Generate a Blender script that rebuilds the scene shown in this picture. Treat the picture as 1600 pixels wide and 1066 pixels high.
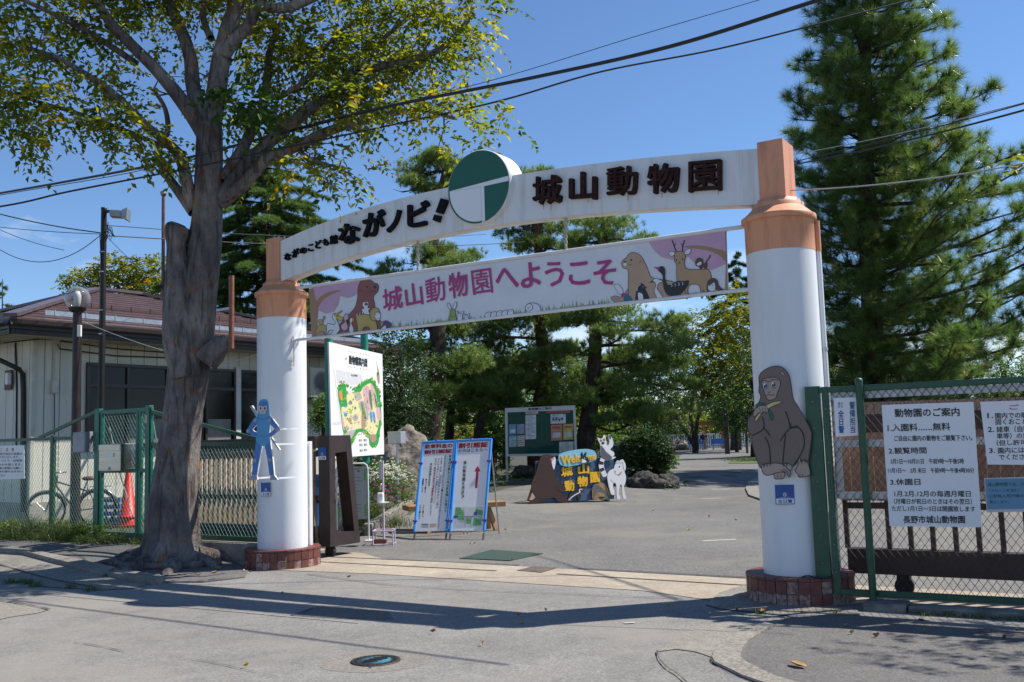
import bpy, bmesh, math, random
import numpy as np
from mathutils import Vector, noise as mnoise
random.seed(7); RNG = np.random.default_rng(11)
for _o in list(bpy.data.objects): bpy.data.objects.remove(_o)
SC = bpy.context.scene; COL = SC.collection
PI = math.pi

# ---------------------------------------------------------------- camera
CAM_F, PITCH, ROLL, EYE = 1503.3, .1035, .03, 1.6
_c, _s, _cr, _sr = math.cos(PITCH), math.sin(PITCH), math.cos(ROLL), math.sin(ROLL)
C_R = np.array([_cr, _s*_sr, -_c*_sr]); C_U = np.array([_sr, -_s*_cr, _c*_cr]); C_F = np.array([0, _c, _s])
C_O = np.array([0, 0, EYE])
cam = bpy.data.cameras.new('camera'); camo = bpy.data.objects.new('camera', cam); COL.objects.link(camo)
cam.sensor_fit = 'HORIZONTAL'; cam.sensor_width = 36; cam.lens = CAM_F/1600*36; cam.clip_end = 3000; cam.clip_start = .05
from mathutils import Matrix
camo.matrix_world = Matrix(((C_R[0], C_U[0], -C_F[0], 0), (C_R[1], C_U[1], -C_F[1], 0), (C_R[2], C_U[2], -C_F[2], EYE), (0, 0, 0, 1)))
SC.camera = camo

# ---------------------------------------------------------------- light
SUN_H = np.array([.965, .255]); SUN_H /= np.hypot(*SUN_H); SUN_EL = math.radians(53)
w = bpy.data.worlds.new('World'); SC.world = w; w.use_nodes = True
nt = w.node_tree; bg = nt.nodes['Background']; sky = nt.nodes.new('ShaderNodeTexSky')
sky.sky_type = 'NISHITA'; sky.sun_disc = False; sky.sun_elevation = SUN_EL; sky.sun_rotation = math.atan2(SUN_H[0], SUN_H[1])
sky.air_density = 1.0; sky.dust_density = 0.; sky.ozone_density = 8.; sky.altitude = 400
tcw = nt.nodes.new('ShaderNodeTexCoord'); mpw = nt.nodes.new('ShaderNodeMapping'); mpw.inputs['Scale'].default_value = (1, 1, 3.2); nt.links.new(tcw.outputs['Generated'], mpw.inputs[0])
nzw = nt.nodes.new('ShaderNodeTexNoise'); nzw.inputs['Scale'].default_value = 4.2; nzw.inputs['Detail'].default_value = 8; nzw.inputs['Roughness'].default_value = .58; nt.links.new(mpw.outputs[0], nzw.inputs['Vector'])
sxw = nt.nodes.new('ShaderNodeSeparateXYZ'); nt.links.new(tcw.outputs['Generated'], sxw.inputs[0])
mrw = nt.nodes.new('ShaderNodeMapRange'); mrw.inputs[1].default_value = .34; mrw.inputs[2].default_value = .06; mrw.inputs[3].default_value = -.16; mrw.inputs[4].default_value = .10; nt.links.new(sxw.outputs[2], mrw.inputs[0])
adw = nt.nodes.new('ShaderNodeMath'); nt.links.new(nzw.outputs[0], adw.inputs[0]); nt.links.new(mrw.outputs[0], adw.inputs[1])
rpw = nt.nodes.new('ShaderNodeValToRGB'); rpw.color_ramp.elements[0].position = .54; rpw.color_ramp.elements[1].position = .74; rpw.color_ramp.elements[1].color = (.75, .75, .75, 1); nt.links.new(adw.outputs[0], rpw.inputs[0])
mxw = nt.nodes.new('ShaderNodeMix'); mxw.data_type = 'RGBA'; nt.links.new(rpw.outputs[0], mxw.inputs[0]); nt.links.new(sky.outputs[0], mxw.inputs[6]); mxw.inputs[7].default_value = (7.2, 7.6, 8.0, 1)   # low broken cloud near the horizon
nt.links.new(mxw.outputs[2], bg.inputs[0]); bg.inputs[1].default_value = .108
sl = bpy.data.lights.new('sun', 'SUN'); sl.energy = 5.; sl.angle = math.radians(.53); sl.color = (1, .95, .87)
so = bpy.data.objects.new('sun', sl); COL.objects.link(so)
so.rotation_euler = Vector((SUN_H[0]*math.cos(SUN_EL), SUN_H[1]*math.cos(SUN_EL), math.sin(SUN_EL))).to_track_quat('Z', 'Y').to_euler()
so.location = (12, 4, 14)
SC.view_settings.view_transform = 'Standard'; SC.view_settings.look = 'None'; SC.view_settings.exposure = .48; SC.view_settings.gamma = 1
try:
    SC.cycles.max_bounces = 6; SC.cycles.diffuse_bounces = 3; SC.cycles.transparent_max_bounces = 8; SC.cycles.caustics_reflective = False; SC.cycles.caustics_refractive = False
    SC.cycles.use_denoising = True
except Exception: pass

# ---------------------------------------------------------------- survey helpers: photo pixel -> point of the place
def V(*a): return np.array(a, float)
def nrm(v): v = np.asarray(v, float); return v/np.linalg.norm(v)
def ray(x, y): return C_F + C_R*(x-800)/CAM_F + C_U*(533-y)/CAM_F
def atY(x, y, Y): d = ray(x, y); return C_O + d*(Y/d[1])
def onp(x, y, p, n): d = ray(x, y); return C_O + d*(np.dot(p-C_O, n)/np.dot(d, n))
PR = V(2.7257, 9.5442, 0); GA = .5714
G = V(-math.cos(GA), math.sin(GA), 0); PL = PR + 7.0642*G; N = V(-math.sin(GA), -math.cos(GA), 0); UP = V(0, 0, 1)
def sm(x, a, b): t = np.clip((x-a)/(b-a), 0, 1); return t*t*(3-2*t)
def zg(x, y):
    x = np.asarray(x, float); y = np.asarray(y, float)
    s = -((x-PR[0])*N[0]+(y-PR[1])*N[1]); t = (x-PR[0])*G[0]+(y-PR[1])*G[1]
    z = np.interp(s, [0, 120, 700], [0, 0, 4]) + .5*np.exp(-((x+3.0)/.75)**2-((y-19.9)/1.3)**2)      # flat park, a low flower bank
    return z + .2*sm(t, 7.3, 10)*sm(s, -2.4, -.2)
def gnd(x, y):
    d = ray(x, y); z = 0.
    for _ in range(30):
        p = C_O + d*((z-EYE)/d[2]); z = .5*z + .5*float(zg(p[0], p[1]))
    return p
def onz(p, dz=0): return V(p[0], p[1], float(zg(p[0], p[1]))+dz)

# ---------------------------------------------------------------- materials
MATS = {}
def M(name, col, rough=.6, metal=0., var=.12, vs=4., bump=0., bs=40., spec=.5, col2=None, ramp=(.35, .65), stretch=None, trans=0.):
    if name in MATS: return MATS[name]
    m = bpy.data.materials.new(name); m.use_nodes = True; t = m.node_tree; n = t.nodes; L = t.links
    b = n['Principled BSDF']; b.inputs['Roughness'].default_value = rough; b.inputs['Metallic'].default_value = metal
    b.inputs['Specular IOR Level'].default_value = spec
    if trans: b.inputs['Transmission Weight'].default_value = trans
    tc = n.new('ShaderNodeTexCoord'); src = tc.outputs['Object']
    if stretch:
        mp = n.new('ShaderNodeMapping'); mp.inputs['Scale'].default_value = stretch; L.new(src, mp.inputs[0]); src = mp.outputs[0]
    if var or col2:
        nz = n.new('ShaderNodeTexNoise'); nz.inputs['Scale'].default_value = vs; nz.inputs['Detail'].default_value = 6; nz.inputs['Roughness'].default_value = .65
        L.new(src, nz.inputs['Vector'])
        cr = n.new('ShaderNodeValToRGB'); L.new(nz.outputs[0], cr.inputs[0])
        cr.color_ramp.elements[0].position, cr.color_ramp.elements[1].position = ramp
        c2 = col2 if col2 else tuple(min(1, c*(1+var)) for c in col)
        c1 = col if col2 else tuple(c*(1-var) for c in col)
        cr.color_ramp.elements[0].color = (*c1, 1); cr.color_ramp.elements[1].color = (*c2, 1)
        L.new(cr.outputs[0], b.inputs['Base Color'])
    else: b.inputs['Base Color'].default_value = (*col, 1)
    if bump:
        nb = n.new('ShaderNodeTexNoise'); nb.inputs['Scale'].default_value = bs; nb.inputs['Detail'].default_value = 5
        L.new(src, nb.inputs['Vector']); bp = n.new('ShaderNodeBump'); bp.inputs['Strength'].default_value = bump; bp.inputs['Distance'].default_value = .02
        L.new(nb.outputs[0], bp.inputs['Height']); L.new(bp.outputs[0], b.inputs['Normal'])
    MATS[name] = m; return m

def leafmat(name, stops, transl=.35, rough=.45):
    """leaf colours spread over the leaves by a random value per leaf"""
    m = bpy.data.materials.new(name); m.use_nodes = True; t = m.node_tree; n = t.nodes; L = t.links
    b = n['Principled BSDF']; b.inputs['Roughness'].default_value = rough; b.inputs['Specular IOR Level'].default_value = .35
    at = n.new('ShaderNodeAttribute'); at.attribute_name = 'tone'
    cr = n.new('ShaderNodeValToRGB'); els = cr.color_ramp.elements
    els[0].position, els[0].color = stops[0][0], (*stops[0][1], 1); els[1].position, els[1].color = stops[-1][0], (*stops[-1][1], 1)
    for p, c in stops[1:-1]: e = els.new(p); e.color = (*c, 1)
    L.new(at.outputs['Fac'], cr.inputs[0]); L.new(cr.outputs[0], b.inputs['Base Color'])
    if transl:
        tr = n.new('ShaderNodeBsdfTranslucent'); hs = n.new('ShaderNodeHueSaturation'); hs.inputs['Value'].default_value = 1.7; hs.inputs['Saturation'].default_value = 1.1
        L.new(cr.outputs[0], hs.inputs['Color']); L.new(hs.outputs[0], tr.inputs['Color'])
        mx = n.new('ShaderNodeMixShader'); mx.inputs[0].default_value = transl
        L.new(b.outputs[0], mx.inputs[1]); L.new(tr.outputs[0], mx.inputs[2]); L.new(mx.outputs[0], n['Material Output'].inputs[0])
    MATS[name] = m; return m

def asphalt(name, base, agg, aggscale=220., stain=.25, crack=0., tint=None, stainsc=.55):
    m = bpy.data.materials.new(name); m.use_nodes = True; t = m.node_tree; n = t.nodes; L = t.links
    b = n['Principled BSDF']; b.inputs['Roughness'].default_value = .85; b.inputs['Specular IOR Level'].default_value = .3
    tc = n.new('ShaderNodeTexCoord')
    def nz(sc, det, ro=.6):
        x = n.new('ShaderNodeTexNoise'); x.inputs['Scale'].default_value = sc; x.inputs['Detail'].default_value = det; x.inputs['Roughness'].default_value = ro; L.new(tc.outputs['Object'], x.inputs['Vector']); return x.outputs[0]
    def rmp(src, p0, p1, c0, c1):
        r = n.new('ShaderNodeValToRGB'); r.color_ramp.elements[0].position = p0; r.color_ramp.elements[1].position = p1
        r.color_ramp.elements[0].color = (*c0, 1); r.color_ramp.elements[1].color = (*c1, 1); L.new(src, r.inputs[0]); return r.outputs[0]
    def mix(f, a, bb, mode='MIX'):
        x = n.new('ShaderNodeMix'); x.data_type = 'RGBA'; x.blend_type = mode
        if isinstance(f, float): x.inputs[0].default_value = f
        else: L.new(f, x.inputs[0])
        L.new(a, x.inputs[6]); L.new(bb, x.inputs[7]); return x.outputs[2]
    vo = n.new('ShaderNodeTexVoronoi'); vo.inputs['Scale'].default_value = aggscale*.45; L.new(tc.outputs['Object'], vo.inputs['Vector'])
    spk = rmp(vo.outputs['Color'], .25, .95, base, agg)
    big = rmp(nz(stainsc, 6, .7), .3, .72, tuple([1-stain]*3), tuple([1+stain*.4]*3))
    c = mix(1., spk, big, 'MULTIPLY')
    mid = rmp(nz(7., 5, .7), .3, .75, (.86, .85, .84), (1.1, 1.09, 1.07)); c = mix(1., c, mid, 'MULTIPLY')
    if tint:
        c = mix(rmp(nz(.35, 5, .7), .5, .62, (0, 0, 0), (.7, .7, .7)), c, rmp(nz(3., 2), 0, 1, tint, tint))
    if crack:
        vc = n.new('ShaderNodeTexVoronoi'); vc.feature = 'DISTANCE_TO_EDGE'; vc.inputs['Scale'].default_value = .32
        wn = n.new('ShaderNodeTexNoise'); wn.inputs['Scale'].default_value = 1.3; wn.inputs['Detail'].default_value = 6; L.new(tc.outputs['Object'], wn.inputs['Vector'])
        av = n.new('ShaderNodeVectorMath'); av.operation = 'ADD'; L.new(tc.outputs['Object'], av.inputs[0]); L.new(wn.outputs['Color'], av.inputs[1]); L.new(av.outputs[0], vc.inputs['Vector'])
        c = mix(1., c, rmp(vc.outputs['Distance'], .0, .006, tuple([1-crack]*3), (1, 1, 1)), 'MULTIPLY')
    L.new(c, b.inputs['Base Color'])
    bp = n.new('ShaderNodeBump'); bp.inputs['Strength'].default_value = .5; bp.inputs['Distance'].default_value = .008
    L.new(nz(aggscale*.5, 3), bp.inputs['Height']); L.new(bp.outputs[0], b.inputs['Normal'])
    MATS[name] = m; return m

# ---------------------------------------------------------------- mesh builder (world coordinates)
def cat_rom(pts, closed=True, k=4):
    P = np.array(pts, float); n = len(P); out = []
    rng = range(n if closed else n-1)
    for i in rng:
        if closed: a, b, c, d = P[(i-1) % n], P[i], P[(i+1) % n], P[(i+2) % n]
        else: a, b, c, d = P[max(i-1, 0)], P[i], P[i+1], P[min(i+2, n-1)]
        for j in range(k):
            t = j/k
            out.append(.5*((2*b)+(c-a)*t+(2*a-5*b+4*c-d)*t*t+(3*b-a-3*c+d)*t**3))
    if not closed: out.append(P[-1])
    return np.array(out)

class MB:
    def __init__(s): s.v = []; s.f = []; s.m = []; s.sm = []; s.mats = []; s.n = 0
    def mi(s, mat):
        if mat not in s.mats: s.mats.append(mat)
        return s.mats.index(mat)
    def add(s, verts, faces, mat, smooth=False):
        k = s.mi(mat); verts = np.asarray(verts, float)
        s.v.append(verts); s.f += [[i+s.n for i in f] for f in faces]; s.m += [k]*len(faces); s.sm += [smooth]*len(faces); s.n += len(verts); return s
    def box(s, c, size, mat, ax=None, bevel=0.):
        ax = ax if ax is not None else (V(1, 0, 0), V(0, 1, 0), UP)
        h = [d/2 for d in size]; c = np.asarray(c, float)
        if bevel:
            b = min(bevel, *[x*.9 for x in h]); vs = []; 
            bm = bmesh.new(); bmesh.ops.create_cube(bm, size=1)
            for v in bm.verts: v.co = Vector((v.co.x*size[0], v.co.y*size[1], v.co.z*size[2]))
            bmesh.ops.bevel(bm, geom=list(bm.edges), offset=b, segments=2, profile=.5, affect='EDGES')
            vs = [c+ax[0]*v.co.x+ax[1]*v.co.y+ax[2]*v.co.z for v in bm.verts]; fs = [[v.index for v in f.verts] for f in bm.faces]; bm.free()
            return s.add(vs, fs, mat)
        vs = [c+ax[0]*h[0]*i+ax[1]*h[1]*j+ax[2]*h[2]*k for i in (-1, 1) for j in (-1, 1) for k in (-1, 1)]
        return s.add(vs, [[0, 1, 3, 2], [4, 6, 7, 5], [0, 4, 5, 1], [2, 3, 7, 6], [0, 2, 6, 4], [1, 5, 7, 3]], mat)
    def bar(s, a, b, w, h, mat, up=UP, bevel=0.):
        a = np.asarray(a, float); b = np.asarray(b, float); d = b-a; L = np.linalg.norm(d); x = d/L
        y = np.cross(up, x); 
        if np.linalg.norm(y) < 1e-6: y = V(1, 0, 0)
        y = nrm(y); z = np.cross(x, y)
        return s.box((a+b)/2, (L, w, h), mat, (x, y, z), bevel)
    def prism(s, pts, off, mat, side=None, smooth_side=False):
        """planar polygon pts extruded by vector off (front at pts)"""
        P = np.asarray(pts, float); n = len(P); off = np.asarray(off, float)
        s.add(P, [list(range(n))], mat); s.add(P+off, [list(range(n))[::-1]], side or mat)
        s.add(np.vstack([P, P+off]), [[i, (i+1) % n, n+(i+1) % n, n+i] for i in range(n)], side or mat, smooth_side); return s
    def tube(s, pts, rad, mat, n=8, caps=True, smooth=True, jit=0.):
        P = np.asarray(pts, float); m = len(P); rad = np.full(m, rad, float) if np.isscalar(rad) else np.asarray(rad, float)
        T = np.gradient(P, axis=0); T /= np.linalg.norm(T, axis=1)[:, None]+1e-12
        a = V(0, 0, 1) if abs(T[0][2]) < .9 else V(1, 0, 0); u = nrm(np.cross(T[0], a)); vs = []
        for i in range(m):
            u = nrm(u-T[i]*np.dot(u, T[i])); v = np.cross(T[i], u)
            for k in range(n):
                th = 2*PI*k/n; d = u*math.cos(th)+v*math.sin(th); r = rad[i]
                if jit: r *= 1+jit*mnoise.noise(Vector((P[i]*1.6+d*.9)))+jit*.5*mnoise.noise(Vector((P[i]*V(1, 1, .5)*5+d*3)))
                vs.append(P[i]+d*r)
        fs = [[i*n+k, i*n+(k+1) % n, (i+1)*n+(k+1) % n, (i+1)*n+k] for i in range(m-1) for k in range(n)]
        s.add(vs, fs, mat, smooth)
        if caps: s.add(vs[:n], [list(range(n))[::-1]], mat); s.add(vs[-n:], [list(range(n))], mat)
        return s
    def lathe(s, prof, c, mat, n=32, axis=UP, smooth=True, caps=True):
        axis = nrm(axis); a = V(1, 0, 0) if abs(axis[0]) < .9 else V(0, 1, 0); u = nrm(np.cross(axis, a)); v = np.cross(axis, u); c = np.asarray(c, float)
        vs = [c+axis*z+(u*math.cos(2*PI*k/n)+v*math.sin(2*PI*k/n))*r for r, z in prof for k in range(n)]; m = len(prof)
        fs = [[i*n+k, i*n+(k+1) % n, (i+1)*n+(k+1) % n, (i+1)*n+k] for i in range(m-1) for k in range(n)]
        s.add(vs, fs, mat, smooth)
        if caps: s.add(vs[:n], [list(range(n))[::-1]], mat); s.add(vs[-n:], [list(range(n))], mat)
        return s
    def sphere(s, c, r, mat, n=16, m=10, sq=(1, 1, 1)):
        c = np.asarray(c, float); vs = [c+V(sq[0]*r*math.sin(PI*i/m)*math.cos(2*PI*k/n), sq[1]*r*math.sin(PI*i/m)*math.sin(2*PI*k/n), sq[2]*r*math.cos(PI*i/m)) for i in range(m+1) for k in range(n)]
        return s.add(vs, [[i*n+k, (i+1)*n+k, (i+1)*n+(k+1) % n, i*n+(k+1) % n] for i in range(m) for k in range(n)], mat, True)
    def text(s, body, bl, br, tl, mat, ext=.002, bold=0., nrm_dir=None, keep=False):
        """lettering whose bounding box is the parallelogram bl-br-tl (world points)"""
        bl, br, tl = (np.asarray(p, float) for p in (bl, br, tl))
        vs, fs = glyphs(body)
        x0, y0 = vs.min(0)-bold; x1, y1 = vs.max(0)+bold; U = (br-bl)/(x1-x0); W = (tl-bl)/(y1-y0)
        nn = nrm(np.cross(U, W)) if nrm_dir is None else nrm_dir
        k = 0 if not bold else (4 if bold < .015 else 8); offs = [(bold*math.cos(2*PI*i/k+.3), bold*math.sin(2*PI*i/k+.3)) for i in range(k)] + [(0, 0)]   # heavier strokes: the outline laid several times a hair apart
        ed = None
        if ext > .004:                       # side walls of raised letters
            ec = set((a_, b_) for f in fs for a_, b_ in zip(f, f[1:]+f[:1])); ed = [(a_, b_) for (a_, b_) in ec if (b_, a_) not in ec]
        for i, (ox, oy) in enumerate(offs):
            P = bl+np.outer(vs[:, 0]+ox-x0, U)+np.outer(vs[:, 1]+oy-y0, W); e_ = ext+.00012*i
            s.add(P+nn*e_, fs, mat)
            if ed: m_ = len(P); s.add(np.vstack([P+nn*e_, P]), [[a_, a_+m_, b_+m_, b_] for a_, b_ in ed], mat)
        return s
    def build(s, name, parent=None, loc=None, link=True):
        V_ = np.vstack(s.v) if s.v else np.zeros((0, 3))
        o0 = np.asarray(parent['_w'] if parent is not None else (loc if loc is not None else V_.mean(0)), float)
        me = bpy.data.meshes.new(name); me.from_pydata((V_-o0).tolist(), [], s.f)
        for m in s.mats: me.materials.append(m)
        me.polygons.foreach_set('material_index', s.m); me.polygons.foreach_set('use_smooth', s.sm); me.update()
        o = bpy.data.objects.new(name, me); COL.objects.link(o)
        if parent is not None: o.parent = parent
        else: o.location = o0
        o['_w'] = [float(x) for x in o0]
        return o

_GL = {}
def glyphs(body):
    k = body
    if k in _GL: return _GL[k]
    cu = bpy.data.curves.new('tmp', 'FONT'); cu.body = body; cu.resolution_u = 2; cu.fill_mode = 'FRONT'; cu.space_line = 1.0
    o = bpy.data.objects.new('tmp', cu); COL.objects.link(o); dg = bpy.context.evaluated_depsgraph_get()
    me = bpy.data.meshes.new_from_object(o.evaluated_get(dg))
    vs = np.array([v.co[:2] for v in me.vertices]); fs = [list(p.vertices) for p in me.polygons]
    bpy.data.objects.remove(o); bpy.data.curves.remove(cu); bpy.data.meshes.remove(me)
    _GL[k] = (vs, fs); return _GL[k]

class Tr:
    """traces flat artwork on a sign whose plane is (p, n); crop origin x0,y0 and crop scale"""
    def __init__(s, p, n, x0=0, y0=0, sc=1., base=.003, step=.0012):
        s.p, s.n, s.x0, s.y0, s.sc, s.base, s.step = np.asarray(p, float), nrm(n), x0, y0, sc, base, step
    def at(s, x, y, lay=0, h=None):
        q = onp(s.x0+x/s.sc, s.y0+y/s.sc, s.p, s.n); return q+s.n*((s.base+s.step*lay) if h is None else h)
    def pts(s, pp, lay=0, smooth=True, k=3, h=None):
        P = cat_rom(pp, True, k) if smooth else np.array(pp, float)
        return np.array([s.at(x, y, lay, h) for x, y in P])
    def poly(s, mb, pp, mat, lay=0, smooth=True, h=None):
        P = s.pts(pp, lay, smooth, h=h); mb.add(P, [list(range(len(P)))], mat); return s
    def slab(s, mb, pp, mat, thick, lay=0, smooth=True, side=None, h=None):
        mb.prism(s.pts(pp, lay, smooth, h=h), -s.n*thick, mat, side); return s
    def line(s, mb, pp, w, mat, lay=0, smooth=True, h=None):
        P = cat_rom(pp, False, 4) if smooth else np.array(pp, float); d = np.gradient(P, axis=0); d /= np.linalg.norm(d, axis=1)[:, None]+1e-9
        q = np.stack([-d[:, 1], d[:, 0]], 1)*w/2; A, B = P+q, P-q; n = len(P)
        vs = [s.at(x, y, lay, h) for x, y in np.vstack([A, B])]
        mb.add(vs, [[i, i+1, n+i+1, n+i] for i in range(n-1)], mat); return s
    def disc(s, mb, cx, cy, rx, ry, mat, lay=0, n=20, h=None):
        return s.poly(mb, [(cx+rx*math.cos(2*PI*k/n), cy+ry*math.sin(2*PI*k/n)) for k in range(n)], mat, lay, False, h)
    def shape(s, mb, pp, fill, edge, w, lay=0):          # outlined shape
        s.poly(mb, pp, fill, lay); P = list(pp)+[pp[0]]
        Q = cat_rom(pp, True, 3).tolist(); s.line(mb, Q+[Q[0]], w, edge, lay+.5, False); return s
    def text(s, mb, body, bl, br, tl, mat, lay=0, bold=0., ext=.002, h=None):
        mb.text(body, s.at(*bl, lay, h), s.at(*br, lay, h), s.at(*tl, lay, h), mat, ext, bold, s.n); return s

def thing(name, label, cat, loc, group=None):
    o = bpy.data.objects.new(name, None); COL.objects.link(o); o.location = tuple(float(x) for x in loc); o.empty_display_size = .2
    o['label'] = label; o['category'] = cat
    if group: o['group'] = group
    o['_w'] = [float(x) for x in loc]; return o
def tag(o, label, cat, group=None):
    o['label'] = label; o['category'] = cat
    if group: o['group'] = group
    return o
def setk(o, k): o['kind'] = k; return o
def copy_tree(o, parent=None):
    c = o.copy(); COL.objects.link(c)
    if parent is not None: c.parent = parent
    for ch in list(o.children): copy_tree(ch, c)
    return c

def raw_mesh(name, verts, faces, mat, parent=None, loc=(0, 0, 0), tone=None, smooth=False):
    """fast mesh from numpy: faces (n,k) array; tone per face-vertex-block value"""
    o0 = np.asarray(parent['_w'] if parent is not None else loc, float)
    me = bpy.data.meshes.new(name); v = (np.asarray(verts, np.float32)-o0.astype(np.float32)); f = np.asarray(faces, np.int32); k = f.shape[1]
    me.vertices.add(len(v)); me.vertices.foreach_set('co', v.ravel()); me.loops.add(f.size); me.loops.foreach_set('vertex_index', f.ravel())
    me.polygons.add(len(f)); me.polygons.foreach_set('loop_start', np.arange(0, f.size, k, dtype=np.int32)); me.polygons.foreach_set('loop_total', np.full(len(f), k, np.int32))
    if smooth: me.polygons.foreach_set('use_smooth', np.ones(len(f), bool))
    me.materials.append(mat); me.update(calc_edges=True)
    if tone is not None:
        a = me.attributes.new('tone', 'FLOAT', 'POINT'); a.data.foreach_set('value', np.asarray(tone, np.float32))
    o = bpy.data.objects.new(name, me); COL.objects.link(o)
    if parent is not None: o.parent = parent
    else: o.location = tuple(float(x) for x in o0)
    o['_w'] = [float(x) for x in o0]; return o

def unit(a): return a/(np.linalg.norm(a, axis=-1, keepdims=True)+1e-9)
def leaf_arrays(B, D, Nn, L, Wd, fold=.25):
    """folded diamond leaves: base B, direction D, normal Nn"""
    D = unit(D); S = unit(np.cross(D, Nn)); Nn = np.cross(S, D); L = L[:, None]; Wd = Wd[:, None]
    a = B; t = B+D*L-Nn*L*.12; l = B+D*L*.45+S*Wd/2+Nn*Wd*fold; r = B+D*L*.45-S*Wd/2+Nn*Wd*fold
    n = len(B); v = np.stack([a, l, t, r], 1).reshape(-1, 3); i = np.arange(n)*4
    f = np.concatenate([np.stack([i, i+2, i+1], 1), np.stack([i, i+3, i+2], 1)]); return v, f
def needle_arrays(B, D, L, Wd):
    D = unit(D); R = unit(RNG.normal(size=D.shape)); S = unit(np.cross(D, R)); n = len(B); Wd = np.asarray(Wd)[:, None]
    v = np.stack([B-S*Wd/2, B+S*Wd/2, B+D*L[:, None]], 1).reshape(-1, 3); i = np.arange(n)*3
    return v, np.stack([i, i+1, i+2], 1)
def drape(name, pts, off, mat, parent=None, maxlen=.5, thick=0.):
    """sheet laid on the ground inside a polygon of world (x,y) points"""
    bm = bmesh.new(); vs = [bm.verts.new((p[0], p[1], 0)) for p in pts]; f = bm.faces.new(vs)
    bmesh.ops.triangulate(bm, faces=[f])
    for _ in range(7):
        e = [e for e in bm.edges if e.calc_length() > maxlen]
        if not e or len(bm.verts) > 30000: break
        bmesh.ops.subdivide_edges(bm, edges=e, cuts=1); bmesh.ops.triangulate(bm, faces=list(bm.faces))
    co = np.array([v.co[:] for v in bm.verts]); z = zg(co[:, 0], co[:, 1])+off
    for v, zz in zip(bm.verts, z): v.co.z = zz
    for f in bm.faces:
        f.normal_update()
        if f.normal.z < 0: f.normal_flip()
    if thick:
        be = [e for e in bm.edges if e.is_boundary]
        r = bmesh.ops.extrude_edge_only(bm, edges=be)
        for g in r['geom']:
            if isinstance(g, bmesh.types.BMVert): g.co.z -= thick
    me = bpy.data.meshes.new(name); bm.to_mesh(me); bm.free(); me.materials.append(mat)
    o = bpy.data.objects.new(name, me); COL.objects.link(o); return o
def gpts(pp): return [gnd(x, y) for x, y in pp]
# ================================================================ materials in use
white_paint = M('white_paint', (.665, .665, .66), .45, col2=(.745, .755, .77), vs=2.3, ramp=(.26, .55), bump=.05, bs=14, stretch=(1.6, 1.6, .25))
beam_paint = M('beam_paint', (.56, .55, .52), .5, col2=(.72, .72, .72), vs=2.2, ramp=(.3, .5), stretch=(3, 3, .35))
orange_paint = M('orange_paint', (.50, .215, .11), .55, col2=(.68, .31, .17), vs=3.2, ramp=(.3, .52), stretch=(3, 3, .5))
green_emblem = M('green_emblem', (.006, .105, .068), .5, var=.05)
black_letter = M('black_letter', (.008, .008, .010), .75, var=.2, spec=.15)
rust_letter = M('rust_letter', (.035, .015, .013), .8, var=.5, vs=14, spec=.15)
rust_stain = M('rust_stain', (.45, .30, .2), .7, var=.2)
steel = M('galvanised_steel', (.45, .46, .47), .38, .9, var=.15, vs=9)
white_steel = M('white_steel', (.7, .7, .7), .4, var=.06)
dark_metal = M('dark_metal', (.02, .02, .022), .5, .3, var=.3)
cable_black = M('cable_black', (.012, .012, .014), .5, var=.1)
rope_mat = M('rope', (.45, .42, .36), .9, var=.2, vs=30)
sticker_blue = M('sticker_blue', (.012, .075, .30), .35, var=.05)
sign_white = M('sign_white', (.78, .78, .79), .35, var=.03, vs=2)
fence_green = M('fence_green', (.018, .075, .042), .4, .1, var=.18, vs=10, bump=.04)
teal_green = M('teal_green', (.01, .135, .085), .4, .05, var=.15, vs=8)
brown_gate = M('brown_gate', (.045, .029, .027), .42, .2, var=.18, vs=6)
concrete = M('concrete', (.30, .275, .235), .9, var=.25, vs=3.5, bump=.35, bs=60)
old_concrete = M('old_concrete', (.20, .19, .17), .92, var=.4, vs=4, bump=.5, bs=45)

# brick cladding: individual tiles stand proud of a mortar core
brick_red = M('brick_red', (.145, .042, .03), .55, var=.35, vs=9)
brick_pale = M('brick_limed', (.36, .26, .23), .8, col2=(.15, .045, .032), vs=22, ramp=(.4, .62))
mortar = M('mortar', (.16, .14, .13), .95, var=.2, vs=20)

# ================================================================ the ground
gx = np.unique(np.concatenate([np.linspace(-400, -30, 25), np.linspace(-30, 30, 121), np.linspace(30, 400, 25)]))
gy = np.unique(np.concatenate([np.linspace(-60, 0, 10), np.linspace(0, 45, 91), np.linspace(45, 120, 40), np.linspace(120, 1400, 40)]))
X, Y = np.meshgrid(gx, gy); Z = zg(X, Y)-.008
nv = np.stack([X, Y, Z], -1).reshape(-1, 3); nxx = len(gx); ii = np.arange(len(nv)).reshape(X.shape)
ff = np.stack([ii[:-1, :-1], ii[:-1, 1:], ii[1:, 1:], ii[1:, :-1]], -1).reshape(-1, 4)
soil = M('soil', (.055, .045, .033), .95, col2=(.05, .055, .028), vs=.7, bump=.5, bs=9)
setk(raw_mesh('ground', nv, ff, soil, smooth=True), 'structure')

road_m = asphalt('road_asphalt', (.195, .187, .178), (.31, .298, .282), 170, .3, .0, (.25, .23, .20))
path_m = asphalt('path_asphalt', (.105, .102, .097), (.27, .262, .25), 190, .28, .0, (.20, .185, .155), .3)
walk_m = asphalt('pavement_asphalt', (.115, .110, .107), (.195, .187, .178), 170, .22)
stone_m = asphalt('threshold_concrete', (.36, .305, .235), (.46, .40, .32), 120, .3, 0, (.30, .25, .2), 1.0)
kerb_m = asphalt('kerb_concrete', (.20, .185, .16), (.34, .32, .285), 110, .3, 0, (.2, .18, .15), 1.6)
gravel_m = asphalt('gravel_concrete', (.20, .185, .162), (.36, .335, .295), 230, .22, 0, None, 1.5)
seam_m = M('tar_seam', (.065, .06, .054), .9, var=.3, vs=8)

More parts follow.
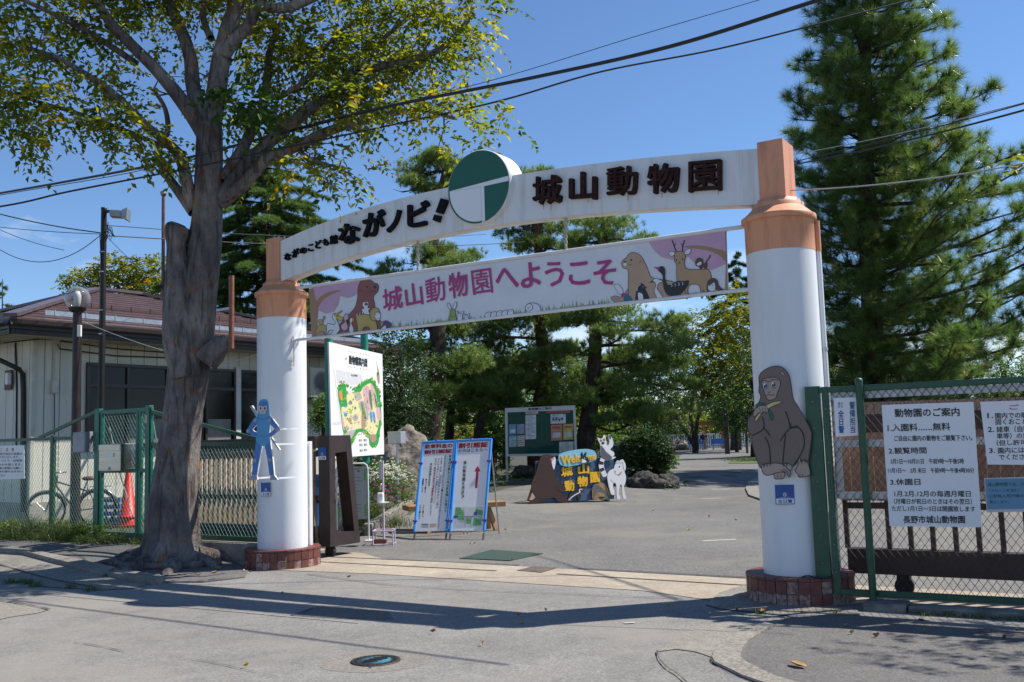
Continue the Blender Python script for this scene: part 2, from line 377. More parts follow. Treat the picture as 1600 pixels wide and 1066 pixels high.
gl = lambda t, s: V(*(PR+G*t-N*s)[:2])          # t along the gate line, s metres behind it
road_poly = [gl(-14, .3), gl(-2.2, .3), gl(0, .3), gl(7.0, .3), gl(7.9, -.3), gl(8.3, -.9), gl(9.7, -2.2), gl(12, -3.0), gl(18, -3.6), gl(60, -5), V(-60, -8), V(60, -8)]
setk(drape('road', road_poly, .004, road_m, maxlen=1.2), 'structure')
fl = V(3.3, 8.86, 0); FD = nrm(V(math.cos(.545), -math.sin(.545), 0)); FN = V(-math.sin(.545), -math.cos(.545), 0)
pth = [gl(7.9, .0), gl(7.9, 1.7)] + [g[:2] for g in gpts([(572, 836), (588, 832), (650, 793), (790, 764), (840, 756), (960, 757), (1050, 757), (1048, 740), (1044, 722), (1070, 708)])]
pth += [V(24, 118), V(34, 118)] + [g[:2] for g in gpts([(1300, 712), (1300, 745)])] + [V(13, 27), V(26, 24), V(26, -6), gl(-14, .0), gl(-1, .05), gl(0, .06)]
setk(drape('path', [p[:2] for p in pth], .004, path_m, maxlen=1.5), 'structure')
setk(drape('threshold',
     [gl(-14, -.1), gl(-.6, -.12), gl(-.2, -.55), gl(.6, -.52), gl(1.6, -.18), gl(3.4, -.2), gl(5.2, -.2), gl(6.9, -.42), gl(7.9, -.2), gl(8.2, 1.6), gl(7.0, 1.5), gl(6.2, 1.05), gl(4.7, 1.02), gl(2.4, 1.0), gl(0, .95), gl(-14, .9)], .009, stone_m, maxlen=.8), 'structure')
slot_m = M('rail_slot', (.05, .042, .035), .8, .3, var=.3, vs=10)
for i, pp in enumerate([[(506, 871), (640, 877), (812, 884.5)], [(494, 879), (640, 885.5), (776, 893.5)], [(903, 889.5), (1040, 896), (1172, 904)], [(870, 898.5), (1040, 908.5), (1176, 917)]]):
    q = gpts(pp); a, b = q[0], q[-1]; d = nrm(b-a); sd = V(-d[1], d[0], 0)*.018
    o = drape('rail_slot', [(a+sd)[:2], (b+sd)[:2], (b-sd)[:2], (a-sd)[:2]], .014, slot_m); setk(o, 'structure')
# worn pavement, kerbs and joints drawn as thin sheets of their own
def sheet(name, px, off, mat, **k): return setk(drape(name, [g[:2] for g in gpts(px)], off, mat, **k), 'structure')
def seam(px, w=.025, off=.02):
    q = np.array(gpts([tuple(p) for p in cat_rom(px, False, 4)])); T = np.gradient(q, axis=0); T[:, 2] = 0; T = unit(T); S = np.stack([-T[:, 1], T[:, 0], 0*T[:, 0]], 1)
    ww = w/2*(1+.6*RNG.normal(size=len(q)).clip(-1, 1)); A = q+S*ww[:, None]; B = q-S*ww[:, None]; n = len(q)
    v = np.vstack([A, B]); v[:, 2] = zg(v[:, 0], v[:, 1])+off
    setk(raw_mesh('joint', v, np.array([[i, i+1, n+i+1, n+i] for i in range(n-1)]), seam_m), 'structure')
c8 = lambda P: [(1000+x/2.6667, 780+y/2.6667) for x, y in P]
c6 = lambda P: [(x/2.6667, 780+y/2.6667) for x, y in P]
sheet('pavement', c8([(415, 665), (428, 630), (455, 595), (555, 535), (620, 490), (800, 478), (1000, 500), (1300, 535), (1600, 556), (2300, 620), (2600, 1100), (1500, 1000), (700, 790), (560, 748), (440, 690)]), .012, walk_m)
sheet('kerb', c8([(300, 668), (310, 640), (345, 605), (430, 550), (520, 525), (560, 533), (455, 597), (428, 632), (417, 667), (442, 690), (560, 748), (700, 790), (1500, 1000), (1400, 1010), (640, 820), (430, 748), (312, 690)]), .024, kerb_m, thick=.03)
sheet('gravel_patch', c8([(72, 640), (140, 598), (210, 560), (270, 528), (380, 520), (430, 548), (345, 604), (310, 640), (300, 664), (230, 640), (150, 630)]), .010, gravel_m)
sheet('pavement', c8([(275, 445), (330, 395), (440, 360), (560, 440), (900, 460), (920, 490), (610, 490), (330, 462)]), .014, kerb_m)
seam(c8([(72, 640), (78, 670), (110, 710), (150, 735), (190, 770), (240, 820)]), .010)
seam(c8([(305, 455), (420, 462), (640, 478), (780, 470), (920, 488)]), .015)
seam(c8([(298, 668), (312, 692), (430, 750), (640, 822)]), .010)
seam([(480, 898.5), (640, 918), (900, 931), (1130, 938.5)], .012, .016)
# left kerb, gutter slabs and pavement
sheet('pavement', c6([(-400, 175), (0, 160), (240, 178), (420, 165), (560, 160), (820, 175), (1040, 290), (1020, 330), (850, 350), (690, 350), (640, 335), (380, 283), (230, 250), (80, 218), (-400, 190)]), .02, walk_m, thick=.03)
sheet('kerb', c6([(-400, 190), (80, 216), (230, 250), (380, 283), (640, 335), (690, 350), (660, 357), (620, 357), (380, 310), (220, 268), (80, 230), (-400, 210)]), .07, kerb_m, thick=.09)
sheet('gutter', c6([(-400, 212), (80, 231), (220, 269), (380, 311), (620, 358), (560, 375), (430, 382), (200, 370), (0, 338), (-400, 300)]), .012, kerb_m)
seam(c6([(-100, 258), (0, 278), (200, 335), (420, 377)]), .02, .022)
sheet('gravel_patch', c6([(-300, 400), (0, 428), (110, 445), (205, 465), (150, 480), (60, 492), (0, 505), (-300, 520)]), .010, gravel_m)
seam(c6([(-100, 415), (0, 428), (110, 445), (205, 465)]), .03)
seam(c6([(1215, 488), (1290, 465), (1330, 452), (1420, 455), (1500, 462)]), .02, .016)
sheet('patch', c6([(1210, 488), (1325, 452), (1500, 462), (1620, 470), (1640, 505), (1400, 500)]), .007, walk_m)
seam(c6([(310, 602), (380, 612), (450, 625), (520, 642)]), .008, .014)
seam(c6([(700, 662), (850, 680), (1000, 712), (1150, 745)]), .006, .014)
chalk = M('road_chalk', (.42, .41, .39), .9, var=.1)
def thin_line(px, w, mat, off): 
    q = np.array(gpts(px)); d = nrm(q[-1]-q[0]); sd = V(-d[1], d[0], 0)*w/2
    setk(drape('line', [(q[0]+sd)[:2], (q[-1]+sd)[:2], (q[-1]-sd)[:2], (q[0]-sd)[:2]], off, mat), 'structure')
thin_line([(20, 925), (560, 975)], .025, asphalt('faint_line', (.25, .24, .225), (.34, .33, .31), 150), .0085)
sheet('mark', c8([(-70, 520), (-25, 517), (-20, 521), (-60, 524)]), .012, chalk)
q = gpts([(1020, 757)])[0]

for a_, b_ in (((1112, 765), (1142, 764.5)), ((1096, 779.5), (1126, 779)), ((1098, 846), (1150, 843.5))): thin_line([a_, b_], .11, chalk, .0085)
sheet('kerb', [(1215, 742), (1185, 746), (1170, 754), (1165, 765), (1170, 776), (1190, 783), (1215, 785), (1215, 776), (1195, 774), (1184, 765), (1195, 755), (1215, 752)], .05, kerb_m, thick=.06)
# fallen leaves
fl_m = [M('fallen_leaf_tan', (.45, .27, .09), .7), M('fallen_leaf_yellow', (.5, .36, .07), .7), M('fallen_leaf_brown', (.25, .12, .05), .7)]
FLV = [(1247, 1045, .17, 0, 'large tan fallen leaf lying on the pavement inside the curved kerb'), (1193, 959, .13, 2, 'curled brown fallen leaf lying just below the right brick plinth'), (1152, 957, .08, 0, 'small tan fallen leaf at the pavement joint left of the right plinth'),
       (335, 898, .09, 0, 'orange-tan fallen leaf lying before the roots of the big tree'), (810, 965, .05, 1, 'tiny yellow fallen leaf in the dark band of shadow on the road'), (570, 950, .05, 0, None), (1076, 830, .07, 1, None), (1150, 815, .06, 1, None), (1020, 800, .06, 0, None), (790, 830, .07, 1, None), (545, 905, .06, 2, None), (1480, 962, .07, 1, None), (1440, 975, .06, 2, None)]
_r = random.Random(12)
FLV += [(_r.uniform(360, 1150), _r.choice([_r.uniform(800, 880), _r.uniform(905, 1050)]), _r.uniform(.035, .07), _r.randrange(3), None) for _ in range(15)] + [(_r.uniform(1320, 1590), _r.uniform(975, 1005), .05, _r.randrange(3), None) for _ in range(9)] + [(_r.uniform(240, 400), _r.uniform(888, 905), .06, _r.randrange(3), None) for _ in range(9)]
for x, y, L, k, lab in FLV:
    p = gnd(x, y)+UP*.03; b = MB(); a = random.uniform(0, 6.28); d = V(math.cos(a), math.sin(a), 0); e = V(-d[1], d[0], 0)
    Pn = [p-d*L*.5, p-d*L*.2+e*L*.2+UP*.012, p+d*L*.2+e*L*.17+UP*.018, p+d*L*.5+UP*.006, p+d*L*.2-e*L*.17+UP*.014, p-d*L*.2-e*L*.2+UP*.009]
    b.add(Pn+[p-UP*.012], [[6, 0, 1], [6, 1, 2], [6, 2, 3], [6, 3, 4], [6, 4, 5], [6, 5, 0]], fl_m[k], True)
    tag(b.build('fallen_leaf', loc=p-UP*.02), lab or 'small dry fallen leaf lying flat on the ground', 'leaf', None if lab else 'small leaves scattered on the asphalt')

# manhole cover
def manhole():
    c = gnd(587, 1034)+UP*.004; R0 = .185
    iron = M('cast_iron', (.05, .045, .04), .6, .6, var=.4, vs=20, bump=.3, bs=60); blue = M('manhole_blue', (.02, .13, .20), .85, var=.2, vs=12)
    ring = asphalt('patched_asphalt', (.19, .17, .155), (.28, .26, .235), 150, .15)
    t = thing('manhole_cover', 'round iron manhole cover with a blue emblem set in the road', 'manhole cover', c)
    b = MB(); b.lathe([(R0, 0), (R0, .008), (R0-.02, .009), (R0-.06, .007), (.001, .007)], c, iron, 40); 
    for k in range(28):
        a = 2*PI*k/28; b.box(c+V(math.cos(a), math.sin(a), 0)*.15+UP*.008, (.025, .016, .006), iron, (V(math.cos(a), math.sin(a), 0), V(-math.sin(a), math.cos(a), 0), UP))
    b.build('iron_lid', t)
    b = MB(); b.lathe([(.115, .006), (.115, .0095), (.001, .0097)], c, blue, 36, caps=False); b.build('blue_emblem', t)
    b = MB()
    for k in range(-2, 3): b.box(c+V(.015*k, .037*k, .012), (.17-.03*abs(k), .012, .006), iron, (V(.96, .28, 0), V(-.28, .96, 0), UP))
    b.build('emblem_bars', t)
    setk(drape('patch', [(c+V(.42*math.cos(a), .36*math.sin(a), 0))[:2] for a in np.linspace(0, 2*PI, 30, False)], .0055, ring), 'structure')
manhole()
def lay_plate(name, px, mat, label, cat):
    P = [onz(g, .012) for g in gpts(px)]; b = MB(); b.prism([p+UP*.004 for p in P], -UP*.012, mat); tag(b.build(name), label, cat)
lay_plate('door_mat', [(718, 874), (768, 860.5), (848, 866.5), (797, 877.5)], M('green_mat', (.03, .062, .048), .95, var=.2, vs=30, bump=.6, bs=150), 'dark green mat lying on the path behind the threshold', 'mat')
lay_plate('drain_cover', [(808, 893), (832, 887), (871, 889), (846, 896.5)], M('rusty_plate', (.15, .11, .085), .7, .4, var=.3, vs=12), 'small rusty steel drain cover in the threshold concrete', 'drain cover')

# ================================================================ the gate arch
Rr = .337
gate = thing('gate_arch', 'white zoo gate arch on two round pillars with orange tops', 'gate', PR+G*3.53)
for which, c in (('right', PR), ('left', PL)):
    b = MB(); b.lathe([(Rr, .2), (Rr, 1.2), (Rr, 2.3), (Rr, 3.388)], c, white_paint, 72, caps=False); pil = b.build('pillar', gate)
    b = MB(); b.lathe([(Rr+.002, 3.388), (Rr+.002, 3.70), (Rr+.003, 3.701), (Rr+.028, 3.703), (Rr+.031, 3.706), (Rr+.031, 3.752), (Rr+.028, 3.757), (Rr+.012, 3.766), (Rr+.006, 3.767), (.262, 3.845), (.258, 3.847), (.256, 3.85), (.256, 3.885), (.252, 3.889), (.222, 3.897), (.218, 3.90), (.216, 3.93), (.2, 3.933)], c, orange_paint, 72)
    b.build('orange_capital', pil)
    # plinth: mortar core with two courses of tiles and a paved top
    b = MB(); r0 = .505; b.lathe([(r0-.012, -.1), (r0-.012, .237), (Rr-.05, .24)], c, mortar, 56)
    nt_ = 30
    for row, (z0, z1) in enumerate([(-.02, .108), (.118, .222)]):
        for k in range(nt_):
            a0 = 2*PI*(k+.04)/nt_; a1 = 2*PI*(k+.96)/nt_; am = (a0+a1)/2
            mat = brick_pale if (random.random() < (.45 if row == 0 else .12)) else brick_red
            ro = r0+random.uniform(-.003, .003)
            vs = [c+V(r*math.cos(a), r*math.sin(a), z) for z in (z0, z1) for r in (r0-.03, ro) for a in (a0, am, a1)]
            b.add(vs, [[3, 4, 10, 9], [4, 5, 11, 10], [9, 10, 7, 6], [10, 11, 8, 7], [0, 3, 9, 6], [5, 2, 8, 11]], mat)
    for k in range(nt_):
        a0 = 2*PI*(k+.04)/nt_; a1 = 2*PI*(k+.96)/nt_
        vs = [c+V(r*math.cos(a), r*math.sin(a), z) for z in (.23, .252) for r in (Rr+.004, r0+.006) for a in (a0, a1)]
        b.add(vs, [[4, 5, 7, 6], [2, 3, 7, 6], [0, 2, 6, 4], [1, 3, 7, 5]], brick_red)
    b.build('brick_plinth', pil)
    # square post above the capital
    tpos = c+UP*4.22; b = MB(); b.box(c+UP*4.225, (.25, .34, .60), orange_paint, (-G, N, UP), .008)
    b.box(c-N*.0+(-G)*.115+UP*4.225, (.05, .352, .585), orange_paint, (-G, N, UP)); b.build('post', gate)
    if which == 'right':
        rd = nrm(V(.95, -.05, 0)); b = MB(); b.tube([c+rd*(Rr+.035)+UP*z for z in (.25, 1, 2, 3.69)], .03, white_paint, 10); b.tube([c+rd*(Rr+.035)+UP*z for z in (3.40, 3.71)], .034, orange_paint, 10)
        for z in (1.1, 2.4): b.tube([c+rd*(Rr+.035)+UP*z, c+rd*(Rr+.035)+UP*(z+.03)], .037, steel, 10)
        b.build('drain_pipe', gate)
        b = MB(); bent = [c+V(-.1+.03*k, -.42-.01*k, .262+.015*math.sin(k*.9)) for k in range(9)]; b.tube(bent, .007, dark_metal, 5); b.build('loose_wire', gate)

# arched beam: traced upper and lower edges, 0.3 m thick
HB = .15
def tz(x, y, off=HB): q = onp(x, y, PR+N*off, N); return float((q-PR) @ G), float(q[2])
topE = [tz(*p) for p in [(1183.5, 232.5), (1090, 239.5), (1000, 248), (900, 260), (800, 273), (704.5, 292.7), (620, 312), (560, 329), (500, 350), (441, 376)]]
botE = [tz(*p) for p in [(1187, 320), (1100, 322), (1000, 328), (900, 337), (800, 347), (704, 363), (620, 381), (560, 397), (500, 416), (446, 437)]]
pt = np.polyfit([a for a, _ in topE], [z for _, z in topE], 4); pb = np.polyfit([a for a, _ in botE], [z for _, z in botE], 4)
ts = np.linspace(.125, 6.94, 40)
outl = [(t, np.polyval(pt, t)) for t in ts]+[(t, np.polyval(pb, t)) for t in ts[::-1]]
b = MB(); n = len(ts); At = np.array([PR+G*t+UP*np.polyval(pt, t) for t in ts]); Ab = np.array([PR+G*t+UP*np.polyval(pb, t) for t in ts])
vs = np.vstack([At+N*HB, Ab+N*HB, At-N*.05, Ab-N*.05])
fs = []
for i in range(n-1):
    fs += [[i, i+1, n+i+1, n+i], [2*n+i+1, 2*n+i, 3*n+i, 3*n+i+1], [i+1, i, 2*n+i, 2*n+i+1], [n+i, n+i+1, 3*n+i+1, 3*n+i]]
fs += [[0, n, 3*n, 2*n], [n-1, 3*n-1, 4*n-1, 2*n-1]]
b.add(vs, fs, beam_paint); beam = b.build('beam', gate)
bm_tr = lambda x0, y0, s: Tr(PR+N*HB, N, x0, y0, s, .002, .001)
T1 = bm_tr(440, 310, 5.926)
def letters(mb, T, chars, slope, mat, ext, bold):
    for ch, x0, y0, x1, y1 in chars:
        w_ = x1-x0; T.text(mb, ch, (x0, y1), (x1, y1-slope*w_), (x0, y0+slope*w_), mat, 0, bold*{'園': .5, '城': .75, '館': .5, '動': .6, '物': .85}.get(ch, 1), ext)
b = MB(); letters(b, T1, [('な', 545, 222, 738, 440), ('が', 770, 105, 972, 370), ('ノ', 990, 108, 1120, 324), ('ビ', 1183, 22, 1384, 282)], .14, black_letter, .05, .034)
T1.slab(b, [(1495, 5), (1560, 22), (1505, 150), (1447, 135)], black_letter, .05, smooth=False, h=.052); T1.slab(b, [(1437, 155), (1492, 170), (1472, 228), (1418, 208)], black_letter, .05, smooth=False, h=.052)
b.build('lettering', beam)
b = MB(); letters(b, T1, [('な', 34, 503, 97, 582), ('が', 108, 462, 167, 554), ('の', 178, 452, 240, 520), ('こ', 255, 424, 302, 497), ('ど', 322, 387, 377, 472), ('も', 388, 371, 445, 446), ('館', 456, 336, 527, 432)], .16, black_letter, .03, .026); b.build('lettering', beam)
T2 = bm_tr(780, 200, 2.9615)
b = MB(); letters(b, T2, [('城', 164, 220, 297, 360), ('山', 332, 203, 460, 342), ('動', 506, 178, 647, 320), ('物', 693, 164, 840, 310), ('園', 884, 151, 1035, 302)], .07, rust_letter, .055, .028); b.build('lettering', beam)
for x, y, h_, w_ in [(203, 358, 22, 5), (238, 358, 26, 4), (594, 318, 26, 5), (752, 308, 16, 4), (410, 338, 10, 4), (1012, 298, 12, 4)]: b = MB(); T2.poly(b, [(x, y-8), (x+w_, y-8), (x+w_*.7, y+h_), (x+w_*.2, y+h_*.8)], rust_stain, 0, False); b.build('rust_streak', beam)
# emblem drum
ec = PR+G*3.515+UP*4.635; er = .452
b = MB(); b.lathe([(er, -.10), (er, .215), (er-.012, .222)], ec, beam_paint, 72, N, caps=False); b.lathe([(er, -.10), (.001, -.10)], ec, beam_paint, 72, N, caps=False); em = b.build('emblem_drum', beam)
b = MB(); b.add([ec+N*.2215+(-G*math.cos(a)+UP*math.sin(a))*(er-.008) for a in np.linspace(0, 2*PI, 80, False)], [list(range(80))], green_emblem); b.build('green_disc', em)
b = MB(); ri = er*.93; h_ = N*.2245; f2 = lambda u, v_: ec+h_+(-G)*u+UP*v_
arc = [(ri*math.cos(a), ri*math.sin(a)) for a in np.linspace(math.radians(178), math.radians(276), 24)]
b.add([f2(-ri, .014)]+[f2(u, v_) for u, v_ in arc]+[f2(.045, -.01)], [list(range(26))], sign_white)
b.add([f2(-ri, .016), f2(.046, -.008), f2(er-.012, -.002), f2(er-.012, .058)][::1], [[0, 1, 2, 3]], sign_white)
b.add([f2(.047, -.006), f2(.047, -.44), f2(.09, -.43), f2(.09, -.004)], [[0, 1, 2, 3]], sign_white); b.build('white_mark', em)

# ================================================================ banner hung under the beam
BO = .06; bp = PR+N*BO; Bn = Tr(bp, N, 0, 0, 1, .0, .0007)
ban = thing('banner', 'long white welcome banner printed with cartoon animals, hung under the arch', 'banner', onp(810, 465, bp, N))
vinyl = M('banner_vinyl', (.68, .69, .72), .5, var=.05, vs=2.5, bump=.04, bs=5)
tl, tr_, br_, bl_ = [onp(x, y, bp, N) for x, y in [(482, 449), (1135, 360), (1138.5, 455), (487, 528)]]
nu, nvv = 90, 8; vs = []; 
def bpt(a, c_): return (tl*(1-a)+tr_*a)*(1-c_)+(bl_*(1-a)+br_*a)*c_
for i in range(nu+1):
    for j in range(nvv+1): a, c_ = i/nu, j/nvv; vs.append(bpt(a, c_)+N*(.004*math.sin(a*40)*math.sin(c_*3)-.004))
k = nvv+1; fs = [[i*k+j, i*k+j+1, (i+1)*k+j+1, (i+1)*k+j] for i in range(nu) for j in range(nvv)]
b = MB(); b.add(vs, fs, vinyl, True); b.add([v-N*.004 for v in vs], [f[::-1] for f in fs], vinyl, True); b.build('fabric', ban)
pk = M('art_pink', (.56, .33, .46), .5, var=.04); mag = M('art_magenta', (.42, .035, .19), .5, var=.05); trunkm = M('art_trunk', (.36, .21, .115), .5, var=.05)
redbrown = M('art_redbrown', (.26, .085, .07), .5, var=.05); tan = M('art_tan', (.47, .31, .20), .5, var=.04); gold = M('art_gold', (.48, .36, .10), .5, var=.04); ink = M('art_ink', (.02, .02, .024), .5, var=0)
grey_w = M('art_white', (.70, .72, .75), .5, var=.02); art_green = M('art_green', (.30, .38, .12), .6, var=.2, vs=30); art_yellow = M('art_yellow', (.62, .46, .03), .5, var=.04); art_lpink = M('art_light_pink', (.6, .40, .47), .5, var=.04); beak = M('art_orange', (.6, .28, .05), .5, var=.05); art_blue = M('art_blue', (.03, .15, .24), .5, var=.05); art_brown = M('art_brown', (.10, .055, .04), .5, var=.05); skin_a = M('art_skin', (.42, .28, .22), .5, var=.04)
b = MB()
# letters
T8 = Tr(bp, N, 590, 390, 4.2105, .001, .0007)
for ch, bl, br, tlp in [('城', (40, 414), (170, 385), (30, 264)), ('山', (190, 384), (305, 360), (174, 236)), ('動', (325, 359), (452, 332), (310, 198)), ('物', (475, 328), (602, 302), (461, 162)), ('園', (630, 302), (763, 284), (613, 140)), ('へ', (780, 262), (930, 250), (773, 126)), ('よ', (944, 260), (1077, 242), (936, 94)), ('う', (1112, 250), (1237, 234), (1093, 88)), ('こ', (1260, 240), (1399, 228), (1255, 88)), ('そ', (1427, 242), (1577, 230), (1415, 76))]:
    T8.text(b, ch, bl, br, tlp, mag, 6, .020*{'園': .5, '城': .8, '動': .7}.get(ch, 1), .0005)
b.build('lettering', ban)
# left group of animals
Ta = Tr(bp, N, 480, 430, 10.15, .001, .0007); a_ = MB(); S = Ta.shape
Ta.poly(a_, [(95, 190), (850, 75), (830, 130), (800, 280), (740, 330), (640, 360), (520, 330), (515, 330), (490, 470), (420, 580), (300, 615), (180, 560), (150, 420), (120, 300)], pk, 0, False)
Ta.poly(a_, [(25, 225), (95, 205), (150, 420), (180, 560), (165, 720), (175, 1000), (80, 1010)], trunkm, 1, False); Ta.poly(a_, [(150, 415), (250, 310), (400, 250), (540, 245), (440, 285), (330, 340), (230, 420), (175, 520)], trunkm, 1)
S(a_, [(850, 100), (900, 70), (960, 70), (1030, 95), (1065, 130), (1110, 135), (1135, 190), (1115, 270), (1055, 340), (1075, 460), (1090, 560), (1180, 780), (1150, 880), (900, 940), (480, 960), (520, 780), (650, 640), (760, 510), (800, 350), (808, 200)], redbrown, ink, 9, 2)
Ta.disc(a_, 952, 188, 10, 20, ink, 4); Ta.disc(a_, 1078, 190, 24, 24, ink, 4); Ta.line(a_, [(1095, 260), (1020, 250), (970, 290)], 8, ink, 4); Ta.line(a_, [(820, 245), (880, 250)], 8, ink, 4)
S(a_, [(880, 450), (905, 425), (950, 430), (968, 410), (975, 480), (960, 520), (1010, 530), (975, 560), (995, 620), (940, 640), (915, 640), (890, 590), (865, 545), (905, 530), (885, 490)], grey_w, ink, 6, 4); Ta.disc(a_, 940, 462, 28, 22, art_brown, 6)
S(a_, [(790, 650), (880, 620), (1000, 640), (1080, 720), (1110, 800), (1105, 900), (1010, 915), (985, 830), (900, 830), (870, 930), (810, 935), (800, 800), (780, 720)], gold, ink, 9, 5)
S(a_, [(1000, 590), (1040, 530), (1090, 515), (1140, 550), (1160, 620), (1130, 700), (1060, 725), (1010, 690)], gold, ink, 9, 7); S(a_, [(1075, 610), (1110, 590), (1150, 590), (1170, 660), (1150, 715), (1110, 715), (1075, 660)], grey_w, ink, 6, 9)
Ta.disc(a_, 1090, 622, 7, 10, ink, 11); Ta.disc(a_, 1133, 605, 7, 10, ink, 11); Ta.line(a_, [(1120, 690), (1150, 690)], 6, ink, 11)
for i in range(5): Ta.line(a_, [(790+22*i, 655-10*i), (800+22*i, 620-10*i)], 12, ink if i % 2 else grey_w, 8, False)
S(a_, [(330, 770), (430, 790), (450, 740), (410, 690), (400, 640), (440, 605), (480, 640), (470, 700), (510, 800), (515, 880), (440, 950), (380, 940), (420, 880), (350, 880), (315, 950), (310, 850)], grey_w, ink, 7, 6)
S(a_, [(430, 620), (470, 610), (565, 555), (480, 640), (440, 650)], art_yellow, ink, 5, 8); S(a_, [(470, 650), (580, 680), (520, 725), (480, 700)], art_yellow, ink, 5, 8)
S(a_, [(590, 640), (620, 610), (655, 640), (660, 700), (620, 720), (640, 780), (650, 840), (600, 880), (550, 850), (545, 790), (600, 750), (585, 690)], art_lpink, ink, 6, 7); S(a_, [(640, 700), (660, 720), (655, 770), (635, 740)], ink, ink, 3, 9); Ta.line(a_, [(590, 880), (590, 960)], 7, art_lpink, 8, False)
S(a_, [(680, 720), (690, 690), (720, 680), (725, 740), (705, 760), (740, 850), (730, 910), (680, 910), (670, 840), (690, 780)], grey_w, ink, 6, 8); S(a_, [(722, 690), (750, 675), (750, 730), (722, 730)], beak, ink, 4, 9)
S(a_, [(180, 800), (230, 790), (290, 800), (315, 840), (300, 940), (260, 900), (200, 900), (135, 960), (150, 860)], gold, ink, 6, 6); S(a_, [(140, 960), (200, 900), (250, 895), (300, 970), (300, 990), (130, 1005)], skin_a, ink, 6, 7)
S(a_, [(180, 720), (215, 700), (250, 710), (265, 650), (290, 670), (255, 740), (255, 790), (200, 780)], tan, ink, 6, 7)
S(a_, [(1170, 750), (1210, 730), (1240, 750), (1230, 800), (1180, 830)], art_green, ink, 5, 7); S(a_, [(1230, 730), (1280, 730), (1340, 780), (1310, 830), (1250, 840), (1200, 900), (1140, 890), (1190, 820)], M('art_purple', (.12, .04, .16), .5), ink, 5, 8); S(a_, [(1150, 890), (1230, 800), (1260, 830), (1220, 890)], grey_w, ink, 4, 9)
# right group
Tb = Tr(bp, N, 950, 360, 8.0, .001, .0007); S = Tb.shape
Tb.poly(a_, [(500, 110), (1470, -8), (1475, 420), (1300, 500), (1150, 470), (1000, 330), (820, 370), (660, 330), (570, 240), (530, 180)], pk, 0, False)
Tb.poly(a_, [(940, 205), (1080, 190), (1200, 195), (1350, 230), (1470, 270), (1478, 400), (1400, 320), (1250, 255), (1080, 230)], trunkm, 1); Tb.poly(a_, [(1462, 0), (1476, 0), (1497, 750), (1462, 760), (1475, 400)], trunkm, 1, False)
S(a_, [(230, 340), (270, 290), (330, 278), (400, 310), (450, 380), (500, 490), (550, 590), (700, 620), (850, 660), (1000, 790), (1080, 830), (900, 860), (640, 885), (400, 910), (260, 900), (255, 820), (255, 600), (250, 495), (190, 470), (170, 410), (190, 375)], tan, ink, 7, 2)
Tb.disc(a_, 293, 372, 11, 13, ink, 4); Tb.disc(a_, 213, 425, 22, 20, grey_w, 4); Tb.disc(a_, 213, 395, 14, 10, ink, 4); Tb.line(a_, [(390, 405), (420, 390), (400, 378)], 6, ink, 4, False); Tb.line(a_, [(250, 430), (300, 435)], 6, ink, 4, False)
S(a_, [(835, 290), (880, 265), (940, 270), (970, 310), (955, 400), (960, 450), (1000, 485), (1150, 490), (1250, 490), (1290, 560), (1290, 650), (1235, 700), (1260, 830), (1230, 835), (1190, 740), (1190, 840), (1165, 840), (1140, 690), (1010, 690), (1000, 850), (970, 840), (960, 730), (880, 690), (860, 560), (860, 430), (835, 390)], M('art_deer', (.44, .28, .15), .5, var=.04), ink, 7, 4)
S(a_, [(835, 275), (790, 265), (760, 290), (790, 325), (830, 310)], grey_w, ink, 6, 5); S(a_, [(960, 270), (1000, 235), (1040, 240), (1020, 290), (965, 305)], grey_w, ink, 6, 5)
for xx in (805, 960): sg = 1 if xx < 880 else -1; Tb.line(a_, [(xx, 125), (xx+sg*25, 200), (xx+sg*50 if sg > 0 else xx-25, 265)], 14, ink, 6, False); Tb.line(a_, [(xx+sg*25, 200), (xx+sg*30+sg*12, 165)], 8, ink, 6, False)
Tb.disc(a_, 856, 375, 8, 13, ink, 6); Tb.disc(a_, 936, 365, 8, 13, ink, 6); Tb.disc(a_, 895, 400, 9, 7, ink, 6); Tb.line(a_, [(880, 420), (895, 415), (912, 420)], 5, ink, 6, False)
S(a_, [(640, 460), (690, 455), (715, 500), (715, 600), (760, 690), (860, 640), (960, 635), (1010, 630), (1000, 690), (930, 780), (850, 820), (760, 815), (710, 750), (690, 660), (685, 560), (630, 500)], ink, ink, 5, 7); Tb.poly(a_, [(570, 460), (650, 462), (655, 490), (610, 485)], mag, 9, False)
for i in range(4): Tb.line(a_, [(790+45*i, 670-8*i), (805+45*i, 690-8*i), (795+45*i, 710-8*i)], 6, grey_w, 9)
Tb.line(a_, [(812, 815), (812, 870)], 8, ink, 7, False); Tb.line(a_, [(905, 800), (903, 860)], 8, ink, 7, False)
S(a_, [(360, 740), (375, 690), (420, 665), (455, 690), (470, 740), (500, 800), (525, 880), (480, 890), (450, 850), (440, 900), (380, 905), (345, 880), (350, 810)], ink, ink, 4, 6); S(a_, [(375, 790), (400, 780), (435, 800), (445, 860), (430, 900), (390, 895)], grey_w, ink, 3, 8); Tb.poly(a_, [(450, 700), (500, 712), (460, 725)], ink, 8, False); Tb.line(a_, [(365, 760), (370, 710), (410, 675)], 9, grey_w, 8); Tb.disc(a_, 440, 710, 11, 11, mag, 9)
S(a_, [(560, 625), (610, 600), (650, 620), (690, 640), (640, 660), (615, 720), (650, 780), (700, 860), (640, 860), (600, 820), (580, 760), (600, 690), (590, 655)], grey_w, ink, 6, 6); Tb.poly(a_, [(515, 660), (560, 628), (572, 650)], ink, 8, False)
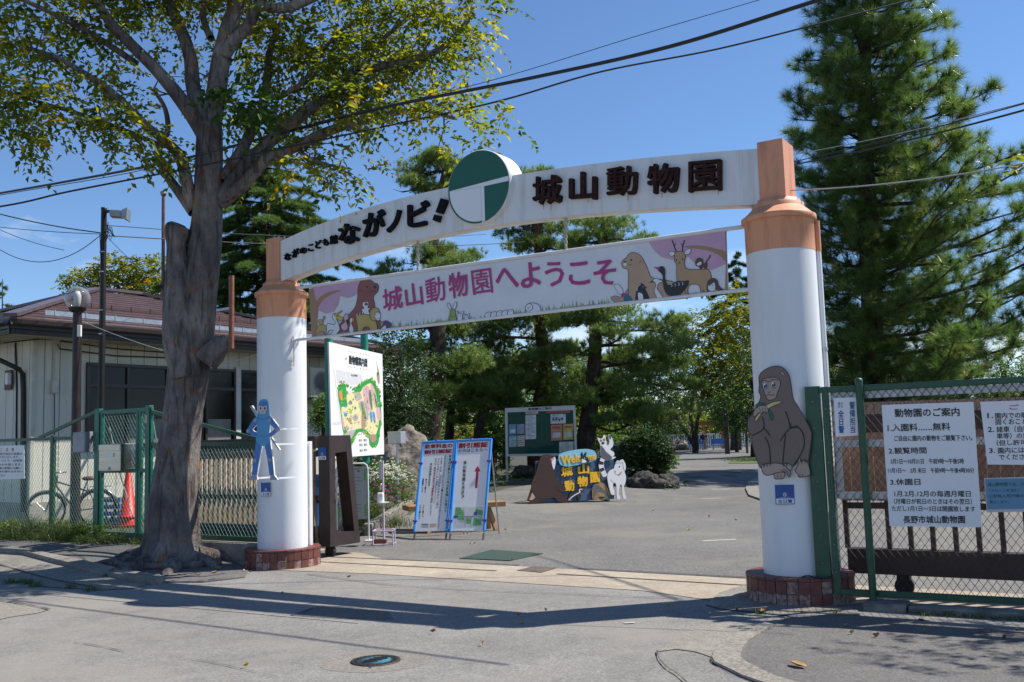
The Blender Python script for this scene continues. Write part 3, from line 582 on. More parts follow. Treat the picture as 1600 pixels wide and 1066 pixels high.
S(a_, [(1245, 690), (1255, 630), (1320, 600), (1370, 630), (1385, 690), (1440, 750), (1440, 810), (1370, 810), (1260, 800), (1250, 740)], art_brown, ink, 6, 8); S(a_, [(1255, 690), (1290, 680), (1330, 650), (1345, 700), (1340, 750), (1290, 760), (1255, 740)], grey_w, ink, 4, 10); S(a_, [(1260, 770), (1370, 740), (1360, 805), (1270, 805)], gold, ink, 4, 9); Tb.line(a_, [(1430, 790), (1500, 800)], 30, art_brown, 7, False)
Tb.disc(a_, 1275, 695, 6, 8, ink, 12); Tb.disc(a_, 1312, 688, 6, 8, ink, 12)
S(a_, [(1100, 380), (1140, 345), (1190, 370), (1195, 420), (1240, 400), (1235, 480), (1215, 485), (1200, 455), (1160, 490), (1140, 455), (1100, 440)], art_brown, ink, 5, 8); S(a_, [(1112, 420), (1165, 390), (1170, 430), (1125, 445)], grey_w, ink, 3, 10); Tb.line(a_, [(1225, 400), (1265, 350), (1280, 308)], 16, art_brown, 8)
S(a_, [(35, 845), (90, 820), (180, 830), (260, 720), (250, 860), (170, 915), (90, 905)], skin_a, ink, 5, 1); S(a_, [(80, 690), (130, 675), (170, 720), (190, 780), (150, 800), (110, 750)], grey_w, ink, 4, 5); S(a_, [(205, 850), (240, 800), (320, 890), (230, 915)], art_blue, ink, 4, 7); Tb.disc(a_, 195, 810, 28, 26, mag, 8); Tb.disc(a_, 178, 865, 22, 22, gold, 8)
# lower edge: grass and small animals
Tc = Tr(bp, N, 680, 460, 8.889, .001, .0007); S = Tc.shape
S(a_, [(210, 230), (245, 195), (280, 225), (285, 290), (295, 370), (205, 370), (205, 290)], art_green, ink, 6, 4); S(a_, [(205, 215), (170, 150), (180, 120), (205, 140), (225, 205)], grey_w, ink, 6, 5); S(a_, [(250, 200), (270, 120), (295, 108), (300, 150), (275, 210)], grey_w, ink, 6, 5); Tc.line(a_, [(205, 290), (245, 318), (288, 290)], 5, ink, 6)
for i, (x, y, r) in enumerate([(345, 300, 36), (440, 320, 28)]):
    S(a_, [(x-r, y-15), (x, y-r), (x+r, y-15), (x+r*.9, y+r), (x+r, 385), (x-r, 385), (x-r*.9, y+r)], grey_w, ink, 6, 4); S(a_, [(x-r*.6, y-r), (x-r, y-2*r), (x-r*.2, y-r*1.1)], grey_w, ink, 5, 5); S(a_, [(x+r*.4, y-r), (x+r*1.5, y-2*r), (x+r, y-r*.5)], grey_w, ink, 5, 5); Tc.disc(a_, x-8, y, 4, 5, ink, 6); Tc.disc(a_, x+10, y-2, 4, 5, ink, 6)
for i in range(5):
    x = 690+78*i; y = 348-9*i; S(a_, [(x, y), (x+15, y-80), (x+75, y-100), (x+85, y-60), (x+70, y)], grey_w, ink, 6, 4+.2*i); Tc.disc(a_, x+45, y-75, 4, 4, ink, 6); Tc.disc(a_, x+62, y-78, 4, 4, ink, 6)
S(a_, [(1260, 170), (1310, 125), (1380, 125), (1440, 150), (1470, 220), (1420, 275), (1290, 285), (1265, 235)], grey_w, ink, 7, 4); S(a_, [(1255, 180), (1300, 130), (1350, 150), (1355, 200), (1310, 235), (1265, 225)], grey_w, ink, 7, 6); Tc.disc(a_, 1297, 192, 10, 8, ink, 8); Tc.disc(a_, 1322, 170, 4, 5, ink, 8)
for i in range(260):
    a = random.random(); h0 = random.uniform(.02, .07)*(1.3 if .15 < a < .9 else .6); w_ = random.uniform(.004, .010); q = bpt(a, .985)+N*.0016; d = nrm(tr_-tl)
    a_.add([q-d*w_, q+d*w_, q+d*random.uniform(-.02, .02)+UP*h0], [[0, 1, 2]], art_green)
for i in range(40):
    a0, a1 = i/40, (i+1)/40; dk = N*.0012; hh = .03
    a_.add([bpt(a0, 1)+dk, bpt(a1, 1)+dk, bpt(a1, 1-hh*(1+.4*math.sin(i)))+dk, bpt(a0, 1-hh*(1+.4*math.sin(i-1)))+dk], [[0, 1, 2, 3]], M('art_olive', (.38, .33, .13), .6, var=.2, vs=20))
for x, y in [(424, 0), (0, 0)]: pass
a_.build('animal_print', ban)
b = MB(); d = nrm(tr_-tl); b.tube([tl-d*.22+UP*.012, tr_+d*.24+UP*.012], .022, white_steel, 10); b.build('top_pole', ban)
b = MB(); d2 = nrm(br_-bl_); b.tube([bl_-d2*.3-UP*.005, br_+d2*.3-UP*.005], .02, white_steel, 10); b.build('bottom_pole', ban)
for x, y0, y1 in [(653, 372, 424), (884, 333, 391)]:
    p0 = onp(x, y0, bp, N); p1 = onp(x, y1, bp, N); q = [p0*(1-k/14)+p1*k/14 for k in range(15)]
    b = MB()
    for ph in (0, PI): b.tube([p+V(.012*math.cos(k*1.4+ph), .012*math.sin(k*1.4+ph), 0) for k, p in enumerate(q)], .011, rope_mat, 6)
    b.build('rope', ban)
e0 = tr_+d*.24; b = MB(); b.tube([e0, (e0+PR+UP*3.66+G*.36)/2-UP*.01, PR+UP*3.68+G*.35], .006, rope_mat, 5); b.build('rope', ban); b = MB(); b.tube([br_+d2*.3, PR+G*.33+UP*3.02], .006, rope_mat, 5); b.build('rope', ban)
e1 = tl-d*.22; b = MB(); b.tube([e1, PL-G*.33+UP*3.72], .006, rope_mat, 5); b.build('rope', ban); b = MB(); e2 = bl_-d2*.3
b.tube([e2, PL-G*.30+UP*3.02+N*.15], .006, rope_mat, 5)
for k in range(3): b.tube([PL-G*.33+UP*(3.02+.05*k)+N*.1, PL-G*(.36)+UP*(2.95-.06*k)+N*.12, PL-G*.335+UP*(2.8-.05*k)+N*.1], .006, rope_mat, 5)
b.build('rope', ban)
# ================================================================ cut-out figures and stickers on the pillars
board_edge = M('board_edge', (.72, .70, .66), .6, var=.06)
fur = M('ape_fur', (.185, .13, .108), .55, var=.06, vs=3); ape_skin = M('ape_skin', (.40, .29, .24), .55, var=.03); banana = M('banana_paint', (.55, .50, .20), .5, var=.04); leafg = M('leaf_paint', (.01, .13, .09), .5, var=.05)
camdir = lambda c: nrm(V(-c[0], -c[1], 0))
mn = nrm(camdir(PR)*.8+N*.35); mp = PR+mn*(Rr+.05)
T = Tr(mp, mn, 1150, 540, 4.1, .001, .0008)
ape = thing('monkey_cutout', 'painted dark grey monkey cut-out holding a banana on the right pillar', 'cut-out sign', onp(1225, 700, mp, mn))
b = MB(); body = [(148, 195), (185, 155), (250, 131), (300, 143), (335, 180), (350, 230), (362, 315), (372, 350), (400, 395), (437, 460), (480, 545), (484, 580), (476, 660), (462, 745), (440, 760), (415, 745), (408, 715), (395, 750), (365, 775), (340, 790), (300, 790), (170, 785), (150, 770), (128, 720), (105, 640), (98, 575), (80, 550), (73, 490), (93, 450), (116, 425), (130, 390), (148, 360), (158, 325), (146, 295), (150, 250)]
T.slab(b, body, fur, .02, 0, side=board_edge, h=.0)
hand = [(412, 742), (440, 738), (458, 748), (473, 800), (471, 832), (430, 842), (403, 843), (398, 825), (380, 805), (395, 770)]; foot = [(170, 765), (240, 753), (300, 762), (330, 790), (350, 810), (350, 836), (338, 842), (318, 812), (262, 815), (212, 832), (180, 825), (166, 795)]; toe = [(243, 820), (275, 812), (312, 815), (306, 850), (275, 855), (250, 853)]
foot2 = [(295, 765), (330, 755), (360, 775), (352, 800), (330, 795)]
for pp in (hand, foot, toe): T.slab(b, pp, ape_skin, .02, 0, side=board_edge, h=.0002)
for pp in (hand, toe, foot2, foot): T.shape(b, pp, ape_skin, ink, 5, 2 if pp is not foot else 4)
for x in (268, 288): T.line(b, [(x, 825), (x, 848)], 3, ink, 6)
for pp in ([(300, 790), (335, 812), (345, 835)], [(290, 800), (318, 812)], [(425, 842), (428, 825)], [(408, 840), (412, 825)]): T.line(b, pp, 4, ink, 6)
T.shape(b, [(162, 240), (175, 214), (212, 208), (250, 204), (278, 220), (284, 250), (275, 282), (264, 308), (255, 335), (226, 350), (202, 346), (188, 318), (176, 285)], ape_skin, ink, 5, 2)
for cx, cy in ((188, 261), (241, 254)): T.disc(b, cx, cy, 18, 26, ink, 4); T.disc(b, cx, cy, 15, 23, sign_white, 5); T.disc(b, cx+1, cy+1, 12, 20, ink, 6); T.disc(b, cx-3, cy-10, 4, 6, sign_white, 7); T.disc(b, cx+3, cy+10, 5, 6, M('eye_blue', (.25, .3, .4), .4), 7)
T.line(b, [(165, 232), (185, 222), (208, 232), (235, 218), (270, 222)], 5, ink, 5); T.line(b, [(203, 295), (210, 302), (222, 294)], 4, ink, 5); T.line(b, [(196, 322), (208, 314), (222, 318), (240, 318), (238, 308)], 4, ink, 5)
T.shape(b, [(285, 175), (298, 168), (315, 192), (300, 190)], ape_skin, ink, 3, 3)
for pp in ([(168, 455), (180, 500), (176, 532), (150, 555), (103, 577)], [(178, 530), (200, 552), (218, 578)], [(185, 585), (208, 630), (218, 690), (220, 748)], [(316, 420), (335, 470), (347, 525), (350, 498)], [(285, 612), (310, 570), (350, 530), (396, 524), (427, 560), (438, 612), (432, 660), (405, 715), (368, 768)], [(318, 570), (310, 640), (300, 750)], [(345, 530), (360, 520), (375, 528), (385, 516), (398, 526)]): T.line(b, pp, 9, ink, 2)
for x0, y0 in ((175, 775), (195, 770), (215, 765), (300, 770), (320, 768), (418, 752), (440, 748)): T.line(b, [(x0, y0-22), (x0+6, y0+8), (x0+12, y0-16)], 5, ink, 7, False)
T.shape(b, [(121, 470), (145, 436), (190, 386), (240, 362), (286, 356), (282, 370), (230, 392), (170, 432), (131, 485)], banana, ink, 4, 4)
T.shape(b, [(125, 385), (150, 367), (187, 374), (165, 384), (135, 412)], leafg, ink, 4, 3); T.shape(b, [(208, 408), (232, 430), (238, 470), (225, 480), (214, 445)], leafg, ink, 4, 3)
T.shape(b, [(110, 450), (118, 415), (150, 388), (190, 388), (208, 418), (198, 432), (176, 424), (160, 440), (148, 428), (128, 450)], ape_skin, ink, 4, 6)
for x in (150, 168, 186): T.line(b, [(x, 400), (x+12, 430)], 3, ink, 8)
Q = cat_rom(body, True, 3).tolist(); T.line(b, Q+[Q[0]], 5, ink, 1, False)
b.build('painted_board', ape)
for x, y in ((240, 250), (250, 650)): b = MB(); q = T.at(x, y, h=-.02); b.bar(q, q-mn*.06, .04, .04, steel); b.build('bracket', ape)

# masked figure cut-out
nin_b = M('figure_blue', (.035, .17, .46), .4, var=.06, vs=4); nin_c = M('figure_light_blue', (.05, .30, .56), .4, var=.05); nin_g = M('figure_grey', (.28, .32, .42), .45, var=.05)
np_ = PL+N*.62-G*.0; T = Tr(np_, N, 380, 615, 5.92, .001, .0008)
fig = thing('masked_figure_cutout', 'flat blue masked figure cut-out with a sword on its back, fixed to the left pillar', 'cut-out sign', onp(415, 690, np_, N))
b = MB(); th = .022
for mat, pp in ((nin_g, [(62, 122), (80, 110), (130, 190), (118, 215)]), (nin_b, [(120, 430), (165, 478), (172, 500), (152, 600), (127, 757), (78, 752), (98, 600)]), (nin_b, [(198, 478), (248, 430), (272, 600), (288, 760), (243, 752), (222, 600)]), (nin_b, [(128, 225), (100, 230), (35, 338), (45, 366), (118, 402), (130, 365), (86, 335), (130, 282)]), (nin_b, [(250, 215), (268, 228), (338, 325), (325, 347), (252, 402), (237, 370), (290, 328), (248, 280)]),
                (nin_c, [(125, 215), (255, 215), (247, 300), (240, 390), (248, 432), (205, 482), (160, 478), (118, 432), (128, 390), (130, 300)]), (nin_c, [(140, 110), (152, 70), (188, 50), (226, 66), (236, 110), (242, 190), (252, 220), (188, 240), (125, 220), (140, 180)]), (nin_g, [(84, 752), (128, 765), (132, 797), (46, 800)]), (nin_g, [(252, 755), (292, 760), (320, 797), (248, 800)]), (nin_g, [(255, 400), (275, 420), (300, 460), (338, 520), (325, 524), (290, 470), (255, 425)])):
    T.slab(b, pp, mat, th, 0, smooth=len(pp) > 7, side=board_edge, h=.0003*len(b.f)**.3)
T.poly(b, [(150, 110), (185, 118), (220, 108), (222, 150), (208, 185), (180, 192), (158, 180), (147, 150)], M('figure_face', (.56, .47, .47), .5, var=.02), 8); T.poly(b, [(150, 100), (165, 80), (190, 72), (220, 85), (222, 108), (187, 120), (150, 112)], nin_b, 8)
for cx in (166, 204): T.disc(b, cx, 136, 13, 17, sign_white, 10); T.disc(b, cx, 137, 9, 13, ink, 11)
T.line(b, [(178, 170), (192, 170)], 5, ink, 10, False)
for pp in ([(130, 215), (160, 235), (210, 235), (250, 215)], [(128, 395), (245, 392)]): T.line(b, pp, 6, nin_b, 8)
for cx, cy in ((115, 250), (250, 248), (50, 348), (318, 335), (112, 620), (252, 615)): T.disc(b, cx, cy, 17, 20, nin_g, 9)
b.build('painted_board', fig)
for x, y in ((335, 328), (300, 470), (310, 785), (100, 785)):
    b = MB(); q = T.at(x, y, h=-.02); b.bar(q, q-N*.33, .03, .022, white_steel); b.build('mounting_bar', fig)
b = MB(); q_ = atY(483.5, 700, 13.55); b.box(V(q_[0], q_[1], .87), (.055, .055, 1.62), white_steel, (-G, N, UP), .004); b.box(V(q_[0], q_[1], .07), (.12, .12, .03), steel, (-G, N, UP)); tag(b.build('white_post'), 'slim white square post squeezed between left pillar and brown gate end', 'post')

def sticker(c, ax_, px, label, group=None):
    """blue and white guard-company plate; px = traced corners"""
    p, n = c, ax_; T = Tr(p, n, 0, 0, 1, .001, .0008); (x0, y0), (x1, y1), (x2, y2), (x3, y3) = px
    t = thing('company_sticker', label, 'sticker', onp((x0+x2)/2, (y0+y2)/2, p, n))
    b = MB(); T.slab(b, px, sticker_blue, .008, 0, False, h=.002); b.build('plate', t)
    L = lambda a, c_: (x0+(x1-x0)*a+(x3-x0)*c_, y0+(y1-y0)*a+(y3-y0)*c_)
    b = MB(); T.poly(b, [L(.04, .70), L(.96, .70), L(.96, .96), L(.04, .96)], sign_white, 2, False); b.build('white_panel', t)
    b = MB(); T.text(b, '全日警', L(.12, .93), L(.88, .93), L(.12, .74), sticker_blue, 3, .02, .001, ); 
    T.text(b, 'TOTAL SECURITY', L(.2, .665), L(.8, .665), L(.2, .62), sign_white, 3, 0, .001)
    cc = L(.5, .5); T.line(b, [(cc[0]+(x1-x0)*.085*math.cos(a), cc[1]+(y3-y0)*.09*math.sin(a)) for a in np.linspace(0, 2*PI, 20)], (x1-x0)*.025, sign_white, 3, False); T.line(b, [(cc[0]-(x1-x0)*.05, cc[1]+(y3-y0)*.05), (cc[0], cc[1]-(y3-y0)*.09), (cc[0]+(x1-x0)*.04, cc[1]+(y3-y0)*.06)], (x1-x0)*.025, sign_white, 3, False)
    b.build('lettering', t); return t
cn = camdir(PR); cn = nrm(cn+V(.06, 0, 0)); sticker(PR+cn*(Rr+.004), cn, [(1210.5, 758), (1240.5, 757.5), (1241.5, 788), (1212, 788.5)], 'blue square sticker with white lettering below the monkey cut-out')
cn = camdir(PL); cn = nrm(cn-V(.1, 0, 0)); sticker(PL+cn*(Rr+.004), cn, [(407.5, 754.5), (422.5, 754), (422.5, 775.5), (408, 776)], 'blue square sticker with white lettering below the masked figure cut-out')

# ================================================================ right chain-link fence with signs
wire_r = M('rusty_wire', (.05, .03, .025), .75, .0, var=.25, vs=12); alu = M('aluminium_frame', (.36, .37, .39), .4, .7, var=.12, vs=7)
def chain(mb, p0, u, v, poly, mat, p=.066, r=.0019, wave=.004):
    """woven diamond mesh: two families of thin wires clipped to a convex outline given in (u,v)"""
    n = np.cross(u, v); P = np.array(poly, float); lo, hi = P.min(0), P.max(0)
    for sg in (1, -1):
        d = nrm(V(.72, sg*1.0, 0))[:2]; nn = np.array([-d[1], d[0]]); vals = P @ nn; c = math.floor(vals.min()/(p*.82))*p*.82
        while c < vals.max():
            t0, t1 = -1e9, 1e9; o = nn*c; ok = True
            for i in range(len(P)):
                a, b_ = P[i], P[(i+1) % len(P)]; e = b_-a; en = np.array([-e[1], e[0]])
                den = en @ d; num = en @ (a-o)
                if abs(den) < 1e-9: ok = ok and (num <= 0); continue
                t = num/den
                if den > 0: t0 = max(t0, t)
                else: t1 = min(t1, t)
            if ok and t1-t0 > .01:
                A = o+d*t0; B = o+d*t1; a3 = p0+u*A[0]+v*A[1]+n*sg*.0015; b3 = p0+u*B[0]+v*B[1]+n*sg*.0015
                x = nrm(b3-a3); y = np.cross(n, x); k = [n*r*1.1, y*r-n*r*.6, -y*r-n*r*.6]
                mb.add([a3+q for q in k]+[b3+q for q in k], [[0, 1, 4, 3], [1, 2, 5, 4], [2, 0, 3, 5]], mat)
            c += p*.82
fp = lambda x, y, off=0: onp(x, y, fl+FN*off, FN)
fu = FD; F0 = fp(1300, 905); F0 = V(F0[0], F0[1], 0)
fc = lambda p: (float((p-F0) @ fu), float(p[2]))
rf = thing('chain_link_fence', 'green framed chain-link fence covered in signs right of the gate', 'fence', F0+fu*.3)
zt = fc(fp(1345, 601))[1]; z_top = 2.02; z_bot = fc(fp(1330, 930))[1]
b = MB(); a0 = F0-fu*.02
b.bar(a0+UP*(z_top-.03), a0+fu*7+UP*(z_top-.03), .05, .055, fence_green, bevel=.005); b.build('rail', rf); b = MB(); b.bar(a0+UP*.13, a0+fu*7+UP*.13, .05, .055, fence_green, bevel=.005); b.build('rail', rf)
def fpost(u, w_, z0, off=0, d_=.06):
    b = MB(); b.bar(F0+fu*u+FN*off+UP*z0, F0+fu*u+FN*off+UP*2.03, w_, d_, fence_green, up=FN if False else V(0, 0, 1), bevel=.004)
    if True:
        for k in range(7): b.sphere(F0+fu*u+FN*(off+d_/2+.002)+UP*(.35+.25*k), .006, steel, 6, 4)
    return b.build('post', rf)
def vpost(u, w_, z0, z1, off=0, d_=.06, name='post', mat=None, screws=True):
    b = MB(); c = F0+fu*u+FN*off+UP*((z0+z1)/2); b.box(c, (w_, d_, z1-z0), mat or fence_green, (fu, FN, UP), .004)
    if screws:
        for k in range(7): b.sphere(c+FN*(d_/2+.001)+UP*((k-3)*.25), .006, steel, 6, 4)
    return b.build(name, rf)
uL = fc(fp(1284, 760))[0]; vpost(uL-.03, .14, .24, 2.03, 0, .05); vpost(uL+.085, .06, .1, 2.02, .005, .05)
for uu in (fc(fp(1357, 800))[0], 2.6, 4.8, 6.9):
    b = MB(); c = F0+fu*uu+FN*.045; b.tube([c+UP*z for z in (-.02, 1, 2.06)], .034, fence_green, 12); b.lathe([(.036, 2.05), (.034, 2.075), (.001, 2.085)], c, fence_green, 12); b.build('post', rf)
b = MB(); chain(b, F0+FN*.005, fu, UP, [(uL+.1, .15), (7, .15), (7, 1.98), (uL+.1, 1.98)], wire_r, .068, .0022); b.build('chain_link_mesh', rf)
# aluminium inner frame behind the mesh
af = thing('aluminium_frame', 'dull aluminium frame fixed behind the mesh of the right fence', 'frame', F0+fu*.9-FN*.04+UP*1.0)
b = MB(); Af = lambda x, y: fp(x, y, -.03)
for za in (fc(Af(1310, 619))[1], fc(Af(1310, 694))[1], fc(Af(1310, 774))[1]): b = MB(); b.bar(F0+fu*(uL+.13)-FN*.03+UP*za, F0+fu*6.8-FN*.03+UP*za, .02, .065, alu); b.build('rail', af)
for k in (uL+.16, 2.7, 4.9): b = MB(); b.box(F0+fu*k-FN*.052+UP*1.52, (.06, .02, .95), alu, (fu, FN, UP)); b.build('upright', af)

def board(name, px, off, mat, label, cat, thick=.006, lines=(), art=None, rnd=0, origin=(1270, 580, 2.806), txtmat=None, holes=True):
    t = thing(name, label, cat, fp((px[0][0]+px[2][0])/2, (px[0][1]+px[2][1])/2, off)); Tp = Tr(fl+FN*off, FN, *origin, .0005, .0008)
    b = MB(); q = [((x-origin[0])*origin[2], (y-origin[1])*origin[2]) for x, y in px]; Tp.slab(b, q, mat, thick, 0, False, h=0.); b.build('panel', t)
    b = MB()
    for ln in lines:
        body, bl, br, tl_ = ln[:4]; Tp.text(b, body, bl, br, tl_, ln[4] if len(ln) > 4 else (txtmat or ink), 1, ln[5] if len(ln) > 5 else .012, .0004)
    if lines: b.build('lettering', t)
    return t, Tp
red_ink = M('red_ink', (.42, .02, .03), .5, var=.05); blue_ink = M('blue_ink', (.05, .09, .25), .5, var=.05)
board('information_sign', [(1377.5, 633), (1521, 628), (1534, 824), (1390, 822)], .05, sign_white, 'large white zoo information sign listing hours and closing days', 'sign', lines=[
    ('動物園のご案内', (360, 203), (645, 198), (358, 165), ink, .025), ('1.入園料‥‥‥無料', (328, 266), (603, 260), (327, 232), ink, .02), ('ご自由に園内の動物をご観覧下さい。', (357, 308), (700, 305), (356, 283), ink, .02), ('2.観覧時間', (333, 364), (500, 362), (331, 335), ink, .02), ('3月1日～10月31日　午前9時～午後5時', (342, 408), (663, 407), (341, 384), ink, .02), ('11月1日～　2月 末日　午前9時～午後4時30分', (330, 447), (708, 447), (329, 424), ink, .02), ('3.休園日', (340, 501), (473, 500), (338, 472), ink, .02), ('1月.2月.12月の毎週月曜日', (358, 551), (693, 552), (357, 524), ink, .016), ('（月曜日が祝日のときはその翌日）', (356, 583), (698, 585), (355, 558), ink, .016), ('ただし1月1日～3日は開園致します', (347, 614), (713, 617), (346, 590), ink, .016), ('長野市城山動物園', (397, 668), (668, 668), (396, 634), ink, .025)])
board('rules_sign', [(1531.5, 628), (1700, 622.5), (1710, 727), (1543, 726)], .05, sign_white, 'white rules sign with a red heading, cut off by the right edge of the photo', 'sign', lines=[
    ('ご　注　意', (862, 170), (1110, 163), (861, 147), red_ink, .02), ('1.', (765, 207), (792, 206), (764, 184), ink, .02), ('園内での販売は', (800, 209), (1000, 204), (799, 183), ink, .016), ('固くおことわりします', (802, 236), (1090, 231), (801, 210), ink, .016), ('2.', (768, 268), (795, 267), (767, 245), ink, .02), ('諸車（自動車・自転', (806, 270), (1075, 264), (805, 242), ink, .016), ('車等）の乗り入れ禁止', (807, 298), (1098, 292), (806, 272), ink, .016), ('（但し許可車は除く）', (806, 328), (1080, 322), (805, 302), ink, .016), ('3.', (773, 360), (800, 359), (772, 338), ink, .02), ('園内には置かない', (812, 362), (1050, 356), (811, 335), ink, .016), ('でください', (816, 390), (960, 387), (815, 366), ink, .016)])
bt, Tp = board('drone_notice', [(1539, 749), (1690, 746), (1696, 794), (1543, 796)], .04, M('notice_blue', (.10, .25, .38), .35, var=.05), 'pale blue drone notice on a clear plastic sheet at the right edge', 'sign', lines=[
    ('城山動物園では、小型無人機', (768, 506), (1000, 502), (767, 489), ink, .0), ('（ドローンを含む）', (776, 531), (905, 530), (775, 516), ink, .0), ('小型無人飛行機の使用を', (772, 556), (985, 553), (771, 541), ink, .0), ('禁止します。', (776, 581), (860, 581), (775, 566), ink, .0)])
b = MB(); Tp.slab(b, [(750, 470), (1210, 455), (1225, 612), (762, 620)], M('clear_plastic', (.5, .53, .55), .2, var=.05), .004, 0, False, h=-.008); b.build('backing', bt)
board('guard_company_sign', [(1302.3, 622), (1342, 621), (1344, 680.5), (1305.8, 682.5)], .022, sign_white, 'small white sign with blue vertical lettering at the left end of the fence', 'sign', lines=[
    ('警\n備\n担\n当', (163, 272), (188, 271), (160, 134), blue_ink, .02), ('全\n日\n警', (113, 273), (139, 272), (110, 172), sticker_blue, .03), ('株式\n会社', (110, 162), (134, 161), (109, 136), blue_ink, .0)])

# footing of the right fence
b = MB(); A = F0+fu*.32+FN*.06; A[2] = 0
for (u0, u1, w_, h_) in ((.30, .66, .28, .075), (.67, 7.5, .20, .06)):
    b.box(A+fu*((u0+u1)/2-.32)+UP*(h_/2-.03), (u1-u0, w_, h_+.06), old_concrete, (fu, FN, UP), .012)
tag(b.build('fence_footing'), 'low rough concrete footing under the right chain-link fence', 'footing')

# ================================================================ brown sliding gates
wheel_m = M('black_rubber', (.015, .015, .016), .7, var=.2); lit_slat = M('gate_slat_lit', (.26, .165, .105), .55, var=.25, vs=6)  # sunlit tan put into the base colour of the brown gate slats
def slide_gate(t0, t1, s0, frame_at, label, pitch, slat_w, lower):
    """rigid leaf running along the gate line from t0 to t1, trapezoid end frame at t = frame_at"""
    sg = 1 if t1 > t0 else -1; P = lambda t, s, z: PR+G*t-N*s+UP*z
    g = thing('sliding_gate', label, 'gate', P((t0+t1)/2, s0, 0))
    b = MB(); w_ = .12; zb = .16; zt_ = 1.76
    if frame_at is not None:
        sA, sB, sC = s0-.02, s0+.62, s0+.43
        for tt in (frame_at,):
            outer = [P(tt, sA, zb), P(tt, sB, zb), P(tt, sC, zt_), P(tt, sA, zt_)]; inner = [P(tt, sA+.12, zb+.20), P(tt, sB-.13, zb+.18), P(tt, sC-.09, zt_-.24), P(tt, sA+.12, zt_-.26)]
            off = G*sg*.22; vs = outer+inner+[p+off for p in outer]+[p+off for p in inner]; fs = []
            for i in range(4):
                j = (i+1) % 4; fs += [[i, j, 4+j, 4+i], [8+i, 12+i, 12+j, 8+j], [i, 8+i, 8+j, j], [4+i, 4+j, 12+j, 12+i]]
            b.add(vs, fs, brown_gate)
    b.build('end_frame', g) if frame_at is not None else None
    b = MB(); ta = t0
    b.bar(P(ta, s0+.05, zt_-.09), P(t1, s0+.05, zt_-.09), .10, .18, brown_gate, bevel=.006); b.build('top_rail', g)
    b = MB(); b.bar(P(ta, s0+.08, .32), P(t1, s0+.08, .32), .16, .24, brown_gate, bevel=.006); b.build('bottom_beam', g)
    b = MB(); b.bar(P(ta, s0+.05, .86), P(t1, s0+.05, .86), .06, .06, brown_gate); b.build('mid_rail', g)
    b = MB(); k = 0; t = ta
    while lower and abs(t-ta) < abs(t1-ta):
        b.box(P(t, s0+.05, (.44+1.62)/2), (slat_w if not lower else .045, .04, 1.62-.44), brown_gate, (-G, N, UP)); t += sg*(pitch if not lower else .20)
    if lower: b.build('bars', g)
    b = MB(); t = ta+sg*.03
    while abs(t-ta) < abs(t1-ta):
        b.box(P(t, s0+.02, 1.3 if lower else 1.02), (slat_w if lower else .034, .018 if lower else .05, .78 if lower else 1.14), lit_slat if not lower else M('gate_slat_lit_tan', (.26, .15, .105), .5, var=.2, vs=6), (-G, N, UP)); t += sg*pitch  # slats of both leaves carry the sunlit tan in their colour
    b.build('slats', g)
    for tt in ((frame_at+sg*.11 if frame_at is not None else ta+sg*.5), (t0+t1)/2+sg*.4):
        b = MB(); c = P(tt, s0+.1, .085); b.lathe([(.085, -.03), (.09, -.02), (.09, .02), (.085, .03)], c, wheel_m, 24, N); wh = b.build('wheel', g)
        b = MB(); b.box(P(tt, s0+.1, .18), (.12, .10, .06), dark_metal, (-G, N, UP), .005); b.build('wheel_fork', wh)
    return g, P
lg, P = slide_gate(7.34, 10.6, .9, 7.02, 'brown sliding gate leaf with a trapezoid end frame behind the left pillar', .115, .06, False)
b = MB(); b.bar(P(7.02, .98, .80), P(7.36, .98, .80), .05, .05, brown_gate); b.bar(P(7.2, 1.2, .3), P(10.6, 1.2, .3), .06, .12, brown_gate); b.bar(P(7.2, 1.25, 1.5), P(10.6, 1.25, 1.5), .06, .1, brown_gate); b.build('rear_rails', lg)
sp = P(6.32, .185, 1); sn = N
T = Tr(P(6.4, .175, 0), N); t = None
slide_gate(-.35, -6.2, .45, None, 'brown sliding gate with bars and slats behind the right chain-link fence', .112, .104, True)
# sticker on the left gate end
sticker(P(7.1, .87, 0), N, [(496.5, 699.5), (509.5, 699), (509.8, 718.5), (497, 719.5)], 'blue square sticker with white lettering on the brown gate end')

# ================================================================ left fences and green wicket
teal_wire = M('teal_wire', (.20, .34, .32), .4, .2, var=.15, vs=8)
lu = nrm(V(*(G[:2]), 0)); LF = PL+lu*.36+N*.02                      # fence continues the gate line to the left
ln = N
lz = lambda t: float(zg(*(LF+lu*t)[:2]))
lp = lambda x, y, off=0.: onp(x, y, LF+N*off, N)
lt = lambda x, y: float((lp(x, y)-LF) @ lu)
tP = [lt(250, 740), lt(228, 740), lt(216, 740), lt(154, 740), lt(82, 760)]
# panel between pillar and wicket
pf = thing('chain_link_fence', 'green chain-link fence panel between the big tree and the left pillar', 'fence', onz(LF+lu*1.0))
tw = lt(236, 740)
b = MB(); zA, zB = lp(395, 664)[2], lp(320, 672)[2]; zb = lp(350, 841)[2]
b.bar(LF+UP*1.66, LF+lu*tw+UP*1.72, .05, .05, fence_green); b.build('rail', pf); b = MB(); b.bar(LF+UP*zb, LF+lu*tw+UP*zb, .05, .07, fence_green); b.build('rail', pf); b = MB(); b.bar(LF+lu*.05+UP*1.72, LF+lu*tw+UP*2.22, .05, .05, fence_green); b.build('rail', pf)
b = MB(); b.box(LF+lu*.0+UP*.95, (.10, .08, 1.6), fence_green, (lu, N, UP)); b.build('post', pf)
b = MB(); chain(b, LF-lu*0., -lu, UP, [(-tw, zb), (0, zb), (0, 1.66), (-tw, 1.72)], teal_wire, .075, .0026); b.build('chain_link_mesh', pf)
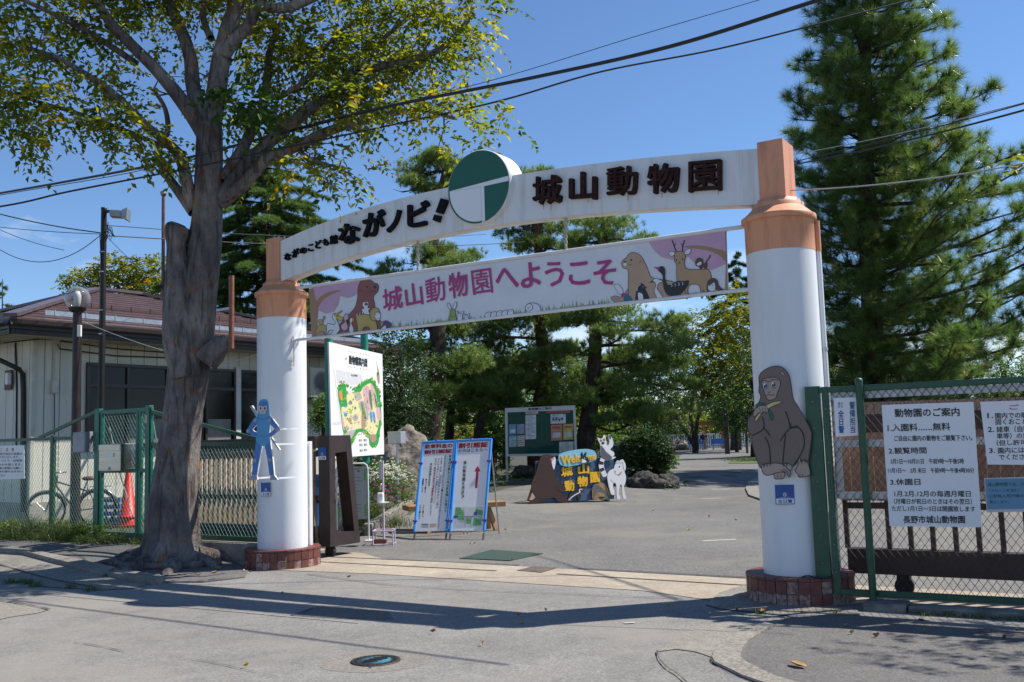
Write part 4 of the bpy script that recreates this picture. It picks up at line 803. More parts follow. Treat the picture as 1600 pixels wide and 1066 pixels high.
b = MB(); b.box(LF+lu*1.0+UP*(zb/2-.06), (2.3, .22, zb+.02), old_concrete, (lu, N, UP), .01); tag(b.build('concrete_footing'), 'dark concrete footing between the tree roots and the left brick plinth', 'footing')
# wicket
wk = thing('wicket_gate', 'teal green chain-link wicket gate beside the big tree', 'gate', onz(LF+lu*lt(190, 740)))
t0, t1, t2 = lt(153, 760), lt(217, 760), lt(252, 760); zt_ = 2.30; z0 = lp(185, 838)[2]
def wbar(mb, ta, za, tb, zb_, w_=.06, d_=.05, off=.0, mat=None): mb.bar(LF+lu*ta+N*off+UP*za, LF+lu*tb+N*off+UP*zb_, d_, w_, mat or teal_green, bevel=.004) if abs(za-zb_) < abs(ta-tb) else mb.box(LF+lu*(ta+tb)/2+N*off+UP*(za+zb_)/2, (w_, d_, abs(zb_-za)), mat or teal_green, (lu, N, UP), .004)
zm = lp(185, 736)[2]; zt_ = lp(185, 640)[2]
b = MB(); wbar(b, t0, z0-.03, t0, zt_+.03, .12, .08); b.build('post', wk)
b = MB(); wbar(b, t2+.3, z0-.03, t2+.3, zt_+.03, .10, .08); b.build('post', wk)
for (ta, tb, nm) in ((t0-.1, t1+.035, 'leaf'), (t1-.035, t2+.25, 'leaf')):
    b = MB(); wbar(b, ta, z0, ta, zt_, .055); wbar(b, tb, z0, tb, zt_, .055); wbar(b, ta, z0+.03, tb, z0+.03, .07, .05, .002); wbar(b, ta, zt_-.03, tb, zt_-.03, .06, .05, .002); wbar(b, ta, zm, tb, zm, .06, .05, .002); lf = b.build('leaf_frame', wk)
    b = MB(); a_, b2 = sorted((ta, tb)); chain(b, LF, -lu, UP, [(-b2, z0+.05), (-a_, z0+.05), (-a_, zm), (-b2, zm)], teal_wire, .075, .0026); chain(b, LF, -lu, UP, [(-b2, zm), (-a_, zm), (-a_, zt_-.03), (-b2, zt_-.03)], teal_wire, .075, .0026); b.build('chain_link_mesh', wk)
b = MB(); 
for pp in ([(171, 668), (186, 735), (208, 810)], [(238, 650), (246, 700)]): b.tube([lp(x, y, .03) for x, y in pp], .008, teal_wire, 6)
b.box(lp(229, 655, .03), (.06, .03, .13), M('yellowed_plastic', (.5, .47, .3), .5), (lu, N, UP), .005); b.build('latch_cord', wk)
# far-left length
ff_ = thing('chain_link_fence', 'green chain-link fence with weeds at its foot, left of the wicket', 'fence', onz(LF+lu*lt(82, 760)))
tE = lt(-120, 760); b = MB(); b.bar(LF+lu*t0+UP*(lp(150, 683)[2]), LF+lu*tE+UP*(lp(-120, 693)[2]), .045, .05, fence_green); b.build('rail', ff_)
b = MB(); b.bar(LF+lu*(t0+.02)+UP*lp(150, 642)[2], LF+lu*lt(62, 686)+UP*lp(62, 684)[2], .04, .05, fence_green); b.build('brace', ff_)
for x in (82, -60):
    tt = lt(x, 760); b = MB(); b.box(LF+lu*tt+UP*1.0, (.08, .07, 1.84), fence_green, (lu, N, UP), .005); b.build('post', ff_)
b = MB(); chain(b, LF+N*.01, -lu, UP, [(-tE, .2), (-t0, .2), (-t0, lp(150, 684)[2]), (-tE, lp(-120, 694)[2])], teal_wire, .07, .0022); b.build('chain_link_mesh', ff_)
# caution board on the fence
def lboard(name, px, off, mat, label, lines, origin):
    t = thing(name, label, 'sign', lp((px[0][0]+px[2][0])/2, (px[0][1]+px[2][1])/2, off)); Tp = Tr(LF+N*off, N, *origin, .0005, .001)
    b = MB(); Tp.slab(b, [((x-origin[0])*origin[2], (y-origin[1])*origin[2]) for x, y in px], mat, .006, 0, False, h=0.); b.build('panel', t)
    b = MB()
    for ln_ in lines: Tp.text(b, ln_[0], *ln_[1:4], ln_[4], 1, .01, .0005)
    b.build('lettering', t); return t
lboard('caution_sign', [(-40, 698), (37.5, 696), (38.5, 748), (-40, 750.5)], .045, sign_white, 'white caution sign with red heading on the far left fence', [('ご　注　意', (5, 157), (135, 154), (4, 125), red_ink), ('園内での商売行為及び営業は', (-130, 195), (215, 192), (-131, 170), ink), ('ことわりいたします。', (-60, 224), (188, 222), (-61, 200), ink), ('自動車・バイク・自転車', (-100, 260), (215, 257), (-101, 235), ink), ('の乗り入れを禁じます。', (-100, 298), (212, 294), (-101, 274), ink), ('ご来園の皆様にお願い', (-60, 330), (205, 327), (-61, 308), ink), ('園内に動物を連れ込まない', (-130, 362), (222, 360), (-131, 340), ink), ('でください', (-60, 402), (50, 400), (-61, 378), ink)], (0, 680, 6.154))
# letter box and meter box
def frame_box(c, size, mat, ax, bev=.006): b = MB(); b.box(c, size, mat, ax, bev); return b
lb = thing('letter_box', 'brushed stainless letter box mounted on the green wicket', 'letter box', lp(182, 715, .12))
stain_m = M('brushed_stainless', (.42, .40, .37), .28, .95, var=.15, vs=3, stretch=(.3, .3, 12))
q0, q1 = lp(155, 716, .19), lp(188, 716, .19); wd = np.linalg.norm(q1-q0)+.02; cz = lp(171, 715, .19)
frame_box(cz-N*.16, (wd, .32, .42), stain_m, (lu, N, UP), .008).build('case', lb)
b = MB(); b.box(cz+N*.003+UP*.15, (wd*.97, .012, .10), stain_m, (lu, N, UP), .004); b.build('flap', lb)
b = MB(); b.box(cz+N*.006+UP*.04-lu*.0, (wd*.4, .006, .06), sign_white, (lu, N, UP)); b.build('name_label', lb)
b = MB(); b.lathe([(.022, 0), (.02, .012), (.001, .014)], cz-UP*.17, steel, 12, N); b.build('lock', lb)
mb_ = thing('meter_box', 'grey metal meter box hung on the fence beside the wicket post', 'box', lp(135, 692, .08))
frame_box(lp(135.5, 691, .0)+N*.07, (.34, .14, .33), M('grey_box', (.27, .28, .30), .5, .1, var=.08), (lu, N, UP), .006).build('case', mb_)
b = MB(); b.box(lp(135.5, 691, .0)+N*.143, (.31, .008, .30), M('grey_box_lid', (.30, .31, .33), .5, .1), (lu, N, UP), .003); b.tube([lp(141, 692, .155), lp(140.5, 699, .16), lp(139, 703, .155)], .006, steel, 6); b.build('lid', mb_)
# ================================================================ office building behind the left fence
def siding(name, ax, c1, c2, pitch):
    m = bpy.data.materials.new(name); m.use_nodes = True; t = m.node_tree; n = t.nodes; L = t.links; b = n['Principled BSDF']; b.inputs['Roughness'].default_value = .55
    ge = n.new('ShaderNodeNewGeometry'); dt = n.new('ShaderNodeVectorMath'); dt.operation = 'DOT_PRODUCT'; L.new(ge.outputs['Position'], dt.inputs[0]); dt.inputs[1].default_value = tuple(ax/pitch)
    fr = n.new('ShaderNodeMath'); fr.operation = 'FRACT'; L.new(dt.outputs['Value'], fr.inputs[0])
    cr = n.new('ShaderNodeValToRGB'); cr.color_ramp.interpolation = 'CONSTANT'; cr.color_ramp.elements[0].color = (*c2, 1); cr.color_ramp.elements[1].position = .045; cr.color_ramp.elements[1].color = (1, 1, 1, 1); L.new(fr.outputs[0], cr.inputs[0])
    nz = n.new('ShaderNodeTexNoise'); nz.inputs['Scale'].default_value = 1.1; nz.inputs['Detail'].default_value = 7; mp = n.new('ShaderNodeMapping'); mp.inputs['Scale'].default_value = (3, 3, .4); tc = n.new('ShaderNodeTexCoord'); L.new(tc.outputs['Object'], mp.inputs[0]); L.new(mp.outputs[0], nz.inputs['Vector'])
    c = n.new('ShaderNodeValToRGB'); c.color_ramp.elements[0].position = .3; c.color_ramp.elements[1].position = .7; c.color_ramp.elements[0].color = (*[x*.82 for x in c1], 1); c.color_ramp.elements[1].color = (*c1, 1); L.new(nz.outputs[0], c.inputs[0])
    mx = n.new('ShaderNodeMix'); mx.data_type = 'RGBA'; mx.blend_type = 'MULTIPLY'; mx.inputs[0].default_value = 1; L.new(c.outputs[0], mx.inputs[6]); L.new(cr.outputs[0], mx.inputs[7]); L.new(mx.outputs[2], b.inputs['Base Color'])
    bp = n.new('ShaderNodeBump'); bp.inputs['Strength'].default_value = .6; bp.inputs['Distance'].default_value = .02; L.new(cr.outputs[0], bp.inputs['Height']); L.new(bp.outputs[0], b.inputs['Normal']); return m
bu = nrm(V(.60, .80, 0)); bv = V(-bu[1], bu[0], 0); br_n = -bv                       # along right wall / away behind / outward
B0 = atY(47, 800, 20); B0[2] = .2
bl_ = thing('office_building', 'single-storey cream clad office with a brown metal hip roof', 'building', B0)
Lb, Wb, ze = 9.2, 9.0, None
soff = onp(200, 538, B0, br_n)[2]; ze = soff
wall_m = siding('cream_siding', bu, (.70, .68, .58), (.13, .11, .085), .33); wall_m2 = siding('cream_siding_side', bv, (.70, .68, .58), (.13, .11, .085), .33)
conc_base = M('base_concrete', (.36, .33, .28), .9, var=.2, vs=3, bump=.2)
b = MB()
Lw = Lb
b.box(B0+bu*Lw/2+bv*Wb/2+UP*(ze/2+.25), (Lw, Wb, ze-.3), wall_m, (bu, bv, UP))
wl = b.build('wall', bl_)
b = MB(); b.box(B0-bu*.004+bv*(Wb/2+.03)+UP*(ze/2+.25), (.008, Wb-.04, ze-.32), wall_m2, (bu, bv, UP)); b.build('wall', bl_)
b = MB(); b.box(B0+bu*Lw/2+bv*Wb/2+UP*.12, (Lw+.06, Wb+.06, .62), conc_base, (bu, bv, UP)); b.build('foundation', bl_)
b = MB(); b.box(B0-bu*.01-bv*.01+UP*(ze/2+.25), (.07, .07, ze-.3), M('corner_trim', (.55, .53, .45), .5), (bu, bv, UP)); b.build('corner_trim', bl_)
roof_m = M('brown_roof', (.105, .06, .055), .42, .25, var=.2, vs=2.5); fascia_m = M('dark_fascia', (.028, .02, .018), .45, .1, var=.2); soffit_m = M('soffit', (.42, .38, .31), .8, var=.12, vs=2)
ov = .95; zE = ze+.06; e0, e1, e2, e3 = [B0+bu*a+bv*c_+UP*zE for a, c_ in ((-ov, -ov), (Lb+ov, -ov), (Lb+ov, Wb+ov), (-ov, Wb+ov))]
apx = onp(150, 455, B0+bv*(Wb/2), br_n); ra = float((apx-B0) @ bu); zr = apx[2]
r0 = B0+bu*ra+bv*Wb/2+UP*(zr-B0[2]); r1 = B0+bu*(Lb-ra)+bv*Wb/2+UP*(zr-B0[2])
for q in (e0, e1, e2, e3): q[2] = zE+.18
roof = MB(); 
def rib_face(p0, p1, q1, q0, nr):
    """sheet roof laid in overlapping courses, eave p0-p1 up to ridge q0-q1"""
    for k in range(nr):
        a, c_ = k/nr, (k+1)/nr; A, Bq, Cq, Dq = p0*(1-a)+q0*a, p1*(1-a)+q1*a, p1*(1-c_)+q1*c_, p0*(1-c_)+q0*c_
        roof.add([A+UP*.035, Bq+UP*.035, Cq, Dq, A, Bq], [[0, 1, 2, 3], [4, 5, 1, 0]], roof_m)
rib_face(e0, e1, r1, r0, 15); rib_face(e1, e2, r1, r1, 15); rib_face(e2, e3, r0, r1, 15); rib_face(e3, e0, r0, r0, 15)
rf_ = roof.build('roof', bl_)
b = MB()
for p, q in ((e0, r0), (e1, r1), (e2, r1), (e3, r0), (r0, r1)):
    m_ = 18
    for k in range(m_):
        a, c_ = p*(1-k/m_)+q*k/m_, p*(1-(k+1)/m_)+q*(k+1)/m_; b.bar(a+UP*.07, c_+UP*.07, .26, .07, M('ridge_cap', (.16, .12, .13), .35, .4, var=.2, vs=3))
b.build('ridge_cap', rf_)
b = MB()
for p, q, o_ in ((e0, e1, -bv), (e1, e2, bu), (e2, e3, bv), (e3, e0, -bu)):
    b.bar(p-UP*.10, q-UP*.10, .04, .19, fascia_m); b.bar(p-UP*.235+o_*-.06, q-UP*.235+o_*-.06, .05, .12, fascia_m)
    gpt = [o_*.02-UP*.02, o_*.03-UP*.10, o_*.08-UP*.13, o_*.13-UP*.10, o_*.14-UP*.02]; n_ = 5
    b.add([p+g_ for g_ in gpt]+[q+g_ for g_ in gpt], [[i, i+1, n_+i+1, n_+i] for i in range(4)], fascia_m)
b.build('gutter', rf_)
b = MB(); b.add([q-UP*.26+V(0, 0, 0) for q in (e0, e1, e2, e3)], [[0, 1, 2, 3]], soffit_m); b.build('soffit', rf_)
# snow guards on the roof
b = MB(); up_r = (r0-e0); 
for fz, m_ in ((.085, steel), (.36, roof_m)):
    A = e0*(1-fz)+r0*fz; Bq = e1*(1-fz)+r1*fz; b.bar(A+(Bq-A)*.05+UP*.10, Bq-(Bq-A)*.05+UP*.10, .02, .10 if m_ is steel else .06, m_)
    for k in range(14): c_ = A+(Bq-A)*(.07+.066*k); b.bar(c_+UP*.05, c_+UP*.17, .04, .02, m_, up=bu)
b.build('snow_guard', rf_)
# windows in the right wall
glass_m = M('dark_glass', (.02, .018, .016), .12, var=.3, vs=.7, spec=.22); wframe = M('window_frame', (.05, .04, .034), .4, .3, var=.1); wpane2 = M('window_blind', (.22, .20, .18), .3, var=.3, vs=1.2, spec=.25)
wall_p = B0-bv*.012; uo = lambda x: float((onp(x, 640, wall_p, br_n)-B0) @ bu); zo = lambda x, y: onp(x, y, wall_p, br_n)[2]
zt, zb_ = zo(200, 572), zo(200, 700)
def window(u0, u1, z0, z1, div, trans):
    b = MB(); P = lambda u, z, o=0: B0+bu*u-bv*o+UP*(z-B0[2]); 
    for (a, c_) in ((u0, u1),):
        b.bar(P(a-.03, z1, .03), P(c_+.03, z1, .03), .07, .07, wframe); b.bar(P(a-.03, z0, .04), P(c_+.03, z0, .04), .10, .06, wframe)
        for u in (a, c_): b.box(P(u, (z0+z1)/2, .03), (.07, .07, z1-z0), wframe, (bu, bv, UP))
        if trans: b.bar(P(a, trans, .03), P(c_, trans, .03), .06, .08, wframe)
        for d in div: b.box(P(a+(c_-a)*d, (z0+z1)/2, .028), (.06, .05, z1-z0), wframe, (bu, bv, UP))
    f = b.build('window', bl_); b = MB(); b.add([P(u0, z0, .006), P(u1, z0, .006), P(u1, z1, .006), P(u0, z1, .006)], [[0, 1, 2, 3]], glass_m)
    b.add([P(u0+(u1-u0)*.5, z0+.1, .009), P(u1-.1, z0+.1, .009), P(u1-.1, z0+(z1-z0)*.35, .009), P(u0+(u1-u0)*.5, z0+(z1-z0)*.35, .009)], [[0, 1, 2, 3]], wpane2); b.build('pane', f); return f
ztr = zo(200, 604)
window(uo(136), uo(262), zb_, zt, (.48,), ztr); window(uo(275), uo(366), zb_, zt, (.5,), ztr); window(uo(374), uo(455), zb_, zt, (.5,), ztr)
b = MB(); u_ = (uo(366)+uo(374))/2; b.box(B0+bu*u_-bv*.05+UP*((zt+zb_)/2-B0[2]), (.14, .08, zt-zb_+.2), M('white_trim', (.62, .61, .58), .5), (bu, bv, UP)); b.build('mullion_post', bl_)
# pipes, conduit and boxes on the wall
wp = lambda x, y, o=.03: onp(x, y, B0-bv*o, br_n)
b = MB(); b.tube([wp(86, 536), wp(84.5, 540), wp(84, 600)], .022, M('conduit', (.5, .48, .42), .5), 8); b.box(wp(86, 604, .06), (.13, .10, .30), M('conduit_box', (.55, .53, .48), .5), (bu, bv, UP), .01); b.tube([wp(85, 612, .04), wp(85, 690, .04)], .01, dark_metal, 6); b.build('meter_conduit', bl_)
b = MB()
for pp in ([(90, 538), (93, 545), (180, 556), (262, 559)], [(95, 533), (180, 545), (262, 551)], [(5, 536), (60, 530), (110, 531)]): b.tube([wp(x, y, .08) for x, y in pp], .014, cable_black, 6)
b.build('wall_cable', bl_)
sw = lambda x, y, o=.03: onp(x, y, B0-bu*o, -bu)
b = MB(); b.tube([sw(-20, 555, .5), sw(0, 563, .45), sw(30, 577, .16), sw(35, 584, .06), sw(36, 610, .06), sw(36, 800, .06)], .05, fascia_m, 10); b.build('downpipe', bl_)
b = MB(); b.box(sw(13, 594, .05), (.02, .30, .42), M('lamp_board', (.09, .045, .03), .6), (bu, bv, UP), .004); b.box(sw(13, 592, .12), (.10, .10, .26), sign_white, (bu, bv, UP), .02); b.build('wall_lamp', bl_)
b = MB(); b.tube([sw(24, 536, .03), sw(26, 600, .03), sw(25, 740, .03)], .018, dark_metal, 6); b.build('wall_pipe', bl_)
# air conditioner
ac = thing('air_conditioner', 'cream outdoor air-conditioner unit on the office wall behind the left pillar', 'air conditioner', wp(500, 600, .3))
acm = M('ac_cream', (.55, .52, .44), .5, var=.05); c = wp(503, 599, .30); b = MB(); b.box(c, (1.15, .40, .80), acm, (bu, bv, UP), .02); b.build('case', ac)
b = MB(); 
for k in range(5): b.lathe([(.10+.05*k, .205), (.108+.05*k, .212)], c-bu*.18, M('ac_grille', (.32, .30, .27), .5), 24, -bv)
b.build('fan_grille', ac); b = MB(); b.box(c-UP*.45, (1.0, .5, .05), steel, (bu, bv, UP)); b.box(c-UP*.55+bu*.4+bv*.1, (.05, .4, .25), steel, (bu, bv, UP)); b.build('bracket', ac)
# rusty stub pipe at the eave
p0 = atY(361.5, 545, 21.0); p1 = atY(361.8, 431, 21.0); b = MB(); b.tube([p0, p1], .06, M('copper_rust', (.26, .10, .06), .5, .3, var=.3, vs=8), 12); b.bar(p0+UP*.9, p0+UP*.9+bv*1.3, .05, .05, steel)
tag(b.build('vent_pipe'), 'short rust-red vent pipe standing up at the office eave', 'pipe')

# ================================================================ poles
pole_m = M('dark_brown_pole', (.035, .022, .02), .45, .3, var=.25, vs=5)
gl_m = bpy.data.materials.new('clear_globe'); gl_m.use_nodes = True
_n = gl_m.node_tree.nodes; _L = gl_m.node_tree.links; _p = _n['Principled BSDF']; _p.inputs['Roughness'].default_value = .05; _p.inputs['Base Color'].default_value = (.38, .41, .43, 1)
_t = _n.new('ShaderNodeBsdfTransparent'); _t.inputs[0].default_value = (.86, .88, .9, 1); _m = _n.new('ShaderNodeMixShader'); _lw = _n.new('ShaderNodeLayerWeight'); _lw.inputs[0].default_value = .35; _r = _n.new('ShaderNodeValToRGB'); _r.color_ramp.elements[0].color = (.06, .06, .06, 1); _r.color_ramp.elements[1].color = (.75, .75, .75, 1)
_L.new(_lw.outputs['Facing'], _r.inputs[0]); _L.new(_r.outputs[0], _m.inputs[0]); _L.new(_t.outputs[0], _m.inputs[1]); _L.new(_p.outputs[0], _m.inputs[2]); _L.new(_m.outputs[0], _n['Material Output'].inputs[0])
YL = 18.2; pb_ = atY(117.5, 800, YL); pb_[2] = .1; pt_ = atY(121, 484, YL); gc = atY(121, 466.5, YL)
lamp = thing('street_lamp', 'dark pole lamp with a clear glass globe behind the left fence', 'lamp', onz(pb_))
b = MB(); pm = pb_*.5+pt_*.5; b.tube([pb_, pm, pt_], [.095, .085, .08], pole_m, 16); b.lathe([(.08, 0), (.15, .05), (.16, .1)], pt_-UP*.06, pole_m, 20); b.build('pole', lamp)
b = MB(); b.sphere(gc, .232, gl_m, 32, 20); b.build('globe', lamp); b = MB(); b.lathe([(.03, -.16), (.06, -.1), (.07, .05), (.04, .14), (.001, .15)], gc, M('lamp_bulb', (.7, .7, .68), .4), 16); b.build('bulb', lamp)
b = MB(); b.box(atY(125.5, 518, YL)-V(-.02, .08, 0), (.07, .06, .22), sign_white, None, .006); b.build('control_box', lamp)
YP = 19; q0 = atY(157, 700, YP); q0[2] = .1; q1 = atY(162.5, 327, YP)
fp_ = thing('flood_light_pole', 'tall black pole with a floodlight and wires in front of the office', 'pole', onz(q0))
b = MB(); b.tube([q0, q1], [.068, .056], M('black_pole', (.018, .015, .015), .45, .3, var=.2), 14); b.lathe([(.058, 0), (.06, .03), (.001, .04)], q1, dark_metal, 14); pl_ = b.build('pole', fp_)
b = MB()
for y in (395, 426, 486, 523): q = atY(160.6-.015*(y-400), y, YP); b.tube([q, q+UP*.025], .066, steel, 12)
b.build('clamp', fp_)
b = MB(); f0 = atY(168, 331, YP); f1 = atY(173, 331, YP); b.bar(q1-UP*.06, f1-V(0, .05, 0), .05, .05, dark_metal)
fh = M('flood_housing', (.32, .33, .34), .4, .6, var=.1); c = atY(184.5, 335, YP-.1); ax = (nrm(V(.94, -.25, -.06)), None, None); x_ = nrm(V(.985, .12, -.07)); y_ = nrm(np.cross(UP, x_)); z_ = np.cross(x_, y_)
b.box(c-x_*.02, (.24, .20, .14), fh, (x_, y_, z_), .02); b.prism([c+x_*.10+y_*a+z_*d for a, d in ((-.12, -.075), (.12, -.075), (.12, .075), (-.12, .075))], x_*.0001, fh)
vs = [c+x_*.10+y_*a+z_*d for a, d in ((-.12, -.075), (.12, -.075), (.12, .075), (-.12, .075))]+[c+x_*.19+y_*a+z_*d for a, d in ((-.15, -.11), (.15, -.11), (.15, .11), (-.15, .11))]
b.add(vs, [[0, 1, 5, 4], [1, 2, 6, 5], [2, 3, 7, 6], [3, 0, 4, 7]], fh); b.box(c+x_*.195, (.02, .31, .235), fh, (x_, y_, z_), .004); b.build('floodlight', fp_)
b = MB()
for k in range(9):
    s0 = atY(162+random.uniform(-5, 14), 345+random.uniform(0, 22), YP-.08); b.tube([s0, s0+V(random.uniform(-.1, .1), .02, -.1), s0+V(random.uniform(-.12, .12), 0, -.22), s0+V(random.uniform(-.06, .06), 0, -.1)], .008, cable_black, 5)
b.tube([atY(156, 366, YP-.06), atY(157, 390, YP-.06), atY(157.5, 430, YP-.06), atY(157, 520, YP-.06)], .008, cable_black, 5); b.build('wire_bundle', fp_)
YF = 33; a0 = atY(254.5, 640, YF); a0[2] = 0.4; a1 = atY(255.3, 306, YF)
fg = thing('flag_pole', 'thin rusty flag pole with a ball top rising behind the office', 'pole', a0); b = MB(); b.tube([a0, a1], [.07, .055], M('rusty_pole', (.15, .085, .07), .6, .3, var=.3), 10); b.build('pole', fg); b = MB(); b.sphere(a1+UP*.08, .11, M('ball_finial', (.3, .27, .25), .35, .6), 14, 10); b.build('finial', fg)

# ================================================================ overhead cables
def cable(pts, r, label, name='overhead_cable', mat=None, n=40, group='overhead cables and wires'):
    P = cat_rom(pts, False, 8); b = MB(); b.tube(P, r, mat or cable_black, 6); tag(b.build(name), label, 'cable', group)
k_ = (SUN_H/math.tan(SUN_EL))
s1, s2 = gnd(70, 945), gnd(640, 1020); sd_ = nrm(s2-s1)
def wire_over(px):
    """the point on the sight line whose shadow lands on the long wire shadow across the road"""
    x, y = px; d = ray(x, y); nn = V(-sd_[1], sd_[0], 0)
    # shadow of C_O+d*t : p - k*z ; solve nn.(p_xy - k*z - s1)=0
    kk = V(k_[0], k_[1], 0); a = nn @ (d-kk*d[2]); c = nn @ (C_O-kk*EYE-s1); return C_O+d*(-c/a)
ends = [(-260, 345), (0, 302), (250, 256), (430, 211), (600, 168), (830, 122), (1050, 72), (1283, -1), (1500, -66)]
W_ = [wire_over(p) for p in ends]
for q in W_[:1]: pass
cable(W_, .021, 'thick black overhead cable crossing the whole sky in front of the big tree')
cable([atY(x, y, 12.5) for x, y in [(-260, 352), (0, 305), (240, 262), (500, 190), (760, 128), (1000, 55), (1186, 0), (1350, -50)]], .005, 'hair-thin black wire running just above the thick overhead cable')
cable([atY(x, y, 13) for x, y in [(-260, 360), (0, 323), (110, 299), (300, 262), (440, 232), (600, 198), (780, 158), (940, 112), (1120, 77), (1300, 32), (1500, -20)]], .013, 'twisted black overhead cable, second below the thick one')
def span(p, q, sag, r, label, mat=None, group='overhead cables and wires'):
    pts = [p*(1-t)+q*t-UP*sag*4*t*(1-t) for t in np.linspace(0, 1, 9)]; cable(pts, r, label, mat=mat, group=group)
pw = atY(158, 366, YP)
span(atY(-300, 225, 17), atY(157, 364, YP), .25, .012, 'black wire from the floodlight pole, uppermost of those going left')
span(atY(-200, 325, 20), pw, .1, .007, 'thin wire reaching the floodlight pole from the left, nearly level')
span(atY(-60, 335, 19), atY(158, 367, YP), .75, .008, 'thin black wire sagging deeply in a loop left of the floodlight pole')
span(atY(-150, 260, 21), atY(100, 391, 19.5), .3, .007, 'thin black wire slanting down behind the globe lamp')
span(atY(163, 352, YP), atY(760, 366, 36), .2, .009, 'thin black wire from the floodlight pole passing behind the big tree, upper one')
span(atY(163, 368, YP), atY(820, 378, 36), .2, .012, 'twisted black wire from the floodlight pole passing behind the big tree, lower one')
span(atY(163, 366, YP), atY(300, 470, 30), .2, .006, 'hair-thin wire dropping from the floodlight pole towards the office ridge')
span(wp(128, 514, 1.2) if False else atY(128, 502, 18.2), atY(300, 560, 18.5), .05, .007, 'pale blue-grey cord from the globe lamp slanting down to the right', mat=M('cord_blue', (.25, .36, .40), .5))
span(atY(300, 560, 15.9), PL+UP*2.98-G*(-.30), .12, .007, 'pale blue cord tied between the big tree and the left pillar', mat=M('cord_blue', (.25, .36, .40), .5))
span(PR+UP*4.02-G*.14, atY(1660, 243, 8.6), .06, .007, 'pale grey guy wire tied to the right post and leading right', mat=M('wire_grey', (.35, .35, .34), .5))
span(atY(1230, 243, 15), atY(1680, 139, 9), .05, .006, 'thin pale wire crossing the tall pine, uppermost of three', mat=M('wire_grey', (.35, .35, .34), .5))
span(atY(1225, 260, 15), atY(1680, 150, 9), .05, .012, 'black wire crossing the tall pine, lower of the close pair')
span(atY(1230, 255, 15), atY(1680, 140, 9), .03, .007, 'thin black wire crossing the tall pine, upper of the close pair')

# ================================================================ things standing in the forecourt
def plane_from(pA, pB, back=0.):
    """plane through ground points pA-pB leaning back"""
    u = pB-pA; u = nrm(u*V(1, 1, 0)); nh = V(u[1], -u[0], 0)
    if nh[1] > 0: nh = -nh
    upv = nrm(UP-nh*back); return u, nrm(np.cross(u, upv)) if np.dot(np.cross(u, upv), nh) > 0 else -nrm(np.cross(u, upv)), upv
# --- two sign stands
blue_frame = M('blue_frame', (.04, .27, .72), .35, var=.05, vs=4); knob_r = M('red_cap', (.5, .03, .03), .4); knob_b = M('blue_clamp', (.02, .08, .45), .4); leg_m = M('stand_leg', (.10, .10, .11), .45, .6, var=.15)
green_ink = M('green_ink', (.01, .20, .09), .5); map_g = M('map_green', (.12, .36, .12), .5, var=.3, vs=30); map_grey = M('map_grey', (.42, .43, .45), .5, var=.2, vs=25)
gA = gnd(647, 844.5); gB = gA+V(.968, -.25, 0); su, sn_, sup = plane_from(gA, gB, .48); sp = gA
T6 = Tr(sp, sn_, 635, 680, 6.273, .002, .0008)
def sign_stand(fr, legs, label, content):
    t = thing('sign_stand', label, 'sign stand', (T6.at(*legs[0])+T6.at(*legs[1]))/2*V(1, 1, 0), 'pair of blue framed sign stands')
    (a, b2, c, d) = fr; b = MB(); T6.slab(b, fr, sign_white, .012, 0, False); b.build('panel', t)
    b = MB()
    for p, q in ((a, b2), (b2, c), (d, a)): P, Q = T6.at(*p, h=.004), T6.at(*q, h=.004); b.tube([P, Q], .024, blue_frame, 12); b.sphere(P, .024, blue_frame, 12, 8); b.sphere(Q, .024, blue_frame, 12, 8)
    f = b.build('frame', t)
    for fa in (.24, .89):
        for p, q in ((b2, c), (a, d)): b = MB(); P = T6.at(p[0]+(q[0]-p[0])*fa, p[1]+(q[1]-p[1])*fa, h=.03); b.sphere(P, .017, knob_r, 10, 8); b.box(P-su*.02, (.035, .03, .03), knob_b, (su, sn_, sup), .005); b.box(P+su*.02, (.03, .03, .03), knob_b, (su, sn_, sup), .005); b.build('clamp', f)
    b = MB()
    for fa in (.45,): P = T6.at(a[0]+(b2[0]-a[0])*fa, a[1]+(b2[1]-a[1])*fa, h=.01)+sup*.02; b.sphere(P, .018, knob_r, 10, 8); b.box(P-su*.025, (.035, .03, .035), knob_b, (su, sn_, sup), .005)
    b.build('clamp', f)
    for lg_ in legs:
        b = MB(); P = T6.at(*lg_, h=0.); b.tube([P+sup*.12, P*V(1, 1, 0)+UP*.005], .017, leg_m, 8); b.build('leg', t)
    nb = -nrm(V(sn_[0], sn_[1], 0)); top_l, top_r = T6.at(*a, h=-.02), T6.at(*b2, h=-.02)
    for P, lg_ in ((top_l, legs[0]), (top_r, legs[1])):
        Q = T6.at(*lg_)*V(1, 1, 0)+nb*1.0; b = MB(); b.tube([P-sup*.15, Q], .013, steel, 8); b.build('leg', t)
    b = MB(); content(b); b.build('lettering', t)
    return t
def vtext(b, s, x0, y0, x1, y1, mat, bold=.0, lay=1):                # one column of characters read downwards (x0,y0 top)
    n = len(s); step = (y1-y0)/n; h_ = step*.86
    for i, ch in enumerate(s):
        if ch == ' ': continue
        f = (i+.5)/n; cx = x0+(x1-x0)*f; cy = y0+step*(i+.5); T6.text(b, ch, (cx-h_*.42, cy+h_*.5), (cx+h_*.42, cy+h_*.5), (cx-h_*.42+.5, cy-h_*.5), mat, lay, bold, .0004)
